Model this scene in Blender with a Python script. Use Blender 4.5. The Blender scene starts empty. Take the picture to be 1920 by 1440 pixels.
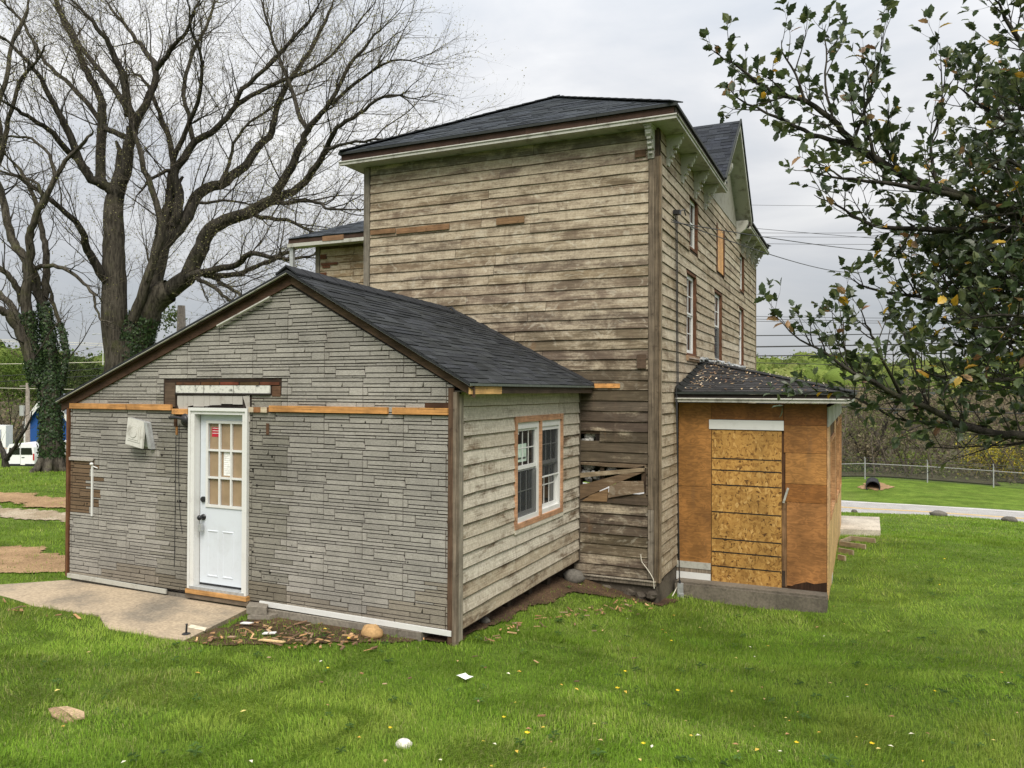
import bpy, math, random
import numpy as np
from mathutils import Vector, Matrix

SC = bpy.context.scene
COL = SC.collection
rnd = random.Random(11)

# ------------------------------------------------------------------ camera
FOC, CX, CY, CZ = 1449.31, 2.6122, -10.819, 2.6764
YAW, PITCH, ROLL = 0.4239, 0.0086, 0.0037
_F = np.array([-math.sin(YAW) * math.cos(PITCH), math.cos(YAW) * math.cos(PITCH), math.sin(PITCH)])
_R = np.array([math.cos(YAW), math.sin(YAW), 0.0])
_U = np.cross(_R, _F)
_R2 = _R * math.cos(ROLL) + _U * math.sin(ROLL)
_U2 = _U * math.cos(ROLL) - _R * math.sin(ROLL)
CAM = np.array([CX, CY, CZ])
cd = bpy.data.cameras.new('camera')
cd.sensor_width = 36.0
cd.lens = 36.0 * FOC / 1920.0
cd.clip_start = 0.05
cd.clip_end = 4000
cam = bpy.data.objects.new('camera', cd)
COL.objects.link(cam)
cam.matrix_world = Matrix(((_R2[0], _U2[0], -_F[0], CX), (_R2[1], _U2[1], -_F[1], CY),
                           (_R2[2], _U2[2], -_F[2], CZ), (0, 0, 0, 1)))
SC.camera = cam

# ------------------------------------------------------------------ sky, sun, exposure
SUN_EL, SUN_AZ = math.radians(52), math.radians(150)     # azimuth clockwise from +Y
world = bpy.data.worlds.new('World')
SC.world = world
world.use_nodes = True
wt = world.node_tree
wt.nodes.clear()
wn, wl = wt.nodes.new, wt.links.new
w_out = wn('ShaderNodeOutputWorld')
w_bg = wn('ShaderNodeBackground')
w_bg.inputs['Strength'].default_value = 0.1
w_sky = wn('ShaderNodeTexSky')
w_sky.sky_type = 'NISHITA'
w_sky.sun_disc = False
w_sky.sun_elevation = SUN_EL
w_sky.sun_rotation = SUN_AZ
w_tc = wn('ShaderNodeTexCoord')
w_map = wn('ShaderNodeMapping')
w_map.inputs['Scale'].default_value = (1.0, 1.0, 3.2)
wl(w_tc.outputs['Generated'], w_map.inputs['Vector'])
w_n1 = wn('ShaderNodeTexNoise')
w_n1.inputs['Scale'].default_value = 2.5
w_n1.inputs['Detail'].default_value = 7
w_n1.inputs['Roughness'].default_value = 0.52
w_n1.inputs['Distortion'].default_value = 0.35
wl(w_map.outputs['Vector'], w_n1.inputs['Vector'])
w_rp = wn('ShaderNodeValToRGB')
w_rp.color_ramp.elements[0].position = 0.30
w_rp.color_ramp.elements[0].color = (0.57, 0.605, 0.655, 1)
w_rp.color_ramp.elements[1].position = 0.66
w_rp.color_ramp.elements[1].color = (0.93, 0.925, 0.915, 1)
e = w_rp.color_ramp.elements.new(0.48)
e.color = (0.71, 0.722, 0.745, 1)
wl(w_n1.outputs['Fac'], w_rp.inputs['Fac'])
w_sc = wn('ShaderNodeVectorMath')
w_sc.operation = 'SCALE'
w_sc.inputs['Scale'].default_value = 5.3
wl(w_rp.outputs['Color'], w_sc.inputs[0])
# overcast skies are brighter overhead than at the horizon
w_sep = wn('ShaderNodeSeparateXYZ')
wl(w_tc.outputs['Generated'], w_sep.inputs[0])
w_mr = wn('ShaderNodeMapRange')
w_mr.inputs['From Min'].default_value = 0.0
w_mr.inputs['From Max'].default_value = 1.0
w_mr.inputs['To Min'].default_value = 0.68
w_mr.inputs['To Max'].default_value = 2.3
wl(w_sep.outputs['Z'], w_mr.inputs['Value'])
w_sc2 = wn('ShaderNodeVectorMath')
w_sc2.operation = 'SCALE'
wl(w_sc.outputs[0], w_sc2.inputs[0])
wl(w_mr.outputs['Result'], w_sc2.inputs['Scale'])
w_mix = wn('ShaderNodeMix')
w_mix.data_type = 'RGBA'
w_mix.inputs[0].default_value = 0.95
wl(w_sky.outputs['Color'], w_mix.inputs[6])
wl(w_sc2.outputs[0], w_mix.inputs[7])
wl(w_mix.outputs[2], w_bg.inputs['Color'])
wl(w_bg.outputs[0], w_out.inputs['Surface'])

sd = bpy.data.lights.new('sun', 'SUN')
sd.energy = 2.2
sd.angle = math.radians(35)
sd.color = (1.0, 0.94, 0.84)
sun = bpy.data.objects.new('sun', sd)
COL.objects.link(sun)
_sd = Vector((math.sin(SUN_AZ) * math.cos(SUN_EL), math.cos(SUN_AZ) * math.cos(SUN_EL), math.sin(SUN_EL)))
sun.rotation_euler = _sd.to_track_quat('Z', 'Y').to_euler()
sun.location = (0, -20, 40)
SC.view_settings.view_transform = 'Standard'
SC.view_settings.look = 'None'
SC.view_settings.gamma = 1.0
SC.view_settings.use_curve_mapping = False
SC.view_settings.exposure = 0.85


# ------------------------------------------------------------------ helpers: points
def ray(px, py):
    return _F + _R2 * (px - 960) / FOC - _U2 * (py - 720) / FOC


def at(px, py, t):
    p = CAM + ray(px, py) * t
    return (p[0], p[1], p[2])


def on_x(px, py, x):
    d = ray(px, py)
    p = CAM + d * ((x - CX) / d[0])
    return (p[0], p[1], p[2])


def on_z(px, py, z):
    d = ray(px, py)
    p = CAM + d * ((z - CZ) / d[2])
    return (p[0], p[1])


def on_y(px, py, y):
    d = ray(px, py)
    p = CAM + d * ((y - CY) / d[1])
    return (p[0], p[1], p[2])


# ------------------------------------------------------------------ helpers: meshes
class MB:
    def __init__(self):
        self.v, self.f, self.c = [], [], []
        self.col = (1, 1, 1, 1)

    def face(self, pts, col=None):
        n = len(self.v)
        self.v.extend(pts)
        self.f.append(tuple(range(n, n + len(pts))))
        self.c.append(col or self.col)

    def hexa(self, a, b, col=None, under=None):
        """a: four points of one end, b: the matching four of the other."""
        n = len(self.v)
        self.v.extend(a)
        self.v.extend(b)
        c = col or self.col
        for q in ((0, 1, 2, 3), (4, 5, 6, 7), (0, 1, 5, 4), (1, 2, 6, 5), (2, 3, 7, 6), (3, 0, 4, 7)):
            self.f.append(tuple(n + i for i in q))
            self.c.append(c)

    def box(self, x0, y0, z0, x1, y1, z1, col=None):
        self.hexa([(x0, y0, z0), (x1, y0, z0), (x1, y1, z0), (x0, y1, z0)],
                  [(x0, y0, z1), (x1, y0, z1), (x1, y1, z1), (x0, y1, z1)], col)

    def bar(self, p, q, w, h, up=(0, 0, 1), col=None):
        p, q = Vector(p), Vector(q)
        d = (q - p).normalized()
        s = d.cross(Vector(up))
        if s.length < 1e-4:
            s = d.cross(Vector((1, 0, 0)))
        s.normalize()
        t = s.cross(d)
        s, t = s * w / 2, t * h / 2
        self.hexa([tuple(p - s - t), tuple(p + s - t), tuple(p + s + t), tuple(p - s + t)],
                  [tuple(q - s - t), tuple(q + s - t), tuple(q + s + t), tuple(q - s + t)], col)

    def prism(self, poly, fr, d0, d1, col=None):
        """poly in (u, z) of a wall frame, extruded from depth d0 to d1."""
        n = len(self.v)
        k = len(poly)
        c = col or self.col
        self.v.extend([fr(u, z, d0) for u, z in poly])
        self.v.extend([fr(u, z, d1) for u, z in poly])
        self.f.append(tuple(range(n, n + k)))
        self.f.append(tuple(range(n + k, n + 2 * k)))
        self.c += [c, c]
        for i in range(k):
            j = (i + 1) % k
            self.f.append((n + i, n + j, n + k + j, n + k + i))
            self.c.append(c)

    def wbox(self, fr, u0, z0, u1, z1, d0, d1, col=None):
        self.prism([(u0, z0), (u1, z0), (u1, z1), (u0, z1)], fr, d0, d1, col)

    def chunk(self, fr, q, d0, d1, ins, col=None):
        """like slab, for any outline"""
        k = len(q)
        cu, cz = sum(p[0] for p in q) / k, sum(p[1] for p in q) / k
        n = len(self.v)
        self.v.extend([fr(u, z, d0) for u, z in q])
        for u, z in q:
            l = math.hypot(u - cu, z - cz) or 1
            s = min(ins * 1.4, l * .4)
            self.v.append(fr(u - (u - cu) / l * s, z - (z - cz) / l * s, d1))
        c = col or self.col
        self.f.append(tuple(n + k + i for i in range(k)))
        self.c.append(c)
        for i in range(k):
            j = (i + 1) % k
            self.f.append((n + i, n + j, n + k + j, n + k + i))
            self.c.append(c)

    def slab(self, fr, q, d0, d1, ins, col=None):
        """four (u,z) corners, back at d0, front at d1 shrunk by ins: a stone with worn edges"""
        cu = sum(p[0] for p in q) / 4
        cz = sum(p[1] for p in q) / 4
        n = len(self.v)
        self.v.extend([fr(u, z, d0) for u, z in q])
        self.v.extend([fr(u + (ins if u < cu else -ins), z + (ins if z < cz else -ins), d1) for u, z in q])
        c = col or self.col
        for f in ((4, 5, 6, 7), (0, 1, 5, 4), (1, 2, 6, 5), (2, 3, 7, 6), (3, 0, 4, 7)):
            self.f.append(tuple(n + i for i in f))
            self.c.append(c)

    def tube(self, pts, rads, n=6, col=None, cap=False):
        c = col or self.col
        k = len(pts)
        base = len(self.v)
        px, py, pz = 0.31, 0.87, 0.39
        for i in range(k):
            a = pts[max(i - 1, 0)]
            b = pts[min(i + 1, k - 1)]
            dx, dy, dz = b[0] - a[0], b[1] - a[1], b[2] - a[2]
            l = math.sqrt(dx * dx + dy * dy + dz * dz) or 1e-9
            dx, dy, dz = dx / l, dy / l, dz / l
            o = px * dx + py * dy + pz * dz
            sx, sy, sz = px - o * dx, py - o * dy, pz - o * dz
            l = math.sqrt(sx * sx + sy * sy + sz * sz)
            if l < 1e-4:
                sx, sy, sz = -dy, dx, 0.01
                l = math.sqrt(sx * sx + sy * sy + sz * sz) or 1
            sx, sy, sz = sx / l, sy / l, sz / l
            px, py, pz = sx, sy, sz
            tx, ty, tz = dy * sz - dz * sy, dz * sx - dx * sz, dx * sy - dy * sx
            r = rads[i]
            p = pts[i]
            for j in range(n):
                ca, sa = _CS[n][j]
                ca *= r
                sa *= r
                self.v.append((p[0] + sx * ca + tx * sa, p[1] + sy * ca + ty * sa, p[2] + sz * ca + tz * sa))
        for i in range(k - 1):
            o = base + i * n
            for j in range(n):
                j2 = (j + 1) % n
                self.f.append((o + j, o + j2, o + n + j2, o + n + j))
                self.c.append(c)
        if cap:
            self.f.append(tuple(base + j for j in range(n)))
            self.f.append(tuple(base + (k - 1) * n + j for j in range(n)))
            self.c += [c, c]

    def ball(self, c0, rx, ry, rz, nu=10, nv=6, jit=0.0, seed=0, col=None):
        r = random.Random(seed)
        base = len(self.v)
        c = col or self.col
        for i in range(nv + 1):
            th = math.pi * i / nv
            for j in range(nu):
                ph = 2 * math.pi * j / nu
                k = 1 + r.uniform(-jit, jit) if 0 < i < nv else 1
                self.v.append((c0[0] + rx * k * math.sin(th) * math.cos(ph), c0[1] + ry * k * math.sin(th) * math.sin(ph),
                               c0[2] + rz * k * math.cos(th)))
        for i in range(nv):
            for j in range(nu):
                j2 = (j + 1) % nu
                self.f.append((base + i * nu + j, base + i * nu + j2, base + (i + 1) * nu + j2, base + (i + 1) * nu + j))
                self.c.append(c)

    def mesh(self, name, mat, smooth=False):
        me = bpy.data.meshes.new(name)
        me.from_pydata(self.v, [], self.f)
        if mat:
            me.materials.append(mat)
        at_ = me.color_attributes.new('Col', 'FLOAT_COLOR', 'CORNER')
        lt = np.zeros(len(me.polygons), np.int32)
        me.polygons.foreach_get('loop_total', lt)
        cc = np.array(self.c, np.float32).reshape(-1, 4)
        at_.data.foreach_set('color', np.repeat(cc, lt, axis=0).ravel())
        if smooth:
            me.polygons.foreach_set('use_smooth', np.ones(len(me.polygons), bool))
        me.update()
        return me

    def build(self, name, mat, parent=None, smooth=False, label=None, kind=None):
        return link(name, self.mesh(name, mat, smooth), parent, label, kind)


_CS = {n: [(math.cos(2 * math.pi * j / n), math.sin(2 * math.pi * j / n)) for j in range(n)] for n in range(3, 33)}


def link(name, me, parent=None, label=None, kind=None):
    o = bpy.data.objects.new(name, me)
    COL.objects.link(o)
    if parent is not None:
        o.parent = parent
        loc = Vector(parent.location)          # parts sit at the origin, things at their base
        o.matrix_parent_inverse = Matrix.Translation(-loc)
    if label:
        o['label'] = label
    if kind:
        o['kind'] = kind
    return o


def thing(name, label, cat, loc=(0, 0, 0), group=None):
    o = bpy.data.objects.new(name, None)
    o.empty_display_size = 0.2
    COL.objects.link(o)
    o.location = loc
    tag(o, label, cat, group)
    return o


def tag(o, label, cat, group=None):
    o['label'] = label
    o['category'] = cat
    if group:
        o['group'] = group
    return o


def np_mesh(name, verts, faces_flat, loop_total, mat, cols_vert=None, smooth=False):
    me = bpy.data.meshes.new(name)
    nv, nl, nf = len(verts), len(faces_flat), len(loop_total)
    me.vertices.add(nv)
    me.vertices.foreach_set('co', np.asarray(verts, np.float32).ravel())
    me.loops.add(nl)
    me.loops.foreach_set('vertex_index', np.asarray(faces_flat, np.int32))
    me.polygons.add(nf)
    ls = np.concatenate([[0], np.cumsum(loop_total)[:-1]]).astype(np.int32)
    me.polygons.foreach_set('loop_start', ls)
    me.polygons.foreach_set('loop_total', np.asarray(loop_total, np.int32))
    if cols_vert is not None:
        a = me.color_attributes.new('Col', 'FLOAT_COLOR', 'POINT')
        a.data.foreach_set('color', np.asarray(cols_vert, np.float32).ravel())
    if smooth:
        me.polygons.foreach_set('use_smooth', np.ones(nf, bool))
    if mat:
        me.materials.append(mat)
    me.update(calc_edges=True)
    return me


# ------------------------------------------------------------------ helpers: materials
class G:
    def __init__(self, name):
        self.m = bpy.data.materials.new(name)
        self.m.use_nodes = True
        self.t = self.m.node_tree
        self.b = self.t.nodes['Principled BSDF']
        self.out = self.t.nodes['Material Output']
        self.geo = self.n('ShaderNodeNewGeometry')
        self.pos = self.geo.outputs['Position']

    def n(self, ty):
        return self.t.nodes.new(ty)

    def l(self, a, b):
        self.t.links.new(a, b)

    def setv(self, sock, v):
        if hasattr(v, 'links'):
            self.l(v, sock)
        else:
            sock.default_value = v

    def attr(self):
        a = self.n('ShaderNodeAttribute')
        a.attribute_name = 'Col'
        return a.outputs['Color'], a.outputs['Alpha']

    def vec(self, s, src=None, off=None):
        m = self.n('ShaderNodeVectorMath')
        m.operation = 'MULTIPLY'
        self.setv(m.inputs[0], src if src is not None else self.pos)
        m.inputs[1].default_value = s
        return m.outputs[0]

    def add(self, a, b):
        m = self.n('ShaderNodeVectorMath')
        m.operation = 'ADD'
        self.setv(m.inputs[0], a)
        self.setv(m.inputs[1], b)
        return m.outputs[0]

    def noise(self, v, scale=1, detail=4, rough=0.55, dist=0.0, col=False):
        m = self.n('ShaderNodeTexNoise')
        self.l(v, m.inputs['Vector'])
        m.inputs['Scale'].default_value = scale
        m.inputs['Detail'].default_value = detail
        m.inputs['Roughness'].default_value = rough
        m.inputs['Distortion'].default_value = dist
        return m.outputs['Color'] if col else m.outputs['Fac']

    def vor(self, v, scale=1, feature='F1', rnd_=1.0, out='Distance'):
        m = self.n('ShaderNodeTexVoronoi')
        m.feature = feature
        self.l(v, m.inputs['Vector'])
        m.inputs['Scale'].default_value = scale
        m.inputs['Randomness'].default_value = rnd_
        return m.outputs[out]

    def ma(self, op, a, b=0.0, c=0.0, clamp=False):
        m = self.n('ShaderNodeMath')
        m.operation = op
        m.use_clamp = clamp
        self.setv(m.inputs[0], a)
        self.setv(m.inputs[1], b)
        self.setv(m.inputs[2], c)
        return m.outputs[0]

    def rng(self, x, a, b, c=0.0, d=1.0, smooth=True):
        m = self.n('ShaderNodeMapRange')
        m.interpolation_type = 'SMOOTHSTEP' if smooth else 'LINEAR'
        self.setv(m.inputs['Value'], x)
        for k, v in zip(('From Min', 'From Max', 'To Min', 'To Max'), (a, b, c, d)):
            self.setv(m.inputs[k], v)
        return m.outputs['Result']

    def mix(self, f, a, b, mode='MIX'):
        m = self.n('ShaderNodeMix')
        m.data_type = 'RGBA'
        m.blend_type = mode
        self.setv(m.inputs[0], f)
        for s, v in ((m.inputs[6], a), (m.inputs[7], b)):
            if hasattr(v, 'links'):
                self.l(v, s)
            elif isinstance(v, (int, float)):
                s.default_value = (v, v, v, 1)
            else:
                s.default_value = tuple(v)[:3] + (1,)
        return m.outputs[2]

    def scale(self, c, f):
        m = self.n('ShaderNodeVectorMath')
        m.operation = 'SCALE'
        self.setv(m.inputs[0], c)
        self.setv(m.inputs['Scale'], f)
        return m.outputs[0]

    def bump(self, h, strength=0.4, dist=0.01):
        m = self.n('ShaderNodeBump')
        m.inputs['Strength'].default_value = strength
        m.inputs['Distance'].default_value = dist
        self.l(h, m.inputs['Height'])
        self.l(m.outputs[0], self.b.inputs['Normal'])

    def done(self, color, rough=0.8, spec=0.3):
        if hasattr(color, 'links'):
            self.l(color, self.b.inputs['Base Color'])
        else:
            self.b.inputs['Base Color'].default_value = tuple(color)[:3] + (1,)
        self.setv(self.b.inputs['Roughness'], rough)
        self.b.inputs['Specular IOR Level'].default_value = spec
        return self.m


def m_siding():
    """weathered clapboard: grey-brown bare wood, worn cream paint, rain streaks, rust"""
    g = G('weathered_siding')
    c, a = g.attr()
    oi = g.n('ShaderNodeObjectInfo')
    off = g.n('ShaderNodeCombineXYZ')
    g.l(g.ma('MULTIPLY', oi.outputs['Random'], 57.0), off.inputs[0])
    g.l(g.ma('MULTIPLY', oi.outputs['Random'], 91.0), off.inputs[1])
    own = g.add(g.pos, off.outputs[0])               # every board has its own grain and wear
    grain = g.noise(g.vec((2.0, 2.0, 85), own), 1, 6, 0.68)
    wide = g.noise(g.vec((0.75, 0.75, 4.5), own), 1.3, 6, 0.64, 0.5)
    blot = g.noise(g.vec((1.0, 1.0, 1.7)), 2.6, 7, 0.66, 0.5)
    fine = g.noise(g.pos, 34, 5, 0.65)
    streak = g.noise(g.vec((9, 9, 0.7)), 1, 4, 0.6)
    knots = g.vor(g.vec((2.3, 2.3, 7.0)), 1.0)
    p = g.ma('MULTIPLY_ADD', g.ma('SUBTRACT', wide, 0.5), 2.1, a)
    p = g.ma('MULTIPLY_ADD', g.ma('SUBTRACT', blot, 0.5), 1.3, p)
    p = g.ma('MULTIPLY_ADD', g.ma('SUBTRACT', grain, 0.5), 0.55, p)
    p = g.ma('MULTIPLY_ADD', g.ma('SUBTRACT', fine, 0.5), 0.35, p)
    paint = g.rng(p, 0.20, 0.82)
    bare = g.scale(c, g.rng(grain, 0.25, 0.75, 0.62, 1.3))
    bare = g.scale(bare, g.rng(blot, 0.3, 0.7, 0.8, 1.2))
    bare = g.mix(g.rng(knots, 0.02, 0.09, 0.7, 0.0), bare, (0.05, 0.032, 0.02))
    hue = g.rng(a, 0.60, 0.80)
    pc = g.mix(g.rng(fine, 0.3, 0.7), g.mix(hue, (0.368, 0.305, 0.218), (0.49, 0.44, 0.355)), g.mix(hue, (0.492, 0.420, 0.310), (0.70, 0.65, 0.55)))
    pc = g.scale(pc, g.rng(grain, 0.3, 0.7, 0.82, 1.1))
    col = g.mix(g.ma('MULTIPLY', paint, 0.85), bare, pc)
    col = g.mix(g.rng(streak, 0.52, 0.78, 0.0, 0.42), col, (0.115, 0.08, 0.055))
    swirl = g.noise(g.vec((1.0, 1.0, 1.6)), 3.4, 2, 0.5, 2.2)
    col = g.mix(g.ma('MULTIPLY', g.rng(swirl, 0.56, 0.68, 0.0, 0.26), g.rng(a, 0.1, 0.45)), col, (0.62, 0.58, 0.47))
    rust = g.noise(g.vec((5, 5, 2.0)), 1.1, 3, 0.5)
    col = g.mix(g.rng(rust, 0.66, 0.78, 0.0, 0.35), col, (0.17, 0.085, 0.035))
    dots = g.vor(g.vec((7.0, 7.0, 13.0)), 1.0)
    col = g.mix(g.rng(dots, 0.03, 0.075, 0.6, 0.0), col, (0.03, 0.022, 0.016))
    g.bump(g.ma('ADD', grain, g.ma('MULTIPLY', paint, 0.4)), 0.55, 0.006)
    return g.done(col, 0.85, 0.2)


def m_wood(name='old_timber', gs=(60, 60, 3), dark=0.5):
    """bare lumber; grain direction set by gs; colour comes with the piece"""
    g = G(name)
    c, a = g.attr()
    grain = g.noise(g.vec(gs), 1, 5, 0.65)
    blot = g.noise(g.pos, 5, 5, 0.6)
    fine = g.noise(g.pos, 40, 3, 0.6)
    col = g.scale(c, g.rng(grain, 0.25, 0.75, 1 - dark, 1 + dark * 0.7))
    col = g.scale(col, g.rng(blot, 0.25, 0.75, 0.7, 1.25))
    col = g.mix(g.rng(g.noise(g.pos, 11, 4), 0.62, 0.72, 0, 0.5), col, (0.035, 0.022, 0.015))
    g.bump(g.ma('ADD', grain, g.ma('MULTIPLY', fine, 0.5)), 0.45, 0.004)
    return g.done(col, 0.85, 0.2)


def m_stone():
    g = G('faux_stone')
    c, a = g.attr()
    comb = g.noise(g.vec((26, 26, 300)), 1, 4, 0.65)
    peck = g.noise(g.pos, 130, 3, 0.6)
    blot = g.noise(g.pos, 2.2, 6, 0.62)
    stain = g.noise(g.vec((2.6, 2.6, 0.5)), 1, 5, 0.62)
    col = g.scale(c, g.rng(comb, 0.3, 0.7, 0.74, 1.12))
    col = g.scale(col, g.rng(peck, 0.3, 0.7, 0.82, 1.14))
    col = g.scale(col, g.rng(blot, 0.25, 0.75, 0.84, 1.12))
    col = g.mix(g.rng(stain, 0.58, 0.78, 0, 0.5), col, (0.11, 0.085, 0.06))
    g.bump(g.ma('ADD', comb, g.ma('MULTIPLY', peck, 0.8)), 0.7, 0.006)
    return g.done(col, 0.9, 0.15)


def m_shingle():
    g = G('asphalt_shingle')
    c, a = g.attr()
    gr = g.noise(g.pos, 260, 2, 0.7)
    bl = g.noise(g.pos, 2.5, 4, 0.6)
    col = g.scale(c, g.rng(gr, 0.3, 0.7, 0.55, 1.5))
    col = g.scale(col, g.rng(bl, 0.3, 0.7, 0.85, 1.15))
    g.bump(gr, 0.5, 0.004)
    return g.done(g.scale(col, 0.8), 0.95, 0.12)


def m_paint(name, col, rough=0.45, dirt=0.3, dcol=(0.16, 0.13, 0.1), spec=0.4, dscale=6.0):
    g = G(name)
    d = g.noise(g.pos, dscale, 6, 0.65)
    f = g.noise(g.pos, dscale * 9, 3, 0.6)
    c = g.mix(g.rng(d, 0.48, 0.75, 0.0, dirt), col, dcol)
    c = g.mix(g.rng(f, 0.55, 0.75, 0.0, dirt * 0.4), c, dcol)
    g.bump(f, 0.08, 0.003)
    return g.done(c, rough, spec)


def m_plywood():
    g = G('stained_plywood')
    c, a = g.attr()
    wob = g.scale(g.noise(g.vec((0.8, 0.8, 1.7)), 1.6, 3, 0.5, 0, True), 3.2)
    fig = g.noise(g.add(g.vec((0.35, 0.35, 2.6)), wob), 1.9, 3, 0.5)
    ring = g.ma('SINE', g.ma('MULTIPLY', fig, 38.0))
    grain = g.noise(g.vec((4, 4, 150)), 1, 5, 0.65)
    blot = g.noise(g.vec((1.0, 1.0, 0.7)), 2.4, 6, 0.62)
    col = g.scale(c, g.rng(ring, -1, 1, 0.83, 1.13))
    col = g.scale(col, g.rng(grain, 0.3, 0.7, 0.8, 1.17))
    col = g.scale(col, g.rng(blot, 0.3, 0.7, 0.72, 1.22))
    knots = g.vor(g.vec((1.7, 1.7, 2.6)), 1.0)
    col = g.mix(g.rng(knots, 0.025, 0.07, 0.8, 0.0), col, (0.05, 0.018, 0.006))
    col = g.mix(g.rng(g.noise(g.pos, 1.3, 5, 0.6), 0.52, 0.75, 0, 0.4), col, (0.10, 0.045, 0.018))
    col = g.mix(g.rng(g.noise(g.vec((6, 6, 0.8)), 1, 4, 0.6), 0.56, 0.78, 0, 0.35), col, (0.15, 0.09, 0.05))
    g.bump(g.ma('ADD', grain, g.ma('MULTIPLY', ring, 0.15)), 0.25, 0.003)
    return g.done(col, 0.6, 0.3)


def m_osb():
    g = G('strand_board')
    acc = None
    wob = g.scale(g.noise(g.pos, 9, 2, 0.5, 0, True), 0.12)
    for i, (sx, sz, r) in enumerate(((60, 22, 0.5), (26, 64, 1.1), (48, 30, -0.7))):
        mp = g.n('ShaderNodeMapping')
        mp.inputs['Rotation'].default_value = (0, r, 0)
        mp.inputs['Scale'].default_value = (sx, 1, sz)
        g.l(g.add(g.pos, wob), mp.inputs['Vector'])
        cc = g.vor(mp.outputs[0], 0.72, out='Color')
        sp = g.n('ShaderNodeSeparateColor')
        g.l(cc, sp.inputs[0])
        acc = sp.outputs[0] if acc is None else g.ma('MAXIMUM', g.ma('MULTIPLY', acc, 0.92), g.ma('MULTIPLY', sp.outputs[1], 0.95))
    fib = g.noise(g.vec((90, 90, 30)), 1, 3, 0.6)
    k = g.ma('MULTIPLY_ADD', fib, 0.35, g.ma('MULTIPLY', acc, 0.75))
    r = g.n('ShaderNodeValToRGB')
    el = r.color_ramp.elements
    el[0].position, el[0].color = 0.36, (0.10, 0.045, 0.012, 1)
    el[1].position, el[1].color = 1.0, (0.66, 0.43, 0.17, 1)
    x = el.new(0.55)
    x.color = (0.29, 0.145, 0.035, 1)
    x = el.new(0.82)
    x.color = (0.43, 0.24, 0.064, 1)
    g.l(k, r.inputs[0])
    col = g.scale(r.outputs[0], g.rng(g.noise(g.pos, 2.2, 4), 0.3, 0.7, 0.8, 1.12))
    g.bump(acc, 0.35, 0.004)
    return g.done(col, 0.65, 0.3)


def m_concrete(name, a=(0.30, 0.265, 0.21), b=(0.19, 0.165, 0.13)):
    g = G(name)
    n1 = g.noise(g.pos, 1.1, 7, 0.65)
    n2 = g.noise(g.pos, 30, 4, 0.6)
    col = g.mix(g.rng(n1, 0.38, 0.66), a, b)
    col = g.scale(col, g.rng(n2, 0.3, 0.7, 0.78, 1.15))
    crack = g.vor(g.add(g.vec((0.55, 0.55, 0.55)), g.scale(g.noise(g.pos, 2.5, 4, 0.6, 0, True), 0.35)), 1.0, 'DISTANCE_TO_EDGE')
    col = g.mix(g.rng(crack, 0.0, 0.006, 0.45, 0.0), col, (0.05, 0.04, 0.03))
    g.bump(n2, 0.4, 0.006)
    return g.done(col, 0.9, 0.2)


def m_bark(name, a, b, moss=0.0):
    g = G(name)
    n1 = g.noise(g.vec((14, 14, 2.4)), 1, 6, 0.7)
    n2 = g.noise(g.pos, 1.2, 5, 0.6)
    col = g.mix(g.rng(n1, 0.35, 0.65), a, b)
    col = g.scale(col, g.rng(n2, 0.3, 0.7, 0.75, 1.2))
    if moss:
        col = g.mix(g.rng(g.noise(g.pos, 2.0, 6, 0.65), 0.5, 0.7, 0, moss), col, (0.075, 0.085, 0.025))
    g.bump(n1, 0.9, 0.05)
    return g.done(col, 0.95, 0.1)


def m_leaf(name, rough=0.5, trans=0.25, spec=0.4, var=0.35):
    g = G(name)
    c, a = g.attr()
    n = g.noise(g.pos, 30, 2)
    col = g.scale(c, g.rng(n, 0.3, 0.7, 1 - var, 1 + var))
    m = g.done(col, rough, spec)
    if trans:
        tr = g.n('ShaderNodeBsdfTranslucent')
        g.l(g.scale(col, 1.25), tr.inputs['Color'])
        mx = g.n('ShaderNodeMixShader')
        mx.inputs[0].default_value = trans
        g.l(g.b.outputs[0], mx.inputs[1])
        g.l(tr.outputs[0], mx.inputs[2])
        g.l(mx.outputs[0], g.out.inputs['Surface'])
    return m


def m_plain(name, col, rough=0.6, spec=0.4, metal=0.0, var=0.15, sc=20):
    g = G(name)
    n = g.noise(g.pos, sc, 4, 0.6)
    m = g.done(g.scale(g.mix(0.0, col, col), g.rng(n, 0.3, 0.7, 1 - var, 1 + var)), rough, spec)
    g.b.inputs['Metallic'].default_value = metal
    return m


def m_vcol(name, rough=0.7, spec=0.3, var=0.2, sc=15):
    g = G(name)
    c, a = g.attr()
    return g.done(g.scale(c, g.rng(g.noise(g.pos, sc, 4, 0.6), 0.3, 0.7, 1 - var, 1 + var)), rough, spec)


def m_glass():
    g = G('dark_window_glass')
    n = g.noise(g.pos, 1.6, 3, 0.5)
    g.bump(n, 0.06, 0.05)
    m = g.done((0.012, 0.014, 0.015), 0.04, 0.7)
    return m


def m_ground():
    g = G('lawn_soil')
    big = g.noise(g.pos, 0.35, 6, 0.6)
    mid = g.noise(g.pos, 2.3, 6, 0.65)
    fine = g.noise(g.pos, 45, 4, 0.7)
    col = g.mix(g.rng(mid, 0.3, 0.7), (0.088, 0.145, 0.020), (0.128, 0.19, 0.03))
    col = g.mix(g.rng(big, 0.5, 0.75, 0, 0.5), col, (0.11, 0.13, 0.035))
    mow = g.noise(g.vec((0.35, 1.6, 0.6)), 1.4, 6, 0.68)
    col = g.scale(col, g.rng(mow, 0.3, 0.7, 0.72, 1.3))
    col = g.scale(col, g.rng(fine, 0.3, 0.7, 0.6, 1.35))
    g.bump(g.ma('ADD', fine, mow), 0.9, 0.05)
    return g.done(col, 0.95, 0.1)


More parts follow.
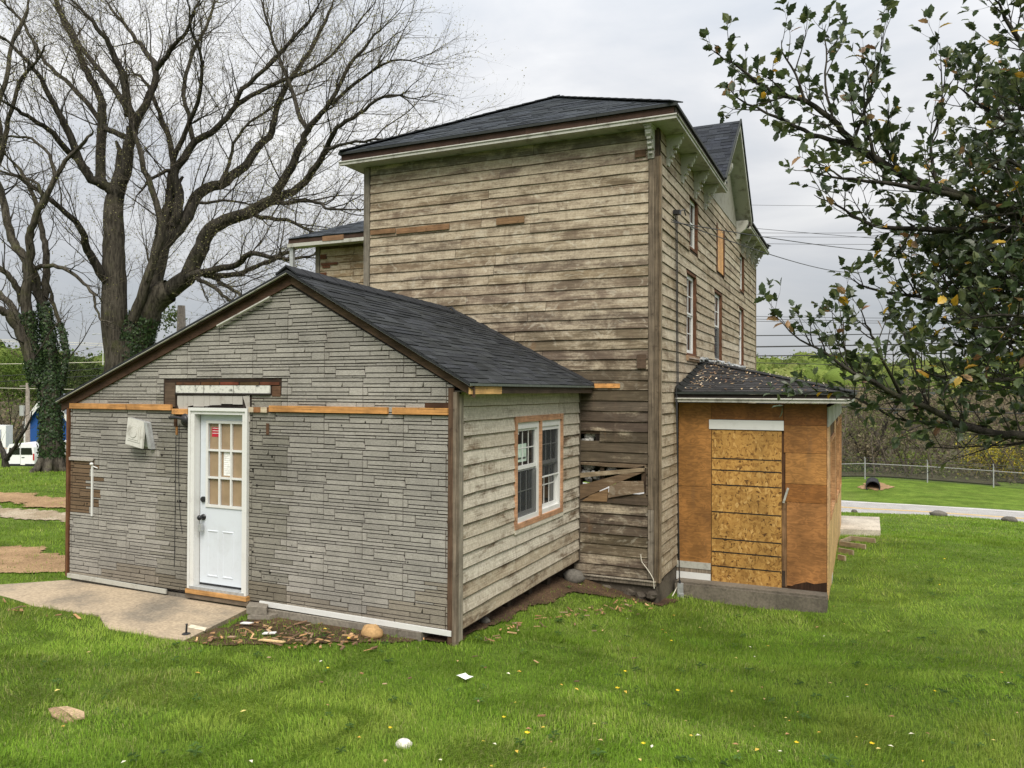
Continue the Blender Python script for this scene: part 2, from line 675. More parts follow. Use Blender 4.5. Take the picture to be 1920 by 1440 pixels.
def m_dirt(name, a, b):
    g = G(name)
    n1 = g.noise(g.pos, 1.5, 7, 0.68)
    n2 = g.noise(g.pos, 38, 5, 0.7)
    col = g.mix(g.rng(n1, 0.35, 0.65), a, b)
    col = g.scale(col, g.rng(n2, 0.3, 0.7, 0.6, 1.35))
    g.bump(n2, 0.8, 0.02)
    return g.done(col, 0.95, 0.1)


def m_screen():
    g = G('insect_screen')
    m = g.done((0.05, 0.055, 0.058), 0.7, 0.2)
    tr = g.n('ShaderNodeBsdfTransparent')
    mx = g.n('ShaderNodeMixShader')
    mx.inputs[0].default_value = 0.4
    g.l(tr.outputs[0], mx.inputs[1])
    g.l(g.b.outputs[0], mx.inputs[2])
    g.l(mx.outputs[0], g.out.inputs['Surface'])
    return m


M = dict(
    siding=m_siding(), stone=m_stone(), shingle=m_shingle(),
    timber=m_wood('old_timber', (55, 55, 2.2), 0.5),
    board=m_wood('lumber_board', (3, 3, 80), 0.35),
    board_y=m_wood('sawn_lumber', (5, 3, 90), 0.3),
    white=m_paint('white_vinyl', (0.66, 0.66, 0.64), 0.4, 0.14),
    door=m_paint('white_door_paint', (0.60, 0.64, 0.69), 0.35, 0.22, (0.30, 0.29, 0.27), spec=0.45, dscale=2.6),
    trim=m_paint('weathered_white_trim', (0.42, 0.415, 0.37), 0.6, 0.75, (0.10, 0.085, 0.06)),
    oldpaint=m_paint('peeling_grey_paint', (0.27, 0.26, 0.215), 0.7, 0.7, (0.09, 0.075, 0.055)),
    peel=m_paint('peeling_white_paint', (0.62, 0.61, 0.56), 0.6, 1.0, (0.03, 0.035, 0.03), dscale=16),
    beige=m_paint('grey_beaded_panel', (0.40, 0.375, 0.345), 0.7, 0.45, (0.2, 0.16, 0.12)),
    ply=m_plywood(), osb=m_osb(),
    concrete=m_concrete('stained_concrete', (0.40, 0.32, 0.225), (0.19, 0.165, 0.13)),
    slab=m_concrete('pale_concrete', (0.52, 0.47, 0.39), (0.34, 0.30, 0.25)),
    block=m_concrete('grey_block', (0.24, 0.215, 0.175), (0.16, 0.14, 0.115)),
    found=m_concrete('damp_foundation', (0.13, 0.11, 0.085), (0.06, 0.05, 0.04)),
    bark=m_bark('grey_bark', (0.019, 0.017, 0.014), (0.064, 0.057, 0.048), 0.2),
    bark2=m_bark('mossy_bark', (0.030, 0.026, 0.021), (0.10, 0.088, 0.070), 0.4),
    twig=m_plain('twig_bark', (0.105, 0.088, 0.068), 0.9, 0.1),
    hollybark=m_bark('smooth_grey_bark', (0.022, 0.02, 0.017), (0.065, 0.058, 0.048), 0.3),
    leaf=m_leaf('glossy_leaf', 0.36, 0.3, 0.5, 0.25), ivy=m_leaf('ivy_leaf', 0.5, 0.12, 0.35, 0.3),
    bud=m_leaf('young_foliage', 0.7, 0.6, 0.2), wood=m_leaf('woodland_foliage', 0.8, 0.3, 0.1),
    grass=m_leaf('grass_blade', 0.6, 0.35, 0.12, 0.15),
    ground=m_ground(), dirt=m_dirt('bare_dirt', (0.36, 0.24, 0.135), (0.24, 0.155, 0.085)),
    soil=m_dirt('dark_soil', (0.11, 0.07, 0.042), (0.055, 0.036, 0.024)),
    gravel=m_dirt('gravel_track', (0.42, 0.36, 0.27), (0.27, 0.21, 0.14)),
    hill=m_dirt('woodland_floor', (0.07, 0.066, 0.034), (0.045, 0.042, 0.024)),
    road=m_dirt('worn_asphalt', (0.37, 0.36, 0.35), (0.31, 0.30, 0.29)),
    sillc=m_concrete('weathered_sill_concrete', (0.175, 0.15, 0.118), (0.095, 0.083, 0.066)),
    yellow=m_plain('yellow_road_paint', (0.62, 0.40, 0.09), 0.8),
    black=m_plain('black_plastic', (0.015, 0.016, 0.018), 0.4),
    darkmetal=m_plain('dark_metal', (0.03, 0.03, 0.033), 0.45, 0.5, 0.3),
    fencewire=m_plain('weathered_wire', (0.11, 0.112, 0.11), 0.6, 0.3),
    fencerail=m_plain('weathered_rail', (0.30, 0.30, 0.29), 0.55, 0.4, 0.2),
    gal=m_plain('galvanised_metal', (0.42, 0.43, 0.43), 0.5, 0.5, 0.4),
    glass=m_glass(), screen=m_screen(),
    tan=m_plain('brown_paper_behind_glass', (0.30, 0.215, 0.135), 0.3, 0.6, 0, 0.12, 6),
    vcol=m_vcol('mixed_debris'), paper=m_plain('white_paper', (0.8, 0.79, 0.76), 0.8),
    fluff=m_vcol('fibre_insulation', 0.95, 0.05, 0.5, 40),
    red=m_plain('red_sticker', (0.45, 0.02, 0.04), 0.4), blue=m_plain('blue_siding', (0.012, 0.07, 0.26), 0.6),
    whitecar=m_plain('white_car_paint', (0.78, 0.79, 0.80), 0.25, 0.5, 0, 0.03),
    pole=m_wood('utility_pole_wood', (40, 40, 2), 0.3),
    rock=m_concrete('grey_rock', (0.14, 0.128, 0.11), (0.06, 0.055, 0.047)),
    cable=m_plain('cable_sheath', (0.02, 0.02, 0.022), 0.6), wire=m_plain('pale_wire', (0.6, 0.56, 0.47), 0.6),
    palestone=m_concrete('pale_stone', (0.72, 0.69, 0.62), (0.55, 0.52, 0.45)),
    tanrock=m_concrete('tan_rock', (0.50, 0.32, 0.15), (0.36, 0.22, 0.10)),
)


# ------------------------------------------------------------------ the lie of the land
_GP = np.array([
    (2.6, -10.8, 1.03), (-1.2, -4.0, .08), (-4, -4.2, .085), (-7, -4, .10), (0, -.1, -.33), (-1.2, -.4, -.04), (2.2, .8, -.42),
    (-21, 5.9, .0), (-24, 6.6, -.1), (-18, 6.1, .15), (-13, -.3, .11), (-8.7, -3.3, .06), (2.7, 10, -.88), (1.8, 35.5, -3.95), (10, 35.5, -4.0), (20, 35.5, -4.05), (-12, 35.5, -3.95), (1.8, 42.8, -4.05),
    (10, 42.8, -4.05), (20, 42.8, -4.05), (-12, 42.8, -4.05), (3.2, 46.6, -3.22), (9.7, 47.3, -3.33), (20, 48.5, -3.4),
    (-12, 46, -3.2), (3.5, 55, -3.5), (12, 56, -3.6), (25, 58, -3.6), (-40, 20, -2.2), (-48, 25, -2.8), (-56, 28, -3.1),
    (-70, 38, -3.4), (-5, -12, 1.0), (8, -4, .35), (10, 6, -.6), (14, -12, 1.0), (-12, -9, .55), (-30, -12, .5), (30, -8, .4),
    (40, 20, -2.0), (60, 62, -3.6), (0, -60, 3), (60, -40, 2), (-70, -40, 1), (0, 130, -4), (110, 120, -4), (-110, 110, -4),
    (220, 220, -4), (-220, 220, -4), (220, -200, 2), (-220, -200, 2)]
    + [at(*q) for q in ((1750, 1004, 20), (1750, 977, 27), (1750, 967, 35), (1900, 1014, 20), (1900, 989, 27), (1900, 978, 34),
                        (1620, 977, 26), (1610, 963, 36), (1640, 1006, 18), (1700, 1058, 13.5), (1880, 1078, 12.5))])


def _phi(d):
    return np.sqrt(d * d + 2.5 ** 2)


_A = np.zeros((len(_GP) + 1, len(_GP) + 1))
_A[:-1, :-1] = _phi(np.hypot(_GP[:, None, 0] - _GP[None, :, 0], _GP[:, None, 1] - _GP[None, :, 1]))
_A[:-1, -1] = 1
_A[-1, :-1] = 1
_W = np.linalg.solve(_A, np.append(_GP[:, 2], 0))


def gh(x, y):
    x = np.asarray(x, float)
    y = np.asarray(y, float)
    s = np.full(x.shape, _W[-1])
    for (a, b, _), w in zip(_GP, _W[:-1]):
        s = s + w * _phi(np.hypot(x - a, y - b))
    return s


def g1(x, y):
    return float(gh(np.array([x]), np.array([y]))[0])


def on_ground(px, py, t0=2.0, t1=120.0):
    d = ray(px, py)
    t = np.linspace(t0, t1, 4000)
    P = CAM[None] + d[None] * t[:, None]
    k = np.argmax(P[:, 2] < gh(P[:, 0], P[:, 1]))
    return tuple(P[k])


ROAD_Y0, ROAD_Y1 = 36.0, 42.4
_s = np.sinh(np.linspace(-5.6, 5.6, 230)) / np.sinh(5.6)
gx = _s * 420 + 0.0
gy = _s * 420 + 2.0
X, Y = np.meshgrid(gx, gy)
Z = gh(X, Y)
Z = np.where((Y > ROAD_Y0 + .1) & (Y < ROAD_Y1 - .1), Z - 0.15, Z)
# the cellar and the underside of the house keep clear of the turf
n = len(gx)
V = np.stack([X, Y, Z], -1).reshape(-1, 3)
ii = np.arange(n - 1)
I, J = np.meshgrid(ii, ii)
b0 = (J * n + I).ravel()
Fq = np.stack([b0, b0 + 1, b0 + n + 1, b0 + n], 1)
ground = link('ground', np_mesh('ground', V, Fq.ravel(), np.full(len(Fq), 4), M['ground'], None, True), kind='structure')


def in_poly(x, y, poly):
    c = np.zeros(x.shape, bool)
    n = len(poly)
    for i in range(n):
        x0, y0 = poly[i]
        x1, y1 = poly[(i + 1) % n]
        s = ((y0 > y) != (y1 > y)) & (x < (x1 - x0) * (y - y0) / ((y1 - y0) or 1e-9) + x0)
        c ^= s
    return c


def drape(name, poly, mat, lift=0.012, kind='structure', sub=90, jit=0.05, seed=3):
    """a sheet that follows the ground inside a ragged closed outline"""
    P = np.array(poly)
    (x0, y0), (x1, y1) = P.min(0) - .3, P.max(0) + .3
    st = max(max(x1 - x0, y1 - y0) / (sub * 2), .03)
    xs, ys = np.arange(x0, x1 + st, st), np.arange(y0, y1 + st, st)
    XX, YY = np.meshgrid(xs, ys)
    w = jit * .8
    U = XX + w * (np.sin(YY * 5.3 + XX * 2.1 + seed) + .6 * np.sin(YY * 13.7 - XX * 9.1) + .4 * np.sin(XX * 29.0 + YY * 23.0))
    V_ = YY + w * (np.sin(XX * 4.7 - YY * 1.7 + seed) + .6 * np.sin(XX * 12.3 + YY * 8.3) + .4 * np.sin(YY * 31.0 - XX * 19.0))
    ins = in_poly(U[:-1, :-1] + st / 2, V_[:-1, :-1] + st / 2, poly)
    m = len(xs)
    jj, ii = np.nonzero(ins)
    q = np.stack([jj * m + ii, jj * m + ii + 1, (jj + 1) * m + ii + 1, (jj + 1) * m + ii], 1)
    used, inv_ = np.unique(q.ravel(), return_inverse=True)
    v = np.stack([XX, YY, gh(XX, YY) + lift], -1).reshape(-1, 3)[used]
    me = np_mesh(name, v, inv_, np.full(len(q), 4), mat, None, True)
    return link(name, me, kind=kind)


# road with its double yellow line
def strip(name, y0, y1, lift, mat, x0=-160, x1=160, nseg=120):
    xs = np.linspace(x0, x1, nseg + 1)
    yy = np.array([y0, y1])
    XX, YY = np.meshgrid(xs, yy, indexing='ij')
    mid = gh(xs, np.full_like(xs, (ROAD_Y0 + ROAD_Y1) / 2))
    ZZ = np.stack([mid + 0.02 + lift] * 2, 1)
    v = np.stack([XX, YY, ZZ], -1).reshape(-1, 3)
    f = np.array([(2 * i, 2 * i + 1, 2 * i + 3, 2 * i + 2) for i in range(nseg)])
    return link(name, np_mesh(name, v, f.ravel(), np.full(nseg, 4), mat), kind='structure')


strip('road', ROAD_Y0, ROAD_Y1, 0, M['road'])
strip('road_marking', 39.05, 39.17, .006, M['yellow'])
strip('road_marking', 39.30, 39.42, .006, M['yellow'])
strip('road_marking', 36.45, 36.57, .006, M['paper'])
strip('road_marking', 41.85, 41.97, .006, M['paper'])


# ------------------------------------------------------------------ wall frames
def frame(o, u, nrm):
    def f(a, z, d):
        return (o[0] + u[0] * a + nrm[0] * d, o[1] + u[1] * a + nrm[1] * d, o[2] + z)
    return f


def wall_with_holes(fr, u0, u1, z0, z1, d0, d1, holes, mat, name, parent, col=(.1, .08, .06, 0), clip=None):
    us = sorted({u0, u1, *[h[0] for h in holes], *[h[2] for h in holes]})
    zs = sorted({z0, z1, *[h[1] for h in holes], *[h[3] for h in holes]})
    mb = MB()
    mb.col = col
    for a, b in zip(us, us[1:]):
        for c, d in zip(zs, zs[1:]):
            cu, cz = (a + b) / 2, (c + d) / 2
            if any(h[0] < cu < h[2] and h[1] < cz < h[3] for h in holes):
                continue
            mb.wbox(fr, a, c, b, d, d0, d1)
    return mb.build(name, mat, parent)


def clapboards(fr, u0, u1, z0, z1, expo, holes, parent, mat, tint, seed, maxlen=3.2, lip=0.021, fixed_joints=None, skip=()):
    """one object per board; tint(u, z) -> (r, g, b, paint)"""
    r = random.Random(seed)
    rows = int(round((z1 - z0) / expo))
    e = (z1 - z0) / rows
    for i in range(rows):
        a, b = z0 + i * e, z0 + (i + 1) * e
        if i in skip:
            continue
        spans = [(u0, u1)]
        for h in holes:
            if h[1] < b - e * .35 and h[3] > a + e * .35:
                ns = []
                for s in spans:
                    if h[2] <= s[0] or h[0] >= s[1]:
                        ns.append(s)
                        continue
                    if h[0] > s[0] + .02:
                        ns.append((s[0], h[0]))
                    if h[2] < s[1] - .02:
                        ns.append((h[2], s[1]))
                spans = ns
        for s in spans:
            cuts = [s[0]]
            while s[1] - cuts[-1] > maxlen:
                c = cuts[-1] + r.uniform(.45, 1.0) * maxlen
                if s[1] - c < .4:
                    c = s[1] - r.uniform(.5, .9)
                cuts.append(c)
            cuts.append(s[1])
            for p, q in zip(cuts, cuts[1:]):
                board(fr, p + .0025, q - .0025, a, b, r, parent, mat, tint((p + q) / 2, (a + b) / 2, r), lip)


def board(fr, p, q, a, b, r, parent, mat, col, lip=0.028, name='plank'):
    k = max(2, min(9, int((q - p) / .35) + 1))
    mb = MB()
    mb.col = col
    dl = r.uniform(-.003, .003)
    sag = r.uniform(-.004, .004)
    vs = []
    for i in range(k + 1):
        u = p + (q - p) * i / k
        zb = a + .004 + r.uniform(-.0035, .0035) + sag * math.sin(math.pi * i / k)
        d = lip + dl + r.uniform(-.0035, .0035)
        if i in (0, k) and r.random() < .3:
            d += r.uniform(.002, .008)
        vs.append((fr(u, zb, 0.004), fr(u, zb, d), fr(u, zb + .006, d + .001), fr(u, b + .012, .007)))
    dark = (col[0] * .45, col[1] * .42, col[2] * .4, 0)  # underside, lip and ends coloured darker: bare dirty wood, plus painted shade between boards
    nb = len(mb.v)
    for v in vs:
        mb.v.extend(v)
    for i in range(k):
        o, o2 = nb + i * 4, nb + i * 4 + 4
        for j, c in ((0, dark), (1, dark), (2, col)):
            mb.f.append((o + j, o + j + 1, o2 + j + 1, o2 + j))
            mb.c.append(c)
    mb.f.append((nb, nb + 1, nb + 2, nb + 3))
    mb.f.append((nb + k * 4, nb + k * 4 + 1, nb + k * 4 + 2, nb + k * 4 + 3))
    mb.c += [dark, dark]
    return mb.build(name, mat, parent)


def shingles(P, rows, width, urange, parent, r, limit, col=(.036, .038, .042), tab=(.14, .32), debris=False):
    """P(u, v, h): u metres along the eave, v 0 eave .. 1 top, h metres off the deck."""
    done = 0
    rest = MB()
    for i in range(rows):
        v0, v1 = i / rows, (i + 1.35) / rows
        a, b = urange((i + .3) / rows)
        u = a - r.uniform(0, .15)
        while u < b:
            w = r.uniform(*tab)
            p, q = max(u, a), min(u + w, b)
            u += w
            if q - p < .02:
                continue
            th = r.choice((.007, .011, .015))
            t = r.uniform(.72, 1.3)
            c = (col[0] * t, col[1] * t, col[2] * t * r.uniform(.95, 1.05), 1)
            mb = MB() if done < limit else rest
            vv = min(v1, 1.0)
            vb = v0 + r.uniform(-.06, .06) / rows
            mb.hexa([P(p, vb, 0), P(q - .004, vb, 0), P(q - .004, vb, th), P(p, vb, th)],
                    [P(p, vv, 0), P(q - .004, vv, 0), P(q - .004, vv, .003), P(p, vv, .003)], c)
            if done < limit:
                mb.build('shingle', M['shingle'], parent)
                done += 1
    if rest.f:
        rest.build('shingle_field', M['shingle'], parent, kind='stuff')
    return done
# =================================================================== FARMHOUSE
W_, L_, OV = 4.982, 10.976, 0.316
ZS = 6.42                                   # underside of the eaves
house = thing('farmhouse', 'tall weathered clapboard farmhouse with a dark hipped roof, stripped of its paint', 'house', (0, 0, 0))
f_rear = frame((0, 0, 0), (1, 0, 0), (0, -1, 0))
f_side = frame((0, 0, 0), (0, 1, 0), (1, 0, 0))
f_left = frame((-W_, 0, 0), (0, 1, 0), (-1, 0, 0))


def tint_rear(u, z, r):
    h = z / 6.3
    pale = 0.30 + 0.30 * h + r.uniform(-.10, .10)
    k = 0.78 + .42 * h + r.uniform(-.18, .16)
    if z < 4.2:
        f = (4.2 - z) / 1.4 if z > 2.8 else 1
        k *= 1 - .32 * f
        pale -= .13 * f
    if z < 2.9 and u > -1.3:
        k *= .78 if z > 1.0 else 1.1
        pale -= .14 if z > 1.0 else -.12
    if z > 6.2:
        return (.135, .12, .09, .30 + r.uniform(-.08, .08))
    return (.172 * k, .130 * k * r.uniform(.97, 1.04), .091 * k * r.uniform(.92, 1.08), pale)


def tint_side(u, z, r):
    k = 1.05 + r.uniform(-.14, .14)
    return (.22 * k, .168 * k, .112 * k * r.uniform(.94, 1.06), .60 + r.uniform(-.09, .09))


rear = wall_with_holes(f_rear, -W_, 0, -.02, ZS, -.12, -.002, [(-1.20, 1.9, -.62, 2.05), (-1.16, 1.30, -.24, 1.62), (-.9, 1.14, -.2, 1.3)],
                       M['timber'], 'rear_wall', house, (.06, .04, .026, 0))
missing = [(-4.98, -.1, -1.25, 2.45),
           (-1.16, 1.885, -.86, 2.055),         # hole by the annex
           (-1.16, 1.155, -.17, 1.64)]          # boards fallen away
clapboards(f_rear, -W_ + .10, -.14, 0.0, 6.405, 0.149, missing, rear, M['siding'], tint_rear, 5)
# replaced or torn pieces
for (u0, z0, u1, z1, c) in ((-4.86, 5.27, -4.37, 5.345, (.20, .115, .06, 0)), (-4.35, 5.245, -3.36, 5.335, (.22, .125, .065, 0)),
                            (-2.53, 5.24, -2.06, 5.34, (.19, .115, .06, 0)), (-.335, 6.02, -.18, 6.12, (.10, .06, .035, 0)),
                            (-.30, 3.0, -.17, 3.20, (.09, .06, .04, 0)), (-.95, 2.72, -.55, 2.785, (.55, .27, .09, 0))):
    mb = MB()
    mb.wbox(f_rear, u0, z0, u1, z1, .026, .041, c)
    mb.build('patch_board', M['board'], rear, label='bare brown replacement strip nailed over the siding')
# fallen boards and the insulation behind them
for pl, c in (([(-1.15, 1.47), (-1.15, 1.40), (-.20, 1.535), (-.20, 1.585)], (.26, .20, .13, .2)),
              ([(-1.155, 1.08), (-1.155, 1.29), (-.50, 1.49), (-.21, 1.52), (-.62, 1.34)], (.15, .10, .06, .1)),
              ([(-.70, 1.30), (-.72, 1.13), (-.19, 1.245), (-.20, 1.40), (-.52, 1.38)], (.17, .12, .078, .3)),
              ([(-1.12, 1.06), (-1.0, 1.15), (-.72, 1.27), (-.74, 1.075)], (.20, .125, .065, .05))):
    mb = MB()
    d = rnd.uniform(.006, .03)
    mb.prism(pl, f_rear, d, d + .018, c)
    mb.build('broken_plank', M['siding'], rear, label='broken siding board hanging askew in the corner')
for pl, c in (([(-.52, 1.535), (-.19, 1.615), (-.185, 1.53), (-.5, 1.45)], (.12, .085, .055, .1)), ([(-.46, 1.16), (-.17, 1.225), (-.165, 1.158), (-.46, 1.157)], (.11, .08, .052, .1)), ([(-1.15, 1.63), (-.6, 1.635), (-.17, 1.632), (-.17, 1.585), (-.7, 1.575), (-1.15, 1.595)], (.14, .10, .065, .15))):
    mb = MB()
    mb.prism(pl, f_rear, .001, .0155, c)
    mb.build('broken_plank', M['siding'], rear, label='dark slipped board jammed into the gap')
mb = MB()
for (u0, z0, u1, z1, n_) in ((-1.13, 1.90, -.96, 2.04, 7), (-1.13, 1.36, -.86, 1.58, 9), (-.76, 1.51, -.6, 1.565, 2)):
    for q_ in range(n_):
        u, z = rnd.uniform(u0, u1), rnd.uniform(z0, z1)
        g_ = rnd.uniform(.24, .40)
        mb.ball(f_rear(u, z, -.075 + rnd.uniform(-.015, .015)), rnd.uniform(.04, .09), .035, rnd.uniform(.03, .06), 9, 6, .22, q_, (g_, g_ * .98, g_ * .92, 1))
mb.build('insulation', M['fluff'], rear, kind='stuff', label='white fibre insulation showing where boards are missing')
mb = MB()
mb.wbox(f_rear, -.93, 1.89, -.87, 2.06, -.05, -.01, (.02, .015, .012, 0))
mb.wbox(f_rear, -.86, 1.32, -.80, 1.63, -.05, -.01, (.05, .035, .022, 0))
mb.build('wall_stud', M['timber'], rear)

# corner boards
mb = MB()
mb.wbox(f_rear, -.135, 1.0, -.055, 6.0, .004, .030, (.15, .118, .084, 0))
mb.build('corner_board', M['timber'], house)
mb = MB()
mb.wbox(f_rear, -.135, .02, -.055, .995, .004, .034, (.20, .17, .135, 0))
mb.build('corner_board', M['timber'], house)
mb = MB()
mb.wbox(f_rear, -.053, -.02, .022, 6.0, -.06, .03, (.13, .10, .068, 0))
mb.build('corner_post', M['timber'], house)
mb = MB()
mb.tube([(.03, -.036, -.02), (.03, -.036, 6.0)], [.016, .016], 8, (.15, .11, .07, 0))
mb.wbox(f_side, -.02, -.02, .06, 5.95, .024, .040, (.25, .20, .14, 0))
mb.build('corner_moulding', M['timber'], house)
mb = MB()
mb.wbox(f_rear, -W_ - .02, 0, -W_ + .095, ZS - .02, .004, .03, (.17, .15, .12, 0))
mb.build('corner_board', M['timber'], house)
mb = MB()
mb.wbox(f_rear, -1.12, -.075, -.02, -.022, -.10, .045, (.16, .135, .105, 0))
mb.wbox(f_rear, -1.12, -.02, -.02, -.005, .0, .06, (.33, .29, .23, 0))
mb.build('sill_board', M['timber'], house)

# ---- east side with its windows
LOW = [(1.86, 3.28, 2.70, 4.66), (4.50, 3.28, 5.40, 4.66), (7.82, 3.28, 8.64, 4.68)]
UPP = [(2.08, 5.08, 2.82, 5.98), (4.70, 5.08, 5.62, 5.98), (7.98, 5.08, 8.70, 5.97)]
side = wall_with_holes(f_side, 0, L_, -.02, ZS, -.12, -.002, LOW + [UPP[0], UPP[2]], M['timber'], 'side_wall', house, (.07, .05, .033, 0))
hid = [(1.3, -.1, 9.4, 2.62)]
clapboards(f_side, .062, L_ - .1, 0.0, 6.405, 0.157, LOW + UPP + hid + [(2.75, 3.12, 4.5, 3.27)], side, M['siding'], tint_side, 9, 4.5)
mb = MB()
mb.wbox(f_side, L_ - .1, 0, L_ + .02, 6.0, .0, .03, (.2, .16, .11, 0))
mb.build('corner_board', M['timber'], house)
mb = MB()
for nm in range(1):
    mb.wbox(f_left, 0, -.02, L_, ZS, -.1, 0, (.15, .11, .07, 0))
mb.build('far_wall', M['timber'], house)
mb = MB()
mb.box(-W_, L_ - .1, 0, 0, L_, ZS, (.15, .11, .07, 0))
mb.build('front_wall', M['timber'], house)


def sash_window(fr, u0, z0, u1, z1, parent, rec=-.045, jamb=(.13, .06, .032, 0), cols=2, rows=2, boarded=False, mid=None, lower_screen=True, jw=.035, pr_=.012):
    """white double-hung window set back in its opening"""
    w = MB()
    w.col = jamb
    for a in ((u0 - .01, z0 - .01, u0 + jw, z1 + .01), (u1 - jw, z0 - .01, u1 + .012, z1 + .01), (u0 + jw, z1 - .03, u1 - jw, z1 + .012), (u0 + jw, z0 - .012, u1 - jw, z0 + .03)):
        w.wbox(fr, *a, rec - .06, pr_)
    wo = w.build('window', M['board'], parent)
    a0, b0, a1, b1 = u0 + jw, z0 + .03, u1 - jw, z1 - .03
    f = .034
    m = (b0 + b1) / 2 if mid is None else mid
    fr_ = MB()
    for q in ((a0, b0, a0 + f, b1), (a1 - f, b0, a1, b1), (a0 + f, b1 - f, a1 - f, b1), (a0 + f, b0, a1 - f, b0 + f)):
        fr_.wbox(fr, *q, rec - .05, rec + .006)
    fr_.build('frame', M['white'], wo)
    for k, (z_a, z_b, d) in enumerate(((m, b1 - f, rec - .002), (b0 + f, m, rec - .016))):
        s = MB()
        e0, e1 = a0 + f, a1 - f
        g_ = .032
        for q in ((e0, z_a, e0 + g_, z_b), (e1 - g_, z_a, e1, z_b), (e0 + g_, z_b - g_, e1 - g_, z_b), (e0 + g_, z_a, e1 - g_, z_a + g_)):
            s.wbox(fr, *q, d - .02, d + .012)
        s.build('sash', M['white'], wo)
        p = MB()
        p.wbox(fr, e0 + g_, z_a + g_, e1 - g_, z_b - g_, d - .012, d - .006)
        p.build('pane', M['glass'], wo)
        mu = MB()
        for i in range(1, cols):
            uu = e0 + g_ + (e1 - e0 - 2 * g_) * i / cols
            mu.wbox(fr, uu - .008, z_a + g_, uu + .008, z_b - g_, d - .005, d + .003)
        for i in range(1, rows):
            zz = z_a + g_ + (z_b - z_a - 2 * g_) * i / rows
            mu.wbox(fr, e0 + g_, zz - .008, e1 - g_, zz + .008, d - .0045, d + .0025)
        if mu.f:
            mu.build('muntin', M['white'], wo)
    if lower_screen:
        s = MB()
        s.wbox(fr, a0 + f, b0 + f, a1 - f, m - .01, rec + .012, rec + .015)
        s.build('screen', M['screen'], wo)
    return wo


for i, (u0, z0, u1, z1) in enumerate(LOW):
    wo = sash_window(f_side, u0, z0, u1, z1, house, lower_screen=(i == 1))
    mb = MB()
    mb.wbox(f_side, u0 - .02, z0 - .10, u1 + .14, z0 - .013, -.1, .05, (.30, .20, .125, 0))
    mb.wbox(f_side, u0 + .03, z0 - .065, u1 + .04, z0 - .04, .051, .07, (.42, .34, .27, 0))
    mb.build('sill', M['board'], wo)
for i, (u0, z0, u1, z1) in enumerate(UPP):
    if i == 1:
        mb = MB()
        mb.wbox(f_side, u0 + .08, z0, u1 - .1, z1, .004, .02, (.62, .33, .12, 0))
        mb.build('window_board', M['ply'], house, label='orange plywood sheet closing the middle attic window')
        mb = MB()
        mb.wbox(f_side, u1 - .095, z0 - .02, u1 + .01, z1 + .02, .0, .036, (.10, .05, .03, 0))
        mb.wbox(f_side, u0, z0 - .02, u0 + .075, z1 + .02, .0, .036, (.12, .07, .045, 0))
        mb.build('window_frame', M['board'], house)
    else:
        sash_window(f_side, u0, z0, u1, z1, house, lower_screen=False, rows=1)

# ---- roof: hip over the rear wall, ridge along the depth of the house
ZE = 6.615
PK = 8.09
xa, xb, ya, yb = -W_ - OV, OV, -OV, L_ + OV
xm = -W_ / 2
roof = MB()
roof.col = (.03, .032, .035, 1)
A_, B_, C_, D_ = (xa, ya, ZE), (xb, ya, ZE), (xb, yb, ZE), (xa, yb, ZE)
T1, T2 = (xm, 2.49, PK), (xm, L_ - 2.49, PK)
N1, N2, NM = (xb, 3.80, ZE), (xb, 7.64, ZE), (xm, 5.72, PK)
for q in ((A_, B_, T1), (B_, N1, NM, T1), (N2, C_, T2, NM), (C_, D_, T2), (D_, A_, T1, T2)):
    roof.face(list(q))
    roof.face([(p[0], p[1], p[2] - .03) for p in q])
for p, q in ((A_, B_), (B_, N1), (N2, C_), (C_, D_), (D_, A_)):
    roof.face([p, q, (q[0], q[1], q[2] - .035), (p[0], p[1], p[2] - .035)])
roof_o = roof.build('roof', M['shingle'], house)
_sl = math.hypot(2.49 + OV, PK - ZE)
_nv = np.array([0, -(PK - ZE), 2.49 + OV]) / _sl


def P_hip(u, v, h):
    return (xa + u, ya + (2.49 + OV) * v + _nv[1] * (h + .004), ZE + (PK - ZE) * v + _nv[2] * (h + .004))


full = xb - xa
shingles(P_hip, 20, full, lambda v: (full / 2 * min(v, .985), full - full / 2 * min(v, .985)), roof_o, rnd, 300, col=(.046, .053, .062), tab=(.2, .42))
mb = MB()
for a, b in ((A_, T1), (B_, T1), (T1, T2), (C_, T2)):
    a, b = Vector(a), Vector(b)
    k = 16
    for i in range(k):
        p, q = a.lerp(b, i / k), a.lerp(b, (i + 1.15) / k if i < k - 1 else 1)
        mb.bar(p + Vector((0, 0, .022)), q + Vector((0, 0, .014)), .22, .016, col=(.04, .043, .048, 1))
mb.build('ridge_cap', M['shingle'], roof_o)

# eaves
mb = MB()
mb.box(xa + .05, ya + .05, ZS, xb - .05, ya + OV, ZS + .012)
mb.box(-.02, ya + OV + .001, ZS, xb - .05, 4.05, ZS + .012)
mb.box(-.02, 7.55, ZS, xb - .05, yb - .05, ZS + .012)
mb.box(xa + .05, ya + OV + .001, ZS, -W_ + .02, yb - .05, ZS + .012)
mb.build('soffit', M['trim'], house)
mb = MB()
mb.col = (.062, .036, .026, 0)
for i in range(5):
    u0 = xa + .03 + (full - .06) * i / 5
    u1 = xa + .03 + (full - .06) * (i + 1) / 5 - .006
    k = rnd.uniform(.8, 1.3)
    mb.box(u0, ya + .02, ZS + .06, u1, ya + .05, ZE - .036, (.05 * k, .029 * k, .021 * k, 0))
mb.build('fascia', M['board'], house, label='dark rotten fascia board where the gutter was taken off')
mb = MB()
mb.box(xb - .05, ya + .052, ZS + .06, xb - .02, 4.05, ZE - .036, (.07, .055, .045, 0))
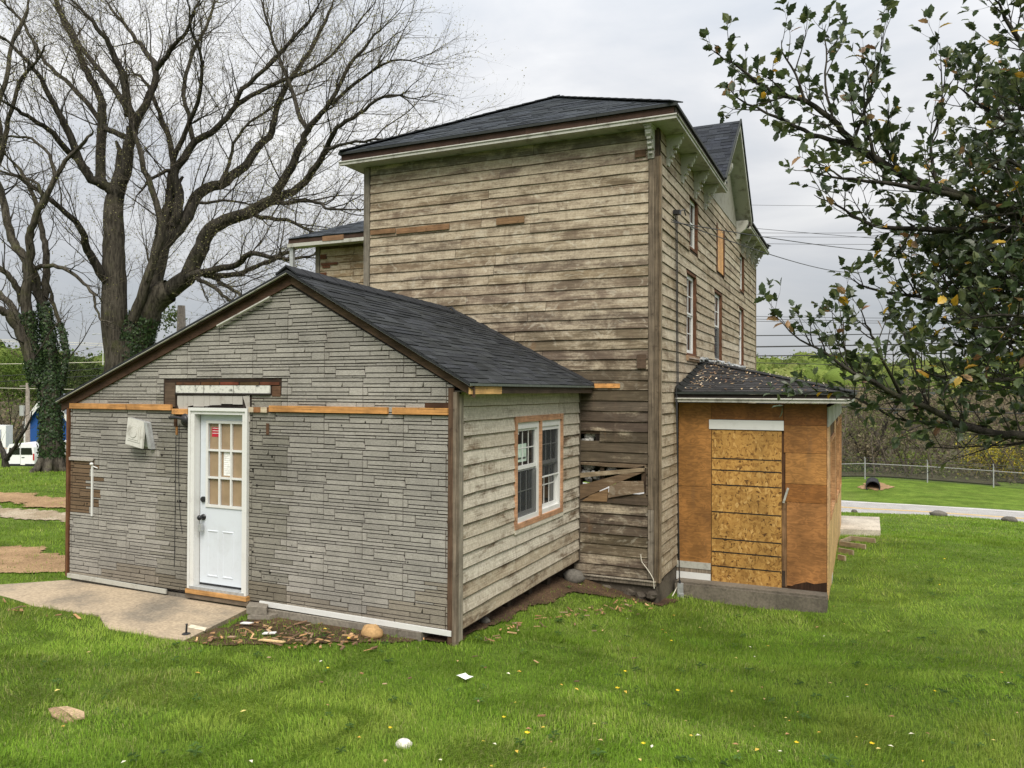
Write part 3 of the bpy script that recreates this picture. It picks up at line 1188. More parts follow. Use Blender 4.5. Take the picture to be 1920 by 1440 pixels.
mb.box(xb - .05, 7.55, ZS + .06, xb - .02, yb, ZE - .036, (.07, .055, .045, 0))
mb.build('fascia', M['board_y'], house)
for nm_, parts_ in (('eave_moulding', ((xa, ya - .005, ZS - .012, xb + .004, ya + .045, ZS + .042, (xa, ya - .008), (xb + .012, ya - .008)),
                                     (xb - .042, ya + .046, ZS - .012, xb + .004, 4.05, ZS + .042, (xb + .012, ya - .004), (xb + .012, 4.05)),
                                     (xb - .042, 7.55, ZS - .012, xb + .004, yb, ZS + .042, (xb + .012, 7.55), (xb + .012, yb)))),):
    for q in parts_:
        mb = MB()
        mb.box(*q[:6])
        mb.tube([(*q[6], ZS + .040), (*q[7], ZS + .040)], [.014, .014], 8)
        mb.build(nm_, M['trim'], house)
for q in ((xa - .012, ya - .014, xb + .012, ya + .006), (xb - .004, ya + .007, xb + .014, 4.05), (xb - .004, 7.55, xb + .014, yb)):
    mb = MB()
    mb.box(q[0], q[1], ZE - .034, q[2], q[3], ZE + .004, (.025, .028, .027, 1))
    mb.build('drip_edge', M['vcol'], house)

# carved eave brackets
PROF = [(0, 0), (.045, -.01), (.06, .05), (.05, .10), (.085, .13), (.115, .20), (.09, .25), (.13, .275), (.185, .27), (.225, .33), (.225, .37), (.255, .37), (.255, .42), (0, .42)]


def bracket(fr, u, z, sc=1.0):
    mb = MB()
    mb.prism([(a * sc, b * sc) for a, b in PROF], lambda d, zz, s: fr(u + s, z + zz, d), -.045, .045)
    mb.prism([(0, .424 * sc), (.275 * sc, .424 * sc), (.275 * sc, .405 * sc), (0, .405 * sc)], lambda d, zz, s: fr(u + s, z + zz, d), -.065, .065)
    b = mb.build('bracket', M['trim'], house)
    for k in range(5):
        t = MB()
        zz = z + (.05 + .062 * k) * sc
        dd = (.06 + .032 * k) * sc
        t.wbox(fr, u - .028, zz, u + .028, zz + .03, dd, dd + .03)
        t.build('carved_tooth', M['trim'], b)
    return b


for u in (.45, 1.45, 2.50, 3.42, 8.25, 9.1, 10.0, 10.75):
    bracket(f_side, u, 5.99)
bracket(f_rear, -.10, 5.99, .98)

# ---- cross gable on the east side
GY, GZ, GH, GB = 5.72, 8.30, 1.92, 6.62
gx0 = OV
gab = MB()
gab.col = (.046, .053, .062, 1)
rb = (xm, GY, GZ)
gab_o = MB()
for s in (-1, 1):
    e0 = (gx0 + .02, GY + s * GH, GB)
    ap = (gx0 + .02, GY, GZ)
    e1 = (xm + .6, GY + s * GH, GB)
    gab_o.face([e0, ap, rb, e1], (.046, .053, .062, 1))
go = gab_o.build('gable_roof', M['shingle'], house)
_gs = math.hypot(GH, GZ - GB)
for s in (-1,):
    nvx = np.array([0, s * (GZ - GB), GH]) / _gs

    def P_gab(u, v, h, s=s, nvx=nvx):
        return (gx0 + .03 - u, GY + s * GH * (1 - v) + nvx[1] * (h + .004), GB + (GZ - GB) * v + nvx[2] * (h + .004))
    shingles(P_gab, 18, 1.6, lambda v: (0, 1.7), go, rnd, 0, col=(.04, .045, .055))
mb = MB()
for s in (-1, 1):
    mb.prism([(GY + s * GH, GB - .12), (GY + s * GH, GB), (GY, GZ), (GY, GZ - .16)], lambda u, z, d: (d, u, z), gx0 - .03, gx0 + .015)
    mb.prism([(GY + s * GH, GB - .13), (GY + s * GH, GB - .11), (GY, GZ - .15), (GY, GZ - .17)], lambda u, z, d: (d, u, z), -.02, gx0 - .032)
mb.build('bargeboard', M['trim'], house)
for s in (-1, 1):
    mb = MB()
    mb.hexa([(-.3, GY + s * (GH + .02), GB - .075), (gx0 - .03, GY + s * (GH + .02), GB - .075), (gx0 - .03, GY, GZ - .06), (-.3, GY, GZ - .06)],
            [(-.3, GY + s * (GH + .02), GB - .06), (gx0 - .03, GY + s * (GH + .02), GB - .06), (gx0 - .03, GY, GZ - .045), (-.3, GY, GZ - .045)])
    mb.build('gable_soffit', M['trim'], house)
mb = MB()
mb.prism([(GY - GH + .1, GB - .15), (GY + GH - .1, GB - .15), (GY, GZ - .2)], lambda u, z, d: (d, u, z), -.06, .012)
mb.wbox(f_side, GY - GH + .2, 6.41, GY + GH - .2, GB - .152, .003, .02)
mb.build('gable_wall', M['oldpaint'], house)
mb = MB()
for a, b in (((gx0 + .028, GY, GZ + .02), (gx0 + .028, GY + GH + .05, GB - .02)), ((gx0 + .028, GY, GZ + .02), (gx0 + .028, GY - GH - .05, GB - .02))):
    mb.bar(a, b, .03, .05, col=(.022, .026, .024, 1))
mb.build('drip_edge', M['vcol'], house)
mb = MB()
mb.prism([(0, -.35), (.06, -.33), (.09, -.2), (.2, -.12), (.26, 0), (.26, .08), (0, .08)], lambda d, z, s: (.01 + d, GY - .62 + s, GB + .55 + z), -.05, .05)
mb.prism([(0, -.35), (.06, -.33), (.09, -.2), (.2, -.12), (.26, 0), (.26, .08), (0, .08)], lambda d, z, s: (.01 + d, GY + 1.72 + s, GB - .12 + z), -.05, .05)
mb.build('bracket', M['trim'], house)

# ---- wing behind, to the left
YW = 3.0
f_wing = frame((0, YW, 0), (1, 0, 0), (0, -1, 0))
wing = wall_with_holes(f_wing, -8.38, -W_ - .02, 0, 5.85, -.1, -.002, [], M['timber'], 'wing_wall', house, (.08, .055, .035, 0))
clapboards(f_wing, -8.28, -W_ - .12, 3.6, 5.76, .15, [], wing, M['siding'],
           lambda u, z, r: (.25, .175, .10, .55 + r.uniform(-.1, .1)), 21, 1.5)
for (u0, z0, u1, z1) in ((-8.26, 5.56, -8.10, 5.66), (-8.24, 5.42, -7.8, 5.47), (-8.26, 5.15, -8.10, 5.26), (-8.2, 5.36, -8.0, 5.41)):
    mb = MB()
    mb.wbox(f_wing, u0, z0, u1, z1, .026, .04, (.12, .05, .028, 0))
    mb.build('patch_board', M['board'], wing)
mb = MB()
mb.wbox(f_wing, -8.40, 0, -8.29, 5.84, 0, .03, (.17, .15, .12, 0))
mb.build('corner_board', M['timber'], house)
mb = MB()
mb.col = (.046, .053, .062, 1)
e0, e1 = (-8.86, YW - .42, 5.98), (-W_ - .02, YW - .42, 5.98)
t0, t1 = (-6.6, YW + 2.0, 7.05), (-W_ - .02, YW + 2.0, 7.05)
mb.face([e0, e1, t1, t0])
mb.face([e0, t0, (-8.86, YW + 5, 5.98)])
wr = mb.build('wing_roof', M['shingle'], house)


def P_wing(u, v, h):
    return (-8.86 + u, YW - .42 + 2.42 * v - .4 * h, 5.984 + 1.07 * v + .9 * h)


shingles(P_wing, 16, 3.8, lambda v: (2.26 * v, 3.84), wr, rnd, 0, col=(.046, .053, .062), tab=(.2, .4))
mb = MB()
mb.box(-8.84, YW - .40, 5.88, -W_ - .02, YW - .37, 5.97, (.06, .036, .026, 0))
mb.build('fascia', M['board'], house)
mb = MB()
mb.box(-8.86, YW - .42, 5.80, -W_ - .02, YW - .375, 5.875)
mb.box(-8.84, YW - .37, 5.84, -W_ - .02, YW + .0, 5.852)
mb.build('soffit', M['trim'], house)
mb = MB()
mb.box(-7.9, YW - .43, 5.86, -7.35, YW - .405, 5.965, (.20, .115, .065, 0))
mb.build('patch_board', M['board'], house)
mb = MB()
mb.box(-8.84, YW - .36, 2.5, -8.75, YW - .29, 5.80)
mb.build('downspout', M['gal'], house)

# cables clipped down the side wall to the loose meter box
for i, (ya_, yb_) in enumerate(((.93, .98), (1.02, 1.06))):
    mb = MB()
    x_ = .045
    pts = [(x_, ya_ - .02, 5.42), (x_, ya_ + .01, 4.6), (x_ + .004, ya_ + .03, 3.6), (x_ + .01, ya_ + .04, 2.85), (.06 + .01 * i, .88 + i * .03, 2.55),
           (.09, .87 + i * .012, 1.5), (.11, .87 + .01 * i, .3), (.12, .865 + .01 * i, -.2)]
    mb.tube(pts, [.0075] * len(pts), 6)
    tag(mb.build('service_cable', M['cable'], smooth=True), 'black cable running down the house side wall from the bracket, ' + ('left one of two' if i == 0 else 'right one of two'), 'cable', 'cables down the side wall')
mb = MB()
mb.box(.02, .83, 5.36, .12, .95, 5.42)
mb.tube([(.05, .9, 5.4), (.16, .95, 5.44), (.18, 1.0, 5.36)], [.012] * 3, 6)
mb.build('cable_bracket', M['darkmetal'], house)

# foundation
mb = MB()
mb.box(-W_, -.0, -.6, .0, .35, -.08, (1, 1, 1, 1))
mb.box(-.3, .352, -.9, -.0, L_, -.03, (1, 1, 1, 1))
for i in range(7):
    u = -1.1 + i * .17
    mb.ball((u, -.02, -.22 + rnd.uniform(-.06, .05)), rnd.uniform(.08, .14), .07, rnd.uniform(.05, .08), 8, 5, .25, i)
mb.build('foundation', M['found'], house)
# =================================================================== ANNEX
D_A = 3.8476
XA0, XA1, XAP = -6.98, -1.18, -3.33
ZBA, ZLA, ZRA, ZAP = .225, 2.523, 2.77, 3.93
annex = thing('annex', 'low gabled annex faced in grey imitation stone with a white door', 'building', (XA1, -D_A, .15))
fa = frame((0, -D_A, 0), (1, 0, 0), (0, -1, 0))
fs = frame((XA1, 0, 0), (0, 1, 0), (1, 0, 0))


def gable_z(u):
    return ZLA + (ZAP - ZLA) * (u - XA0) / (XAP - XA0) if u < XAP else ZRA + (ZAP - ZRA) * (XA1 - u) / (XA1 - XAP)


DU0, DU1, DZ0, DZ1 = -4.77, -3.925, .28, 2.455       # door opening
DOOR = (DU0, DZ0 - .1, DU1, DZ1)
front = MB()
front.col = (.045, .036, .030, 0)
for q in ([(XA0, ZBA - .02), (DU0, ZBA - .02), (DU0, gable_z(DU0)), (XA0, gable_z(XA0))],
          [(DU0, DZ1), (DU1, DZ1), (DU1, gable_z(DU1)), (DU0, gable_z(DU0))],
          [(DU1, ZBA - .02), (XAP, ZBA - .02), (XAP, gable_z(XAP)), (DU1, gable_z(DU1))],
          [(XAP, ZBA - .02), (XA1, ZBA - .02), (XA1, gable_z(XA1)), (XAP, gable_z(XAP))]):
    front.prism(q, fa, -.12, -.004)
front_o = front.build('front_wall', M['timber'], annex)

# imitation stone: courses of long thin stones, one object per stone for those nearest the camera
pieces = []
rs = random.Random(4)
STONE_EX = [(DU0 - .03, 0, DU1 + .03, DZ1 + .02), (-5.27, 2.44, -5.04, 2.80), (-5.06, 2.60, -3.42, 2.80), (-5.06, 2.30, -4.75, 2.62), (-4.8, 2.44, -3.86, 2.66),
            (-1.52, 2.50, -1.18, 2.56)]
# the facing comes in moulded panels, all alike, laid in running bond
PANEL = [(0, 0, 378, 74, 0), (0, 74, 378, 116, 0), (378, 0, 1150, 46, 0), (378, 46, 845, 116, 26), (845, 46, 1150, 116, 0),
         (0, 116, 68, 220, 0), (68, 116, 674, 176, 0), (674, 116, 946, 176, 0), (68, 176, 292, 220, 0), (292, 176, 946, 220, 0), (946, 116, 1150, 220, 0),
         (0, 220, 465, 266, 0), (465, 220, 1150, 262, 0), (0, 266, 300, 300, 0), (300, 266, 760, 300, 0), (760, 262, 1150, 300, 0),
         (0, 300, 168, 390, 0), (0, 390, 168, 445, 0), (168, 300, 600, 340, 0), (168, 340, 600, 420, -26), (168, 420, 420, 445, 0), (420, 420, 612, 445, 0),
         (600, 300, 1052, 385, 0), (612, 385, 1150, 445, 0), (1052, 300, 1150, 385, 0)]
PWID, PHGT = 1.03, .392
_su, _sz = on_y(680.4, 912, -D_A)[0], on_y(680, 912, -D_A)[2]
for r_ in range(-8, 9):
    ztop = _sz + r_ * PHGT + PHGT
    if ztop < ZBA or ztop - PHGT > ZAP:
        continue
    for c_ in range(-9, 9):
        uo = _su + c_ * PWID + (PWID / 2 if r_ % 2 else 0)
        if uo + PWID < XA0 or uo > XA1:
            continue
        for (a_, t_, b_, d_, sl_) in PANEL:
            k_ = PWID / 1150
            h_ = PHGT / 445
            p_, q_ = max(uo + a_ * k_, XA0 + .01), min(uo + b_ * k_, XA1 - .006)
            z0_, z1_ = max(ztop - d_ * h_, ZBA), ztop - t_ * h_
            if q_ - p_ > .015 and z1_ - z0_ > .012:
                pieces.append((p_, z0_, q_, z1_, sl_ * k_ if q_ == uo + b_ * k_ else 0))
out = []
for (p, a, q, b, sl) in pieces:
    bad = False
    spans = [(p, q)]
    for h in STONE_EX:
        if h[1] < (a + b) / 2 < h[3]:
            ns = []
            for s in spans:
                if h[2] <= s[0] or h[0] >= s[1]:
                    ns.append(s)
                else:
                    if h[0] - s[0] > .02:
                        ns.append((s[0], h[0]))
                    if s[1] - h[2] > .02:
                        ns.append((h[2], s[1]))
            spans = ns
    for s in spans:
        quad = [(s[0] + .003, a + .0035), (s[1] - .003 - sl / 2, a + .0035), (s[1] - .003 + sl / 2, b - .0065), (s[0] + .003, b - .0065)]
        for (ua, za, ub, zb) in ((XA0, ZLA, XAP, ZAP), (XAP, ZAP, XA1, ZRA)):        # cut to the rakes
            m_ = (zb - za) / (ub - ua)
            inside = lambda v: v[1] - (za - .055 + m_ * (v[0] - ua)) <= 0
            res_ = []
            for i_ in range(len(quad)):
                p0_, p1_ = quad[i_], quad[(i_ + 1) % len(quad)]
                if inside(p0_):
                    res_.append(p0_)
                if inside(p0_) != inside(p1_):
                    e0_ = p0_[1] - (za - .055 + m_ * (p0_[0] - ua))
                    e1_ = p1_[1] - (za - .055 + m_ * (p1_[0] - ua))
                    t_ = e0_ / (e0_ - e1_)
                    res_.append((p0_[0] + (p1_[0] - p0_[0]) * t_, p0_[1] + (p1_[1] - p0_[1]) * t_))
            quad = res_
            if len(quad) < 3:
                break
        if len(quad) < 3 or max(v[1] for v in quad) - min(v[1] for v in quad) < .006:
            continue
        out.append(quad)


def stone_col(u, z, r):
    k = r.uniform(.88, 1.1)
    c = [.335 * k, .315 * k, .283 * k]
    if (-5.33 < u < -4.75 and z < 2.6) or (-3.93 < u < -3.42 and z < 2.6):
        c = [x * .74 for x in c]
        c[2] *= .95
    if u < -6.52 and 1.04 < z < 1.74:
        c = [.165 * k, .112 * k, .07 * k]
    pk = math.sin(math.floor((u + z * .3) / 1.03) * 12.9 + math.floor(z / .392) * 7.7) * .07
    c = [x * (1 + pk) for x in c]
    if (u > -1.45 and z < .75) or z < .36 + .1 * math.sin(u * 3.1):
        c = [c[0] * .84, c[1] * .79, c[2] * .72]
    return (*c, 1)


out.sort(key=lambda q: (q[0][0] - CX) ** 2 + (q[0][1] - CZ) ** 2 - (q[1][0] - q[0][0]) * 6)
rest = MB()
for i, q in enumerate(out):
    cu, cz = sum(v[0] for v in q) / len(q), sum(v[1] for v in q) / len(q)
    dep = rs.uniform(.008, .0125)
    old = cu < -6.52 and 1.04 < cz < 1.74
    if old:
        dep -= .0045
    mb = MB() if i < 300 else rest
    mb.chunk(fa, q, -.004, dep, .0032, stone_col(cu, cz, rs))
    if i < 300:
        mb.build('stone', M['stone'], front_o)
rest.build('stone_facing', M['stone'], front_o, kind='stuff', label='grey imitation stone courses on the upper and left part of the wall')
# nail holes and chips
mb = MB()
for _ in range(46):
    u, z = rs.uniform(XA0 + .3, XA1 - .2), rs.uniform(.4, 2.4)
    if rs.random() < .5:
        u = rs.choice((rs.uniform(-5.25, -4.82), rs.uniform(-3.86, -3.45)))
    if DU0 - .05 < u < DU1 + .05:
        continue
    s = rs.uniform(.006, .016)
    mb.prism([(u + s * math.cos(k * 1.05) * rs.uniform(.6, 1.2), z + s * math.sin(k * 1.05) * rs.uniform(.6, 1.2)) for k in range(6)], fa, .004, .0142, (.012, .010, .008, 1))
mb.build('nail_hole', M['vcol'], front_o, kind='stuff')
mb = MB()
mb.wbox(fa, -6.54, 1.02, -6.515, 1.70, .012, .03)
mb.ball(fa(-6.53, 1.70, .03), .03, .02, .02, 8, 6)
mb.tube([fa(-6.52, 1.67, .02), fa(-6.42, 1.65, .025)], [.008, .006], 6)
mb.build('white_strip', M['white'], annex, label='thin white strip hanging beside the torn patch of facing')
mb = MB()
mb.prism([(-6.97, 1.735), (-6.52, 1.735), (-6.50, 1.765), (-6.60, 1.78), (-6.97, 1.775)], fa, .0125, .03, (.40, .37, .33, 1))
mb.build('torn_facing', M['stone'], annex)
mb = MB()
for pts in ([(-4.995, 2.25), (-5.0, 1.75), (-4.985, 1.3), (-4.95, 1.02), (-4.93, .92)], [(-5.05, 2.1), (-5.052, 1.2), (-5.06, .5)]):
    mb.tube([fa(a, b, .017) for a, b in pts], [.0035] * len(pts), 5)
mb.build('thin_wire', M['cable'], annex)

# orange rails left from the old porch roof
for u0, u1, z0, z1, c in ((-6.95, -5.11, 2.42, 2.49, (.47, .235, .085, 0)), (-5.09, -4.83, 2.375, 2.44, (.50, .25, .09, 0)),
                          (-3.57, -1.965, 2.425, 2.495, (.46, .225, .075, 0)), (-1.905, -1.235, 2.425, 2.495, (.50, .25, .085, 0))):
    mb = MB()
    mb.wbox(fa, u0, z0, u1, z1, .0135, .045, c)
    mb.build('rail_board', M['board'], annex, label='orange bare pine rail nailed across the facing')
mb = MB()
mb.wbox(fa, -3.87, 2.415, -3.60, 2.475, .0135, .04, (.24, .115, .05, 0))
mb.wbox(fa, -3.87, 2.415, -3.80, 2.475, .0405, .045, (.50, .42, .30, 0))
mb.wbox(fa, -3.69, 2.415, -3.60, 2.475, .0405, .045, (.50, .42, .30, 0))
mb.build('rail_offcut', M['board'], annex)
mb = MB()
mb.wbox(fa, -1.53, 2.50, -1.20, 2.555, -.003, .006, (.07, .035, .02, 0))
mb.build('torn_gap', M['board'], annex)
# torn strip over the door
mb = MB()
edge = [(-5.27, 2.44), (-5.06, 2.44), (-5.06, 2.58), (-3.41, 2.56), (-3.41, 2.795)]
k = 22
for i in range(k + 1):
    edge.append((-3.41 - (5.27 - 3.41) * i / k, 2.80 + rs.uniform(-.018, .018)))
mb.prism(edge, fa, -.003, .004, (.035, .022, .015, 0))
mb.wbox(fa, -5.24, 2.46, -5.07, 2.76, .0045, .016, (.085, .058, .04, 0))
for k_, (a_, b_) in enumerate(((-5.05, -4.66), (-4.64, -4.36), (-4.34, -4.06), (-4.03, -3.75), (-3.73, -3.45))):
    mb.wbox(fa, a_, 2.732, b_, 2.765, .0045, .014, (.09 + .03 * (k_ % 3), .042 + .012 * (k_ % 2), .022, 0))
mb.wbox(fa, -3.55, 2.60, -3.43, 2.72, .0045, .014, (.11, .06, .035, 0))
mb.build('exposed_sheathing', M['board'], annex, label='dark exposed boards in the torn strip above the door')
for u0, u1 in ((-5.05, -4.60), (-4.585, -4.13), (-4.115, -3.58)):
    mb = MB()
    mb.wbox(fa, u0, 2.635, u1, 2.725, .0045, .022)
    mb.build('painted_board', M['peel'], annex, label='old board of flaking white and black paint over the door')
mb = MB()
mb.wbox(fa, -5.06, 2.615, -3.57, 2.633, .0045, .03, (.03, .026, .022, 0))
mb.build('ledge', M['board'], annex)
beads = [-5.03, -4.93, -4.855, -4.765, -4.59, -4.50, -4.32, -4.14, -3.99]
for a, b in zip(beads, beads[1:]):
    mb = MB()
    lowz = DZ1 + .004
    if b <= -4.85:
        pl = [(a + .002, 2.60), (b - .002, 2.60), (b - .002, 2.415 if a < -5 else 2.44), ((a + b) / 2, 2.385), (a + .002, 2.50 if a < -5 else 2.40)]
    elif a < -4.80 < b + .1 and b < -4.7:
        pl = [(a + .002, 2.60), (b - .002, 2.60), (b - .002, DZ1 + .03), (a + .002, 2.47)]
    else:
        pl = [(a + .002, 2.602), (b - .002, 2.602), (b - .002, lowz + .03 + .02 * math.sin(a * 7)), (a + .002, lowz + .03 + .02 * math.sin(a * 7))]
    mb.prism(pl, fa, .005, .018)
    mb.build('beaded_board', M['beige'], annex)
mb = MB()
mb.prism([(-3.985, 2.60), (-3.88, 2.61), (-3.87, 2.30), (-3.915, 2.29), (-3.915, 2.44)], fa, .0136, .02)
mb.build('torn_panel', M['beige'], annex)
mb = MB()
mb.prism([(-4.62, DZ1 + .006), (-4.45, DZ1 + .035), (-4.2, DZ1 + .04), (-4.0, DZ1 + .006)], fa, .019, .024, (.012, .008, .006, 0))
mb.build('gap_shade', M['board'], annex)  # solid near-black wedge; the shade of a gap put in as colour

# door
door = MB()
fz = .075
for q in ((DU0 - .035, DZ0 - .0, DU0 + .045, DZ1), (DU1 - .045, DZ0, DU1 + .035, DZ1), (DU0 + .045, DZ1 - .075, DU1 - .045, DZ1)):
    door.wbox(fa, *q, -.10, .035)
for q in ((DU0 - .04, DZ0 - .0, DU0 - .01, DZ1 + .004), (DU1 + .01, DZ0, DU1 + .04, DZ1 + .004), (DU0 - .01, DZ1 - .035, DU1 + .01, DZ1 + .004)):
    door.wbox(fa, *q, .0355, .052)
frame_o = door.build('door_frame', M['white'], annex)
mb = MB()
mb.wbox(fa, DU0 + .046, DZ0, DU0 + .052, DZ1 - .076, -.09, -.06, (.01, .01, .01, 1))
mb.build('weather_seal', M['black'], frame_o)
mb = MB()
mb.wbox(fa, DU0 - .02, DZ0 - .005, DU1 + .02, DZ0 + .028, -.10, .05)
mb.build('threshold', M['gal'], annex)
mb = MB()
mb.wbox(fa, DU0 + .05, DZ0 + .028, DU1 - .05, DZ0 + .055, -.095, -.062)
mb.build('door_sweep', M['black'], annex)
S0, S1, SB, ST = DU0 + .053, DU1 - .048, DZ0 + .056, DZ1 - .08
LU0, LU1, LZ0, LZ1 = S0 + .125, S1 - .075, 1.285, 2.275         # glazed part
LU1 = S1 - .07
slab = MB()
for q in ((S0, SB, LU0, ST), (LU1, SB, S1, ST), (LU0, LZ1, LU1, ST), (LU0, SB, LU1, LZ0)):
    slab.wbox(fa, *q, -.10, -.058)
slab_o = slab.build('door', M['door'], annex, label='white half glazed door with nine panes')
mb = MB()
gb = .028
for q in ((LU0 - gb, LZ0 - gb, LU0 + .006, LZ1 + gb), (LU1 - .006, LZ0 - gb, LU1 + gb, LZ1 + gb), (LU0 + .006, LZ1 - .006, LU1 - .006, LZ1 + gb), (LU0 + .006, LZ0 - gb, LU1 - .006, LZ0 + .006)):
    mb.wbox(fa, *q, -.0575, -.045)
mb.build('glazing_bead', M['white'], slab_o)
mb = MB()
for i in (1, 2):
    uu = LU0 + (LU1 - LU0) * i / 3
    mb.wbox(fa, uu - .012, LZ0 + .006, uu + .012, LZ1 - .006, -.075, -.05)
for i in (1, 2):
    zz = LZ0 + (LZ1 - LZ0) * i / 3
    mb.wbox(fa, LU0 + .006, zz - .012, LU1 - .006, zz + .012, -.074, -.0505)
mb.build('muntin', M['white'], slab_o)
for i in range(3):
    for j in range(3):
        mb = MB()
        a, b = LU0 + (LU1 - LU0) * i / 3, LZ0 + (LZ1 - LZ0) * j / 3
        mb.wbox(fa, a + .004, b + .004, a + (LU1 - LU0) / 3 - .004, b + (LZ1 - LZ0) / 3 - .004, -.095, -.0795)
        mb.build('pane', M['tan'], slab_o)
w3, h3 = (LU1 - LU0) / 3, (LZ1 - LZ0) / 3
mb = MB()
mb.wbox(fa, LU0 + .035, LZ0 + 2 * h3 + .16, LU0 + w3 - .014, LZ0 + 3 * h3 - .055, -.0793, -.078)
st = mb.build('sticker', M['red'], slab_o, label='red sticker on the top left pane')
mb = MB()
for k_ in range(3):
    mb.wbox(fa, LU0 + .045, LZ0 + 2 * h3 + .20 + k_ * .03, LU0 + w3 - .03, LZ0 + 2 * h3 + .206 + k_ * .03, -.0779, -.0775)
mb.build('sticker_print', M['paper'], slab_o)
mb = MB()
mb.wbox(fa, LU0 + w3 + .045, LZ0 + h3 + .03, LU0 + 2 * w3 - .016, LZ0 + 2 * h3 - .018, -.0793, -.078)
mb.build('notice', M['paper'], slab_o, label='white paper notice in the middle pane')
mb = MB()
for k_ in range(9):
    mb.wbox(fa, LU0 + w3 + .055, LZ0 + h3 + .06 + k_ * .025, LU0 + 2 * w3 - .03 - (k_ % 3) * .02, LZ0 + h3 + .0635 + k_ * .025, -.0779, -.0777, (.3, .32, .3, 1))
mb.build('notice_print', M['vcol'], slab_o)
mb = MB()
for (a, b) in ((S0 + .12, .98), (S0 + .36, .98)):
    wv, hv = (.175, .56)
    for q in ((a, b - .02, a + wv, b), (a, b - hv, a + wv, b - hv + .02), (a, b - hv + .02, a + .018, b - .02), (a + wv - .018, b - hv + .02, a + wv, b - .02)):
        mb.slab(fa, [(q[0], q[1]), (q[2], q[1]), (q[2], q[3]), (q[0], q[3])], -.058, -.051, .006)
mb.build('panel_moulding', M['door'], slab_o)
mb = MB()
mb.prism([(S0 + .06 + .035 * math.cos(k * .5236), 1.345 + .035 * math.sin(k * .5236)) for k in range(12)], fa, -.0575, -.035)
mb.build('deadbolt', M['black'], slab_o)
mb = MB()
mb.prism([(S0 + .06 + .036 * math.cos(k * .5236), 1.13 + .036 * math.sin(k * .5236)) for k in range(12)], fa, -.0575, -.04)
mb.tube([fa(S0 + .06, 1.13, -.04), fa(S0 + .06, 1.13, .0)], [.014, .014], 8)
mb.ball(fa(S0 + .06, 1.13, .012), .032, .026, .032, 12, 8)
mb.build('door_knob', M['black'], slab_o, True)
mb = MB()
mb.wbox(fa, S0 + .035, .965, S0 + .085, 1.05, -.03, .012)
mb.tube([fa(S0 + .045, 1.05, -.01), fa(S0 + .045, 1.12, -.005), fa(S0 + .078, 1.12, -.005), fa(S0 + .078, 1.05, -.01)], [.005] * 4, 6)
lk = mb.build('key_box', M['gal'])
tag(lk, 'small grey key lockbox hanging from the door knob', 'lockbox')
mb = MB()
mb.wbox(fa, DU0 - .05, DZ0 - .055, DU1 + .06, DZ0 - .006, -.05, .07, (.50, .27, .10, 0))
mb.build('sill_board', M['board'], annex, label='new orange sill board under the door')
mb = MB()
mb.wbox(fa, DU0 - .06, ZBA - .06, DU1 + .07, DZ0 - .056, -.05, .055, (.16, .125, .09, 0))
mb.build('sill_beam', M['board'], annex, label='old grey brown beam under the door sill')
# white starter strips
for u0, u1, za, zb in ((XA0 + .0, -5.18, ZBA - .0, ZBA - .02), (-3.70, -1.19, ZBA + .01, ZBA - .01)):
    mb = MB()
    mb.prism([(u0, za - .045), (u1, zb - .045), (u1, zb + .01), (u0, za + .01)], fa, .0136, .034)
    mb.build('base_strip', M['trim'] if u0 < -5 else M['white'], annex)
# vent hood and lamp
vent = thing('dryer_vent', 'pale grey metal vent hood hanging loose on the imitation stone wall', 'vent', fa(-5.6, 1.95, 0))
mb = MB()
fv = lambda u, z, d: fa(-5.62 + u * .97 - z * .24, 2.13 + z * .97 + u * -.17, d)
mb.prism([(-.17, -.17), (.19, -.17), (.19, .17), (-.17, .17)], fv, .014, .03)
mb.build('back_plate', M['gal'], vent)
mb = MB()
fv2 = lambda u, z, d: fv(u, z, d + (.17 - z) * .30)
mb.prism([(-.175, -.17), (.125, -.17), (.125, .165), (-.175, .165)], fv2, .035, .06)
vh = mb.build('hood', M['trim'], vent)
mb = MB()
for s, d in ((.11, .068), (.085, .075)):
    mb.prism([(-.03 - s, -s), (-.03 + s, -s), (-.03 + s, s), (-.03 - s, s)], fv2, .0605, d)
mb.prism([(-.03 + .06 * math.cos(k * .5236), .06 * math.sin(k * .5236)) for k in range(12)], fv2, .0755, .085)
mb.build('raised_ring', M['trim'], vh)
mb = MB()
mb.prism([(.13, -.17), (.185, -.17), (.185, .165), (.13, .165)], fv, .031, .075)
mb.build('side_flap', M['gal'], vent)
lamp = thing('wall_lamp', 'dark metal wall lamp arm with a round base beside the white door', 'lamp', fa(-4.92, 2.3, 0))
mb = MB()
mb.prism([(-4.865 + .07 * math.cos(k * .3927), 2.31 + .075 * math.sin(k * .3927)) for k in range(16)], fa, .012, .05)
mb.ball(fa(-4.865, 2.31, .05), .05, .035, .055, 12, 8)
mb.build('base', M['darkmetal'], lamp, True)
mb = MB()
mb.tube([fa(-4.87, 2.32, .06), fa(-4.95, 2.335, .09), fa(-5.05, 2.33, .10)], [.022, .018, .022], 8, None, True)
mb.build('arm', M['darkmetal'], lamp, True)
mb = MB()
mb.wbox(fa, -5.07, 2.22, -5.03, 2.345, .0135, .03, (.07, .035, .018, 0))
mb.wbox(fa, -5.05, 2.12, -5.02, 2.22, .0135, .022, (.35, .17, .06, 0))
mb.wbox(fa, -3.63, 2.16, -3.59, 2.29, .0135, .02, (.09, .05, .03, 0))
mb.build('splinter', M['board'], annex)

# rakes
mb = MB()
for a, b in (((XA0 - .14, ZLA - .055), (XAP + .06, ZAP + .035)), ((XA1 + .22, ZRA - .115), (XAP + .06, ZAP + .035))):
    pass
RL, RP, RR = (-7.12, 2.535), (-3.27, 4.02), (-.94, 2.745)


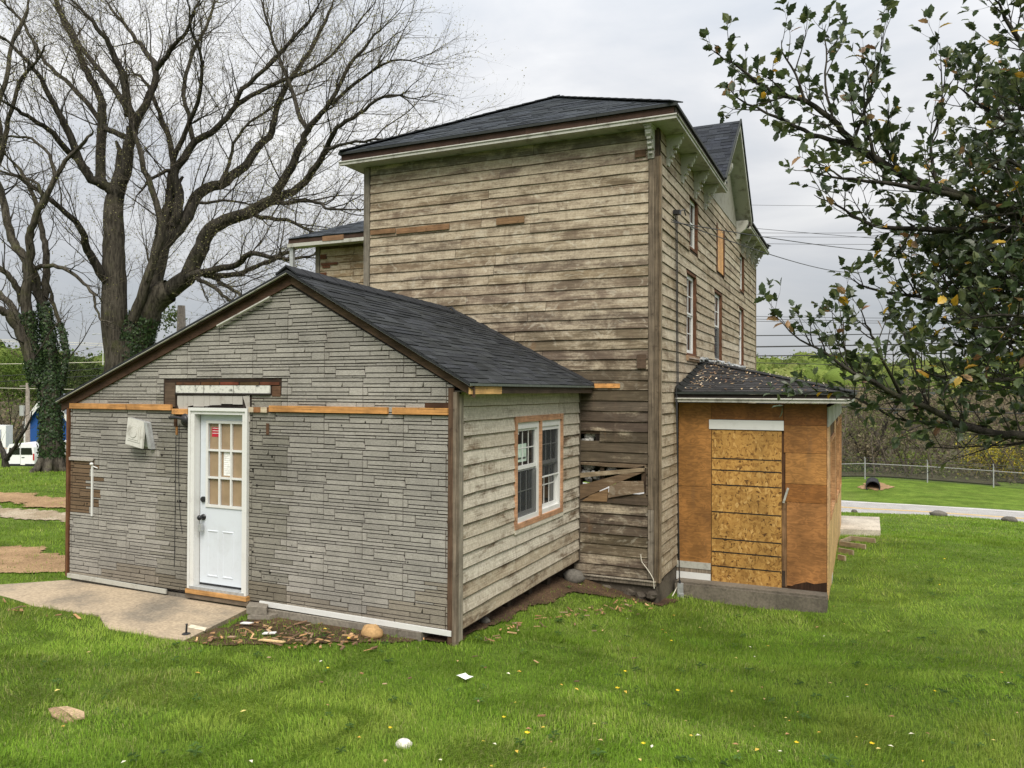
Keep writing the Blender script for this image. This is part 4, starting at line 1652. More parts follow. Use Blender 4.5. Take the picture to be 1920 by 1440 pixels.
def rake(mb, a, b, o0, o1, d0, d1, col=None):
    mb.prism([(a[0], a[1] - o0), (b[0], b[1] - o0), (b[0], b[1] - o1), (a[0], a[1] - o1)], fa, d0, d1, col)


mb = MB()
rake(mb, RL, RP, .0, .034, .085, .118)
rake(mb, RR, RP, .0, .028, .085, .118)
mb.build('rake_trim', M['trim'], annex)
mb = MB()
rake(mb, RL, RP, .036, .15, .0, .035, (.075, .042, .028, 0))
rake(mb, (RR[0], RR[1] - .0), RP, .030, .14, .0, .035, (.10, .062, .040, 0))
rake(mb, RL, RP, .04, .055, .036, .084, (.05, .03, .02, 0))
rake(mb, RR, RP, .04, .055, .036, .084, (.05, .03, .02, 0))
mb.build('rake_board', M['board'], annex, label='rotten brown rake board under the white edge trim')
mb = MB()
mb.tube([fa(-4.35 + i * .1, 3.43 + i * .0385, .05) for i in range(9)], [.018] * 9, 6)
mb.build('rake_remnant', M['trim'], annex)
mb = MB()
mb.wbox(fa, -7.06, 2.33, -6.985, 2.43, -.3, -.02, (.09, .05, .03, 0))
mb.build('fascia_end', M['board'], annex)
# corner posts
mb = MB()
mb.wbox(fa, XA0 - .045, ZBA - .03, XA0 - .0, 2.46, -.05, .03, (.135, .062, .03, 0))
mb.build('corner_post', M['timber'], annex)
mb = MB()
mb.wbox(fa, XA1 - .06, .08, XA1 + .0, 2.70, -.05, .022, (.10, .06, .038, 0))
mb.build('corner_post', M['timber'], annex)
mb = MB()
mb.wbox(fa, XA1 + .002, .08, XA1 + .045, 2.66, -.03, .03, (.17, .135, .10, 0))
mb.wbox(fs, -D_A + .032, .10, -D_A + .13, 2.64, .002, .04, (.27, .235, .185, 0))
mb.build('corner_board', M['timber'], annex)

# clapboard side
WIN = (-2.335, 1.05, -.785, 2.32)
side_a = wall_with_holes(fs, -D_A, -.005, ZBA - .02, 2.68, -.12, -.002, [WIN], M['timber'], 'side_wall', annex, (.06, .042, .028, 0))


def tint_annex(u, z, r):
    k = 1.0 + r.uniform(-.12, .12)
    p = .74 + r.uniform(-.07, .07) + (.22 if z > 2.35 else 0) - (.08 if z < .6 else 0)
    return (.172 * k, .118 * k, .074 * k, p)


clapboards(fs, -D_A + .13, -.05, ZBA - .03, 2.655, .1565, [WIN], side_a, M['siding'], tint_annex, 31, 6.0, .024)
mb = MB()
mb.wbox(fs, -.048, ZBA - .03, -.012, 2.66, 0, .03, (.10, .08, .06, 0))
mb.build('corner_board', M['timber'], annex)

# double window
win = MB()
jc = (.47, .26, .15, 0)
u0, z0, u1, z1 = WIN
um = (u0 + u1) / 2
for q in ((u0 - .035, z0 - .045, u0 + .025, z1 + .045), (u1 - .03, z0 - .045, u1 + .035, z1 + .045), (u0 + .025, z1 - .03, u1 - .03, z1 + .045),
          (u0 + .025, z0 - .045, u1 - .03, z0 + .02), (um - .03, z0 + .02, um + .03, z1 - .03)):
    k = rs.uniform(.88, 1.12)
    win.wbox(fs, *q, -.10, .034, (jc[0] * k, jc[1] * k, jc[2] * k, 0))
win_o = win.build('window', M['board'], annex, label='new white double window framed in raw orange lumber')
for (a0, a1, k) in ((u0 + .025, um - .03, 0), (um + .03, u1 - .03, 1)):
    b0, b1 = z0 + .02, z1 - .03
    mb = MB()
    f = .05
    for q in ((a0, b0, a0 + f, b1), (a1 - f, b0, a1, b1), (a0 + f, b1 - .08, a1 - f, b1), (a0 + f, b0, a1 - f, b0 + .06)):
        mb.wbox(fs, *q, -.07, .012)
    mb.build('frame', M['white'], win_o)
    m = (b0 + b1) / 2 + .03
    e0, e1 = a0 + f, a1 - f
    for (za, zb, d) in ((m, b1 - .08, -.02), (b0 + .06, m, -.045)):
        s = MB()
        g_ = .035
        for q in ((e0, za, e0 + g_, zb), (e1 - g_, za, e1, zb), (e0 + g_, zb - .03, e1 - g_, zb), (e0 + g_, za, e1 - g_, za + .045)):
            s.wbox(fs, *q, d - .02, d + .012)
        s.build('sash', M['white'], win_o)
        p = MB()
        p.wbox(fs, e0 + g_, za + .045, e1 - g_, zb - .03, d - .015, d - .008)
        p.build('pane', M['glass'], win_o)
        mu = MB()
        for i in (1, 2):
            uu = e0 + g_ + (e1 - e0 - 2 * g_) * i / 3
            mu.wbox(fs, uu - .006, za + .045, uu + .006, zb - .03, d - .0075, d - .001)
        zz = (za + .045 + zb - .03) / 2
        mu.wbox(fs, e0 + g_, zz - .006, e1 - g_, zz + .006, d - .0075, d - .0013)
        mu.build('muntin', M['white'], win_o)
    s = MB()
    sz = (b0 + .06, m - .02) if k == 0 else (m - .15, b1 - .13)
    s.wbox(fs, e0 + .006, sz[0], e1 - .006, sz[1], -.004, -.0015)
    s.build('screen', M['screen'], win_o)
    if k == 1:
        s = MB()
        s.wbox(fs, e0, sz[0] - .02, e1, sz[0], -.006, .004)
        s.wbox(fs, e0, sz[1], e1, sz[1] + .02, -.006, .004)
        s.build('screen_bar', M['white'], win_o)
mb = MB()
mb.wbox(fs, u0 + .12, 1.80, u0 + .42, 2.02, -.027, -.0255, (.45, .55, .47, 1))
mb.wbox(fs, u0 + .14, 1.83, u0 + .26, 1.855, -.0253, -.0245, (.08, .09, .085, 1))
mb.wbox(fs, u0 + .28, 1.83, u0 + .40, 1.855, -.0253, -.0245, (.08, .09, .085, 1))
mb.wbox(fs, u0 + .13, 2.14, u0 + .19, 2.19, -.027, -.0255, (.6, .62, .6, 1))
mb.build('window_label', M['vcol'], win_o, label='pale green paper label on the upper left glass')
mb = MB()
mb.wbox(fs, u0 - .04, z0 - .10, u1 + .06, z0 - .048, .0, .03, (.40, .35, .27, .9))
mb.build('apron_board', M['siding'], annex)

# roof: lit slope towards the yard
Y0, Y1 = -D_A - .12, -.002
rp = MB()
rp.col = (.036, .038, .042, 1)


def ridge_z(y):
    return 4.02 - .10 * (y - Y0) / (Y1 - Y0)


A1, B1 = (RR[0], Y0, RR[1]), (RR[0], Y1, RR[1] + .005)
A2, B2 = (RP[0], Y0, ridge_z(Y0)), (RP[0], Y1, ridge_z(Y1))
A3, B3 = (RL[0], Y0, RL[1]), (RL[0], Y1, RL[1])
for q in ((A1, B1, B2, A2), (A3, B3, B2, A2)):
    rp.hexa(list(q), [(p[0], p[1], p[2] - .025) for p in q])
aroof = rp.build('roof', M['shingle'], annex)
_w = RR[0] - RP[0]


def P_ann(u, v, h):
    y = Y0 + u
    zt = ridge_z(y)
    rise = zt - RR[1]
    l = math.hypot(_w, rise)
    return (RR[0] - _w * v + rise / l * (h + .003), y, RR[1] + rise * v + _w / l * (h + .003))


shingles(P_ann, 26, Y1 - Y0, lambda v: (.0, Y1 - Y0), aroof, rnd, 300, col=(.040, .043, .046), tab=(.16, .36))
mb = MB()
k = 15
for i in range(k):
    p = Vector(A2).lerp(Vector(B2), i / k)
    q = Vector(A2).lerp(Vector(B2), min((i + 1.1) / k, .93))
    if q.y <= p.y:
        continue
    mb.prism([(-.15, -.055), (0, .035), (.15, -.065), (.15, -.045), (0, .055), (-.15, -.035)], lambda a, b, d, p=p, q=q: tuple((p.lerp(q, d)) + Vector((a, 0, b + (.006 if d < .5 else 0)))), 0, 1, (.035, .037, .041, 1))
mb.build('ridge_cap', M['shingle'], aroof)
mb = MB()
mb.bar((-3.15, Y0 + .25, 3.955), (-3.15, -.35, 3.868), .03, .05, col=(.012, .012, .013, 1))
mb.build('ridge_vent', M['vcol'], aroof)
mb = MB()
k = 12
for i in range(k):
    a = i / k
    p, q = P_ann(Y1 - Y0 - .004, a, .012), P_ann(Y1 - Y0 - .004, (i + 1) / k, .012)
    mb.hexa([p, q, (q[0], q[1] - .10, q[2]), (p[0], p[1] - .10, p[2])], [(p[0], p[1], p[2] + .03 + rs.uniform(0, .015)), (q[0], q[1], q[2] + .03), (q[0], q[1] - .10, q[2] + .004), (p[0], p[1] - .10, p[2] + .004)], (.02, .021, .023, 1))
mb.build('flashing', M['vcol'], aroof)
mb = MB()
mb.tube([(-3.2, -.06, 3.9), (-3.3, -.055, 3.99), (-3.45, -.05, 3.97), (-3.5, -.05, 3.88)], [.02] * 4, 6, (.03, .03, .032, 1))
mb.build('flashing_scrap', M['vcol'], aroof)
mb = MB()
mb.box(RR[0] - .01, Y0, RR[1] - .022, RR[0] + .012, Y1 + .0, RR[1] + .004, (.10, .115, .10, 1))
mb.build('drip_edge', M['vcol'], annex)
mb = MB()
mb.box(RR[0] - .035, Y0 + .04, RR[1] - .105, RR[0] - .012, Y0 + .78, RR[1] - .024, (.58, .35, .14, 0))
mb.build('fascia', M['board_y'], annex, label='short length of new yellow pine fascia at the eave corner')
mb = MB()
mb.box(RR[0] - .035, Y0 + .784, RR[1] - .10, RR[0] - .014, Y1 - .06, RR[1] - .024, (.055, .04, .028, 0))
mb.build('fascia', M['board_y'], annex)
mb = MB()
mb.box(XA1 + .0, Y0 + .125, RR[1] - .085, RR[0] - .036, Y1, RR[1] - .07, (.09, .08, .06, 0))
mb.build('soffit', M['timber'], annex)
# foundation, piers and the dark gap under the side
mb = MB()
mb.wbox(fa, XA0, -.1, DU0 - .07, ZBA - .05, -.15, -.02)
mb.wbox(fa, DU1 + .08, -.1, XA1 - .35, ZBA - .055, -.15, .06)
mb.build('foundation_wall', M['block'], annex)
for u in (-3.6, -2.9, -2.3, -1.65, -1.0, -.4):
    mb = MB()
    mb.wbox(fs, u, -.25, u + .12, ZBA - .032, -.22, -.10, (.06, .045, .032, 0))
    mb.build('pier_post', M['timber'], annex)
# =================================================================== PORCH
YP, XR = 1.188, 2.172
YF = 9.2
porch = thing('boarded_porch', 'boarded up side porch closed in with orange plywood under a low dark roof', 'porch', (XR, YP, -.45))
fp = frame((0, YP, 0), (1, 0, 0), (0, -1, 0))
fq = frame((XR, 0, 0), (0, 1, 0), (1, 0, 0))
mb = MB()
mb.wbox(fp, .035, -.2, XR - .02, 2.5, -.10, -.004, (.10, .05, .025, 0))
pf = mb.build('front_wall', M['timber'], porch)
for (u0, z0, u1, z1, c, lab) in (
        (.04, 1.22, .535, 2.50, (.31, .145, .040, 0), None), (.04, -.0, .535, 1.215, (.29, .135, .038, 0), None),
        (.54, 2.255, 1.575, 2.50, (.22, .090, .024, 0), None),
        (1.585, 2.19, 2.165, 2.50, (.21, .084, .022, 0), None), (1.585, 1.785, 2.165, 2.185, (.28, .126, .036, 0), None),
        (1.605, 1.335, 2.165, 1.78, (.32, .152, .044, 0), None), (1.605, 1.065, 2.165, 1.33, (.245, .10, .026, 0), None),
        (1.625, -.16, 2.165, 1.06, (.30, .135, .044, 0), 'weathered lower plywood sheet with a rotten bottom edge')):
    mb = MB()
    mb.wbox(fp, u0, z0, u1, z1, 0, .016, c)
    mb.build('plywood_panel', M['ply'], pf, label=lab)
mb = MB()
mb.wbox(fp, 1.56, -.18, 1.625, 1.10, -.002, .006, (.21, .12, .06, 0))
mb.wbox(fp, 1.56, -.18, 1.60, .05, .0065, .02, (.05, .035, .025, 0))
mb.build('door_stud', M['timber'], porch)
mb = MB()
mb.prism([(1.63, -.20), (2.165, -.20), (2.165, -.06), (2.0, -.10), (1.9, -.08), (1.74, -.13)], fp, .0165, .022, (.035, .018, .01, 0))
mb.build('rotten_edge', M['timber'], porch)
mb = MB()
mb.wbox(fp, .545, -.21, 1.552, 2.092, .004, .020)
osb = mb.build('strand_board', M['osb'], porch, label='pale strand board sheet with black stripes closing the doorway')
for i, zz in enumerate((1.66, 1.485, 1.262, .85, .445, .247, .03)):
    mb = MB()
    k = 12
    for j in range(k):
        a, b = .548 + 1.0 * j / k, .548 + 1.0 * (j + 1) / k
        mb.wbox(fp, a, zz - .009 + rnd.uniform(-.002, .002), b, zz + .009 + rnd.uniform(-.002, .002), .0202, .0215, (.015, .012, .01, 1))
    mb.build('black_stripe', M['vcol'], osb)
mb = MB()
mb.wbox(fp, .505, 2.105, 1.582, 2.248, .0165, .035)
for a, b in ((.86, 2.21), (1.08, 2.20), (1.38, 2.18)):
    pass
mb.build('header_board', M['white'], porch, label='white painted header board above the doorway')
for z0, z1, mt, d in ((-.04, .06, M['trim'], .03), (-.10, -.043, M['timber'], .022), (-.225, -.103, M['white'], .03)):
    mb = MB()
    mb.wbox(fp, .05 - .04, z0, .53, z1, .0165, d, (.25, .2, .15, 0))
    mb.build('base_board', mt, porch)
mb = MB()
mb.bar(fp(1.58, 1.05, .05), fp(1.645, 1.27, .05), .03, .012, (0, -1, 0))
mb.build('loose_strip', M['trim'], porch, label='short white strip hanging aslant beside the strand board')
mb = MB()
mb.box(.045, YP - .30, -.52, XR + .01, YP - .001, -.232)
mb.box(.05, YP - .27, -.2315, XR, YP - .001, -.20)
mb.build('concrete_sill', M['sillc'], porch)
# right hand side with three windows
PW = [(2.05, .72, 4.15, 1.93), (4.95, .60, 6.75, 2.06), (7.35, .50, 8.85, 2.10)]
ps = wall_with_holes(fq, YP + .002, YF, -.30, 2.46, -.10, -.004, PW, M['timber'], 'side_wall', porch, (.12, .07, .035, 0))
mb = MB()
cells = [(YP + .01, -.32, 2.4, .70), (2.405, -.38, 4.845, .70), (4.85, -.46, 7.29, .58), (7.295, -.55, YF, .48)]
for q in cells:
    m2 = MB()
    m2.wbox(fq, *q, 0, .016, (.56, .36, .16, 0))
    m2.build('plywood_panel', M['ply'], ps, label='paler plywood under the porch windows')
for a, b in ((YP + .012, 2.03), (4.17, 4.93), (6.77, 7.33), (8.87, YF)):
    m2 = MB()
    m2.wbox(fq, a, .705, b, 2.16, 0, .014, (.55, .34, .18, 0))
    m2.build('wall_stud', M['board'], ps)
for a, b in ((YP + .012, 2.6), (2.75, 4.6), (4.8, 6.9), (7.1, YF)):
    m2 = MB()
    m2.wbox(fq, a, 2.17, b, 2.455, 0, .02)
    m2.build('frieze_panel', M['trim'], ps)
for q in PW:
    sash_window(fq, *q, porch, rec=-.055, jamb=(.42, .23, .11, 0), lower_screen=False, jw=.05, rows=1, cols=1, pr_=.03)
# porch roof
EY, EX, EZ = .93, 2.53, 2.665
TY, TZ = 3.35, 3.20
pr = MB()
pr.col = (.04, .042, .046, 1)
c0, c1, c2 = (-.045 + .09, EY, EZ), (EX, EY, EZ), (.03, TY, TZ)
for q in ((c0, c1, c2), (c1, (EX, YF + .3, EZ), (.03, YF - 2.1, TZ), c2), ((EX, YF + .3, EZ), (.03, YF + .3, EZ), (.03, YF - 2.1, TZ))):
    pr.face(list(q))
    pr.face([(p[0], p[1], p[2] - .03) for p in q])
pro = pr.build('roof', M['shingle'], porch)
_pl = math.hypot(TY - EY, TZ - EZ)


def P_por(u, v, h):
    return (.045 + u, EY + (TY - EY) * v - (TZ - EZ) / _pl * (h + .003), EZ + (TZ - EZ) * v + (TY - EY) / _pl * (h + .003))


shingles(P_por, 18, EX - .045, lambda v: (0.0, (EX - .045) * (1 - min(v, .97))), pro, rnd, 300, col=(.046, .045, .045), tab=(.14, .34))
mb = MB()
k = 18
for i in range(k):
    p, q = Vector(c1).lerp(Vector(c2), i / k), Vector(c1).lerp(Vector(c2), min(1, (i + 1.15) / k))
    mb.bar(p + Vector((0, 0, .02)), q + Vector((0, 0, .012)), .2, .014, col=(.05, .05, .052, 1))
k = 9
for i in range(k):
    v0, v1 = i / k, (i + 1) / k
    p, q = P_por(0, v0, .012), P_por(0, v1, .012)
    mb.hexa([p, q, (q[0] + .09, q[1], q[2]), (p[0] + .09, p[1], p[2])], [(p[0] - .01, p[1], p[2] + .07), (q[0] - .01, q[1], q[2] + .045), (q[0] + .07, q[1], q[2] + .01), (p[0] + .07, p[1], p[2] + .015)], (.02, .021, .02, 1))
mb.build('ridge_cap', M['shingle'], pro)
mb = MB()
for _ in range(300):
    v = abs(rnd.gauss(.45, .3)) % 1
    u = rnd.random() ** 1.4 * (EX - .2) * (1 - v)
    s = rnd.uniform(.012, .04)
    a = rnd.uniform(0, 6.28)
    du, dv = math.cos(a) * s, math.sin(a) * s / 2.4
    wu, wv = -math.sin(a) * s * .4, math.cos(a) * s * .4 / 2.4
    g_ = rnd.uniform(.5, 1.3)
    c = rnd.choice(((.30, .21, .12, 1), (.22, .14, .08, 1), (.52, .44, .33, 1), (.16, .09, .05, 1)))
    mb.face([P_por(u - du, v - dv, .02), P_por(u + wu, v + wv, .024), P_por(u + du, v + dv, .02 + rnd.uniform(0, .02)), P_por(u - wu, v - wv, .019)], (c[0] * g_, c[1] * g_, c[2] * g_, 1))
for _ in range(110):
    f = rnd.random()
    p = Vector(c1).lerp(Vector(c2), f) + Vector((rnd.uniform(-.1, .1), rnd.uniform(-.06, .06), .035))
    s = rnd.uniform(.01, .03)
    mb.face([tuple(p + Vector((rnd.uniform(-s, s), rnd.uniform(-s, s), rnd.uniform(-.004, .02)))) for _ in range(3)], (.55, .47, .35, 1))
mb.build('leaf_litter', M['vcol'], pro, kind='stuff', label='dry leaf litter caught on the porch shingles')
mb = MB()
mb.box(.04, EY + .02, 2.575, EX - .05, EY + .05, EZ - .032, (.035, .028, .024, 0))
mb.box(EX - .05, EY + .021, 2.575, EX - .02, YF + .2, EZ - .032, (.035, .028, .024, 0))
mb.build('fascia', M['board'], porch)
mb = MB()
mb.box(.035, EY - .012, EZ - .03, EX + .012, EY + .018, EZ + .004, (.03, .036, .032, 1))
mb.box(EX - .012, EY + .0185, EZ - .03, EX + .012, YF + .2, EZ + .004, (.03, .036, .032, 1))
mb.build('drip_edge', M['vcol'], porch)
mb = MB()
mb.box(.04, EY - .01, 2.515, EX - .07, EY + .04, 2.570)
mb.box(EX - .10, EY + .041, 2.515, EX - .03, YF + .2, 2.570)
mb.tube([(.04, EY - .015, 2.565), (EX - .06, EY - .015, 2.565)], [.014, .014], 8)
mb.build('eave_moulding', M['trim'], porch)
mb = MB()
mb.box(.04, EY + .042, 2.53, EX - .12, YP - .02, 2.545)
mb.box(XR + .02, YP - .02, 2.53, EX - .12, YF + .1, 2.545)
mb.build('soffit', M['oldpaint'], porch)
mb = MB()
for k in range(16):
    u = .15 + k * .5
    y_ = 2.9 + k * .34
    s = rnd.uniform(.05, .11)
    mb.ball((.07 + rnd.uniform(0, .03), y_, TZ + .035 + rnd.uniform(-.01, .02)), .05, .16, s * .5, 7, 4, .3, k, (.55, .55, .56, 1))
mb.build('crumpled_flashing', M['gal'], porch, label='crumpled grey flashing where the porch roof meets the wall')
# posts and piers under the open side
for y_ in (1.9, 3.3, 4.9, 6.6, 8.4):
    mb = MB()
    mb.wbox(fq, y_, float(g1(XR, y_)) - .1, y_ + .09, -.30, -.09, -.01, (.19, .15, .11, 0))
    mb.build('pier_post', M['timber'], porch)
mb = MB()
mb.wbox(fq, 2.6, -.80, 3.0, -.30, .0, .02)
mb.build('skirt_panel', M['trim'], porch)

# =================================================================== SITE
SOIL1 = [(-1.175, -3.85), (-1.16, -3.2), (-1.10, -2.5), (-1.02, -1.7), (-.88, -.85), (-.48, -.34), (.06, -.08), (.15, .5), (-.2, .4), (-1.9, .1), (-1.9, -3.85)]
# concrete walk in front of the white door
WZ = .14
walk = [on_z(*q, WZ) for q in ((129, 1087), (0, 1096), (-250, 1106), (-250, 1150), (0, 1128), (186, 1153), (200, 1178), (345, 1201), (464, 1142))] + [(-3.72, -3.99), (-3.80, -3.86), (-6.93, -3.86)]
mb = MB()
n0 = len(walk)
top = [(x, y, WZ) for x, y in walk]
bot = [(x, y, -.1) for x, y in walk]
mb.v = top + bot
mb.f.append(tuple(range(n0)))
mb.c.append((1, 1, 1, 1))
for i in range(n0):
    j = (i + 1) % n0
    mb.f.append((i, j, n0 + j, n0 + i))
    mb.c.append((1, 1, 1, 1))
mb.build('path', M['concrete'], kind='structure')
drape('dirt_patch', [(-11.5, -2.9), (-9.6, -2.4), (-8.0, -2.75), (-7.5, -3.3), (-8.3, -3.75), (-10.2, -3.9), (-11.8, -3.6)], M['dirt'], .018, jit=.12, sub=70)
drape('dirt_track', [(-26, -1.2), (-16, -.75), (-11.5, .3), (-7.6, 1.2), (-7.4, .6), (-11.0, -.45), (-16, -1.75), (-26, -2.6)], M['gravel'], .018, jit=.10, sub=110)
drape('bare_soil', [(-22, .4), (-16, .9), (-12.2, 1.5), (-11.5, 1.0), (-13, .2), (-18, -.3)], M['dirt'], .03, jit=.16, sub=80)
drape('soil_strip', SOIL1, M['soil'], .02, jit=.05)
drape('soil_patch', [(-3.72, -4.1), (-3.6, -5.0), (-3.2, -5.0), (-2.8, -4.75), (-2.2, -4.35), (-1.7, -4.05), (-1.6, -3.87), (-3.7, -3.87)], M['soil'], .014, jit=.06)

# concrete blocks and stones by the wall
def block(pxs, z0, z1, label):
    bl = MB()
    q_ = [on_z(*v, z1) for v in pxs]
    bl.hexa([(*v, z0) for v in q_], [(*v, z1) for v in q_])
    return tag(bl.build('concrete_block', M['block']), label, 'block', 'blocks beside the door step')


block(((462, 1137), (500, 1140), (503, 1131), (468, 1128)), .145, .225, 'upper grey concrete block in the stack right of the door step')
block(((464, 1154), (505, 1155), (540, 1146), (500, 1141)), -.02, .142, 'lower grey concrete block half buried beneath another block by the door step')


def rock(px, py, rx, ry, rz, mat, label, seed, t0=2, sink=.3, name='rock', jit=.12, cat='rock'):
    p = on_ground(px, py, t0)
    mb = MB()
    mb.ball((p[0], p[1], p[2] + rz * (1 - sink)), rx, ry, rz, 12, 8, jit, seed)
    return tag(mb.build(name, mat, None, True), label, cat)


rock(697, 1197, .125, .10, .085, M['tanrock'], 'round tan rock lying on the soil against the annex foundation', 1)
rock(757, 1402, .058, .047, .034, M['palestone'], 'small white stone lying alone in the front lawn', 2, jit=.07, sink=.35)
rock(1076, 1092, .16, .13, .11, M['rock'], 'dark grey stone in the corner between annex and farmhouse', 3)
rock(908, 1170, .07, .06, .05, M['rock'], 'flat grey stone under the clapboard side of the annex', 4)
rock(1760, 968, .36, .25, .17, M['rock'], 'largest low dark boulder on the lawn edge by the road', 5, 20, .55)
rock(1893, 978, .30, .25, .15, M['rock'], 'dark boulder on the lawn edge farthest to the right by the road', 6, 20, .55)
rock(1602, 962, .16, .15, .12, M['rock'], 'small dark stone on the lawn edge next to the porch end', 7, 20)

# litter
def chip(p, l, w, h, a, mat, col, tilt=0.0):
    mb = MB()
    c, s = math.cos(a), math.sin(a)
    f = lambda x, y, z: (p[0] + c * x - s * y, p[1] + s * x + c * y, p[2] + z + x * tilt)
    mb.hexa([f(-l, -w, 0), f(l * .9, -w * .8, 0), f(l, w * .9, 0), f(-l * .8, w, 0)], [f(-l, -w, h), f(l * .9, -w * .8, h), f(l, w * .9, h), f(-l * .8, w, h)], col)
    return mb


p = on_ground(125, 1345)
bs = thing('board_scrap', 'broken pale brown board lying flat in the front lawn', 'board', p)
for k_, (pl_, h_, c_) in enumerate((([(-.17, -.05), (-.02, -.085), (.05, -.08), (.15, -.075), (.18, -.03), (.02, -.005), (-.16, .0)], .010, (.30, .205, .12, 0)), ([(-.16, .006), (.02, .001), (.18, -.024), (.20, .03), (.09, .075), (.01, .07), (-.13, .055)], .013, (.40, .29, .175, 0)))):
    pl = MB()
    pl.prism(pl_, lambda a, b, d: (p[0] + a * .95 + b * .3, p[1] + b * .95 - a * .2, p[2] + .024 + d + .03 * a * (1 if k_ else -.6)), 0, h_, c_)
    pl.build('splintered_half', M['timber'], bs)
p = on_ground(871, 1281)
pl = MB()
q = [(-.09, .01), (-.05, -.035), (.03, -.04), (.085, .005), (.04, .03), (-.02, .055)]
for i in range(6):
    a, b = q[i], q[(i + 1) % 6]
    pl.face([(p[0], p[1], p[2] + .075), (p[0] + a[0], p[1] + a[1], p[2] + .05 + .02 * (i % 2)), (p[0] + b[0], p[1] + b[1], p[2] + .05 + .02 * ((i + 1) % 2))])
tag(pl.build('paper_scrap', M['paper']), 'crumpled white scrap of paper in the lawn below the annex corner', 'paper')
p = on_ground(349, 1186)
pl = MB()
pl.ball((*on_z(349, 1189, WZ), WZ + .005), .045, .045, .01, 10, 4)
pl.tube([(*on_z(349, 1189, WZ), WZ), (*on_z(350, 1189, WZ), WZ + .10)], [.011, .010], 8, None, True)
pl.ball((*on_z(350, 1189, WZ), WZ + .102), .015, .015, .008, 8, 4)
tag(pl.build('anchor_bolt', M['darkmetal']), 'dark bolt standing upright at the corner of the concrete walk', 'bolt')
pl = MB()
q_ = [on_z(*v, WZ) for v in ((352, 1177), (384, 1184), (388, 1178), (358, 1172))]
pl.hexa([(*v, WZ + .003) for v in q_], [(*v, WZ + .007) for v in q_], (.62, .56, .43, 1))
tag(pl.build('cardboard_scrap', M['vcol']), 'flat cream scrap lying on the concrete walk near the bolt', 'scrap')
# splintered wood pile
r5 = random.Random(8)
WOODC = [(.42, .24, .11, 1), (.30, .17, .08, 1), (.50, .32, .16, 1), (.16, .10, .06, 1), (.22, .13, .075, 1), (.36, .25, .16, 1)]
def debris(n, place_, lr, wr, label, keep_=()):
    """strewn chips too many to count, as one heap; the largest few are things of their own"""
    heap = MB()
    for i in range(n):
        x, y = place_()
        l = r5.uniform(*lr) * (1 if r5.random() < .8 else 1.5)
        c = r5.choice(WOODC)
        k_ = r5.uniform(.6, 1.2)
        m_ = chip((x, y, g1(x, y) + .02 + r5.uniform(0, .035)), l, r5.uniform(*wr), r5.uniform(.003, .009), r5.uniform(0, 3.14), None, (c[0] * k_, c[1] * k_, c[2] * k_, 1), r5.uniform(-.3, .3))
        o_ = len(heap.v)
        heap.v += m_.v
        heap.f += [tuple(o_ + j for j in f) for f in m_.f]
        heap.c += m_.c
    h = heap.build('wood_debris', M['vcol'], kind='stuff')
    h['label'] = label
    h['category'] = 'debris'


def pl1():
    u = r5.random()
    return -3.5 + 1.6 * u + r5.uniform(-.25, .25), -4.12 - .95 * r5.random() * (1 - .45 * u) + r5.uniform(-.05, .1)


debris(120, pl1, (.008, .05), (.004, .02), 'splinters of torn siding strewn over the soil below the imitation stone wall')
for (px, py, l, a, c, lab) in ((510, 1211, .15, .05, (.66, .46, .24, 1), 'longest pale yellow wood strip in the debris'), (505, 1196, .07, .5, (.7, .7, .68, 1), 'torn white vinyl scrap in the debris'),
                               (463, 1177, .07, .2, (.7, .7, .68, 1), 'white scrap lying at the edge of the concrete walk'), (640, 1165, .09, 2.4, (.30, .25, .2, 1), 'grey brown splint leaning near the annex foundation'),
                               (563, 1152, .06, .1, (.55, .28, .12, 1), 'orange brick coloured chunk near the base strip')):
    p = on_ground(px, py)
    mb = chip((p[0], p[1], p[2] + .045), l, .022, .012, a, M['vcol'], c, .03)
    tag(mb.build('wood_scrap' if 'wood' in lab or 'splint' in lab else 'scrap', M['vcol']), lab, 'scrap')


def pl2():
    u = r5.random()
    return -1.05 + .9 * u + r5.uniform(-.08, .22), -3.5 + 3.4 * u + r5.uniform(-.2, .2)


debris(70, pl2, (.012, .045), (.006, .014), 'small wood chips on the dark soil along the clapboard side of the annex')


def pl3():
    x = -5.2 - r5.random() * 4.5
    return x, -5.02 - (.25 if x < -6.5 else .0) + r5.uniform(-.25, .06)


debris(40, pl3, (.015, .06), (.006, .02), 'wood scraps in the grass along the edge of the concrete walk')


def pl4():
    return r5.uniform(-3.6, .6), r5.uniform(-5.6, -2.2) if r5.random() < .8 else r5.uniform(-1, 0)


debris(46, pl4, (.01, .035), (.005, .012), 'stray wood chips in the lawn in front of the annex')

# loose electrical box with its cable
bx = MB()
p = (.15, .80, -.36)
bx.box(p[0] - .035, p[1] - .05, p[2] - .07, p[0] + .045, p[1] + .0, p[2] + .17)
bo = thing('meter_box', 'grey metal electrical box hanging loose at the porch corner', 'electrical box', (p[0], p[1], p[2] - .1))
bx.build('box', M['gal'], bo)
m2 = MB()
m2.box(p[0] - .015, p[1] - .062, p[2] - .13, p[0] + .055, p[1] - .012, p[2] + .02)
m2.build('cover', M['gal'], bo)
m2 = MB()
m2.box(p[0] + .0, p[1] - .066, p[2] - .09, p[0] + .012, p[1] - .0625, p[2] + .0)
m2.tube([(p[0] - .005, p[1] - .03, p[2] + .16), (p[0] - .005, p[1] - .03, p[2] + .21)], [.02, .015], 8)
m2.tube([(p[0] + .05, p[1] - .03, p[2] - .02), (p[0] + .13, p[1] - .04, p[2] - .03)], [.006, .006], 6)
m2.build('conduit', M['darkmetal'], bo)
mb = MB()
pts = [(.10, .80, -.26), (.05, .70, -.38), (-.02, .5, -.46), (-.05, .2, -.44), (-.04, -.06, -.36)]
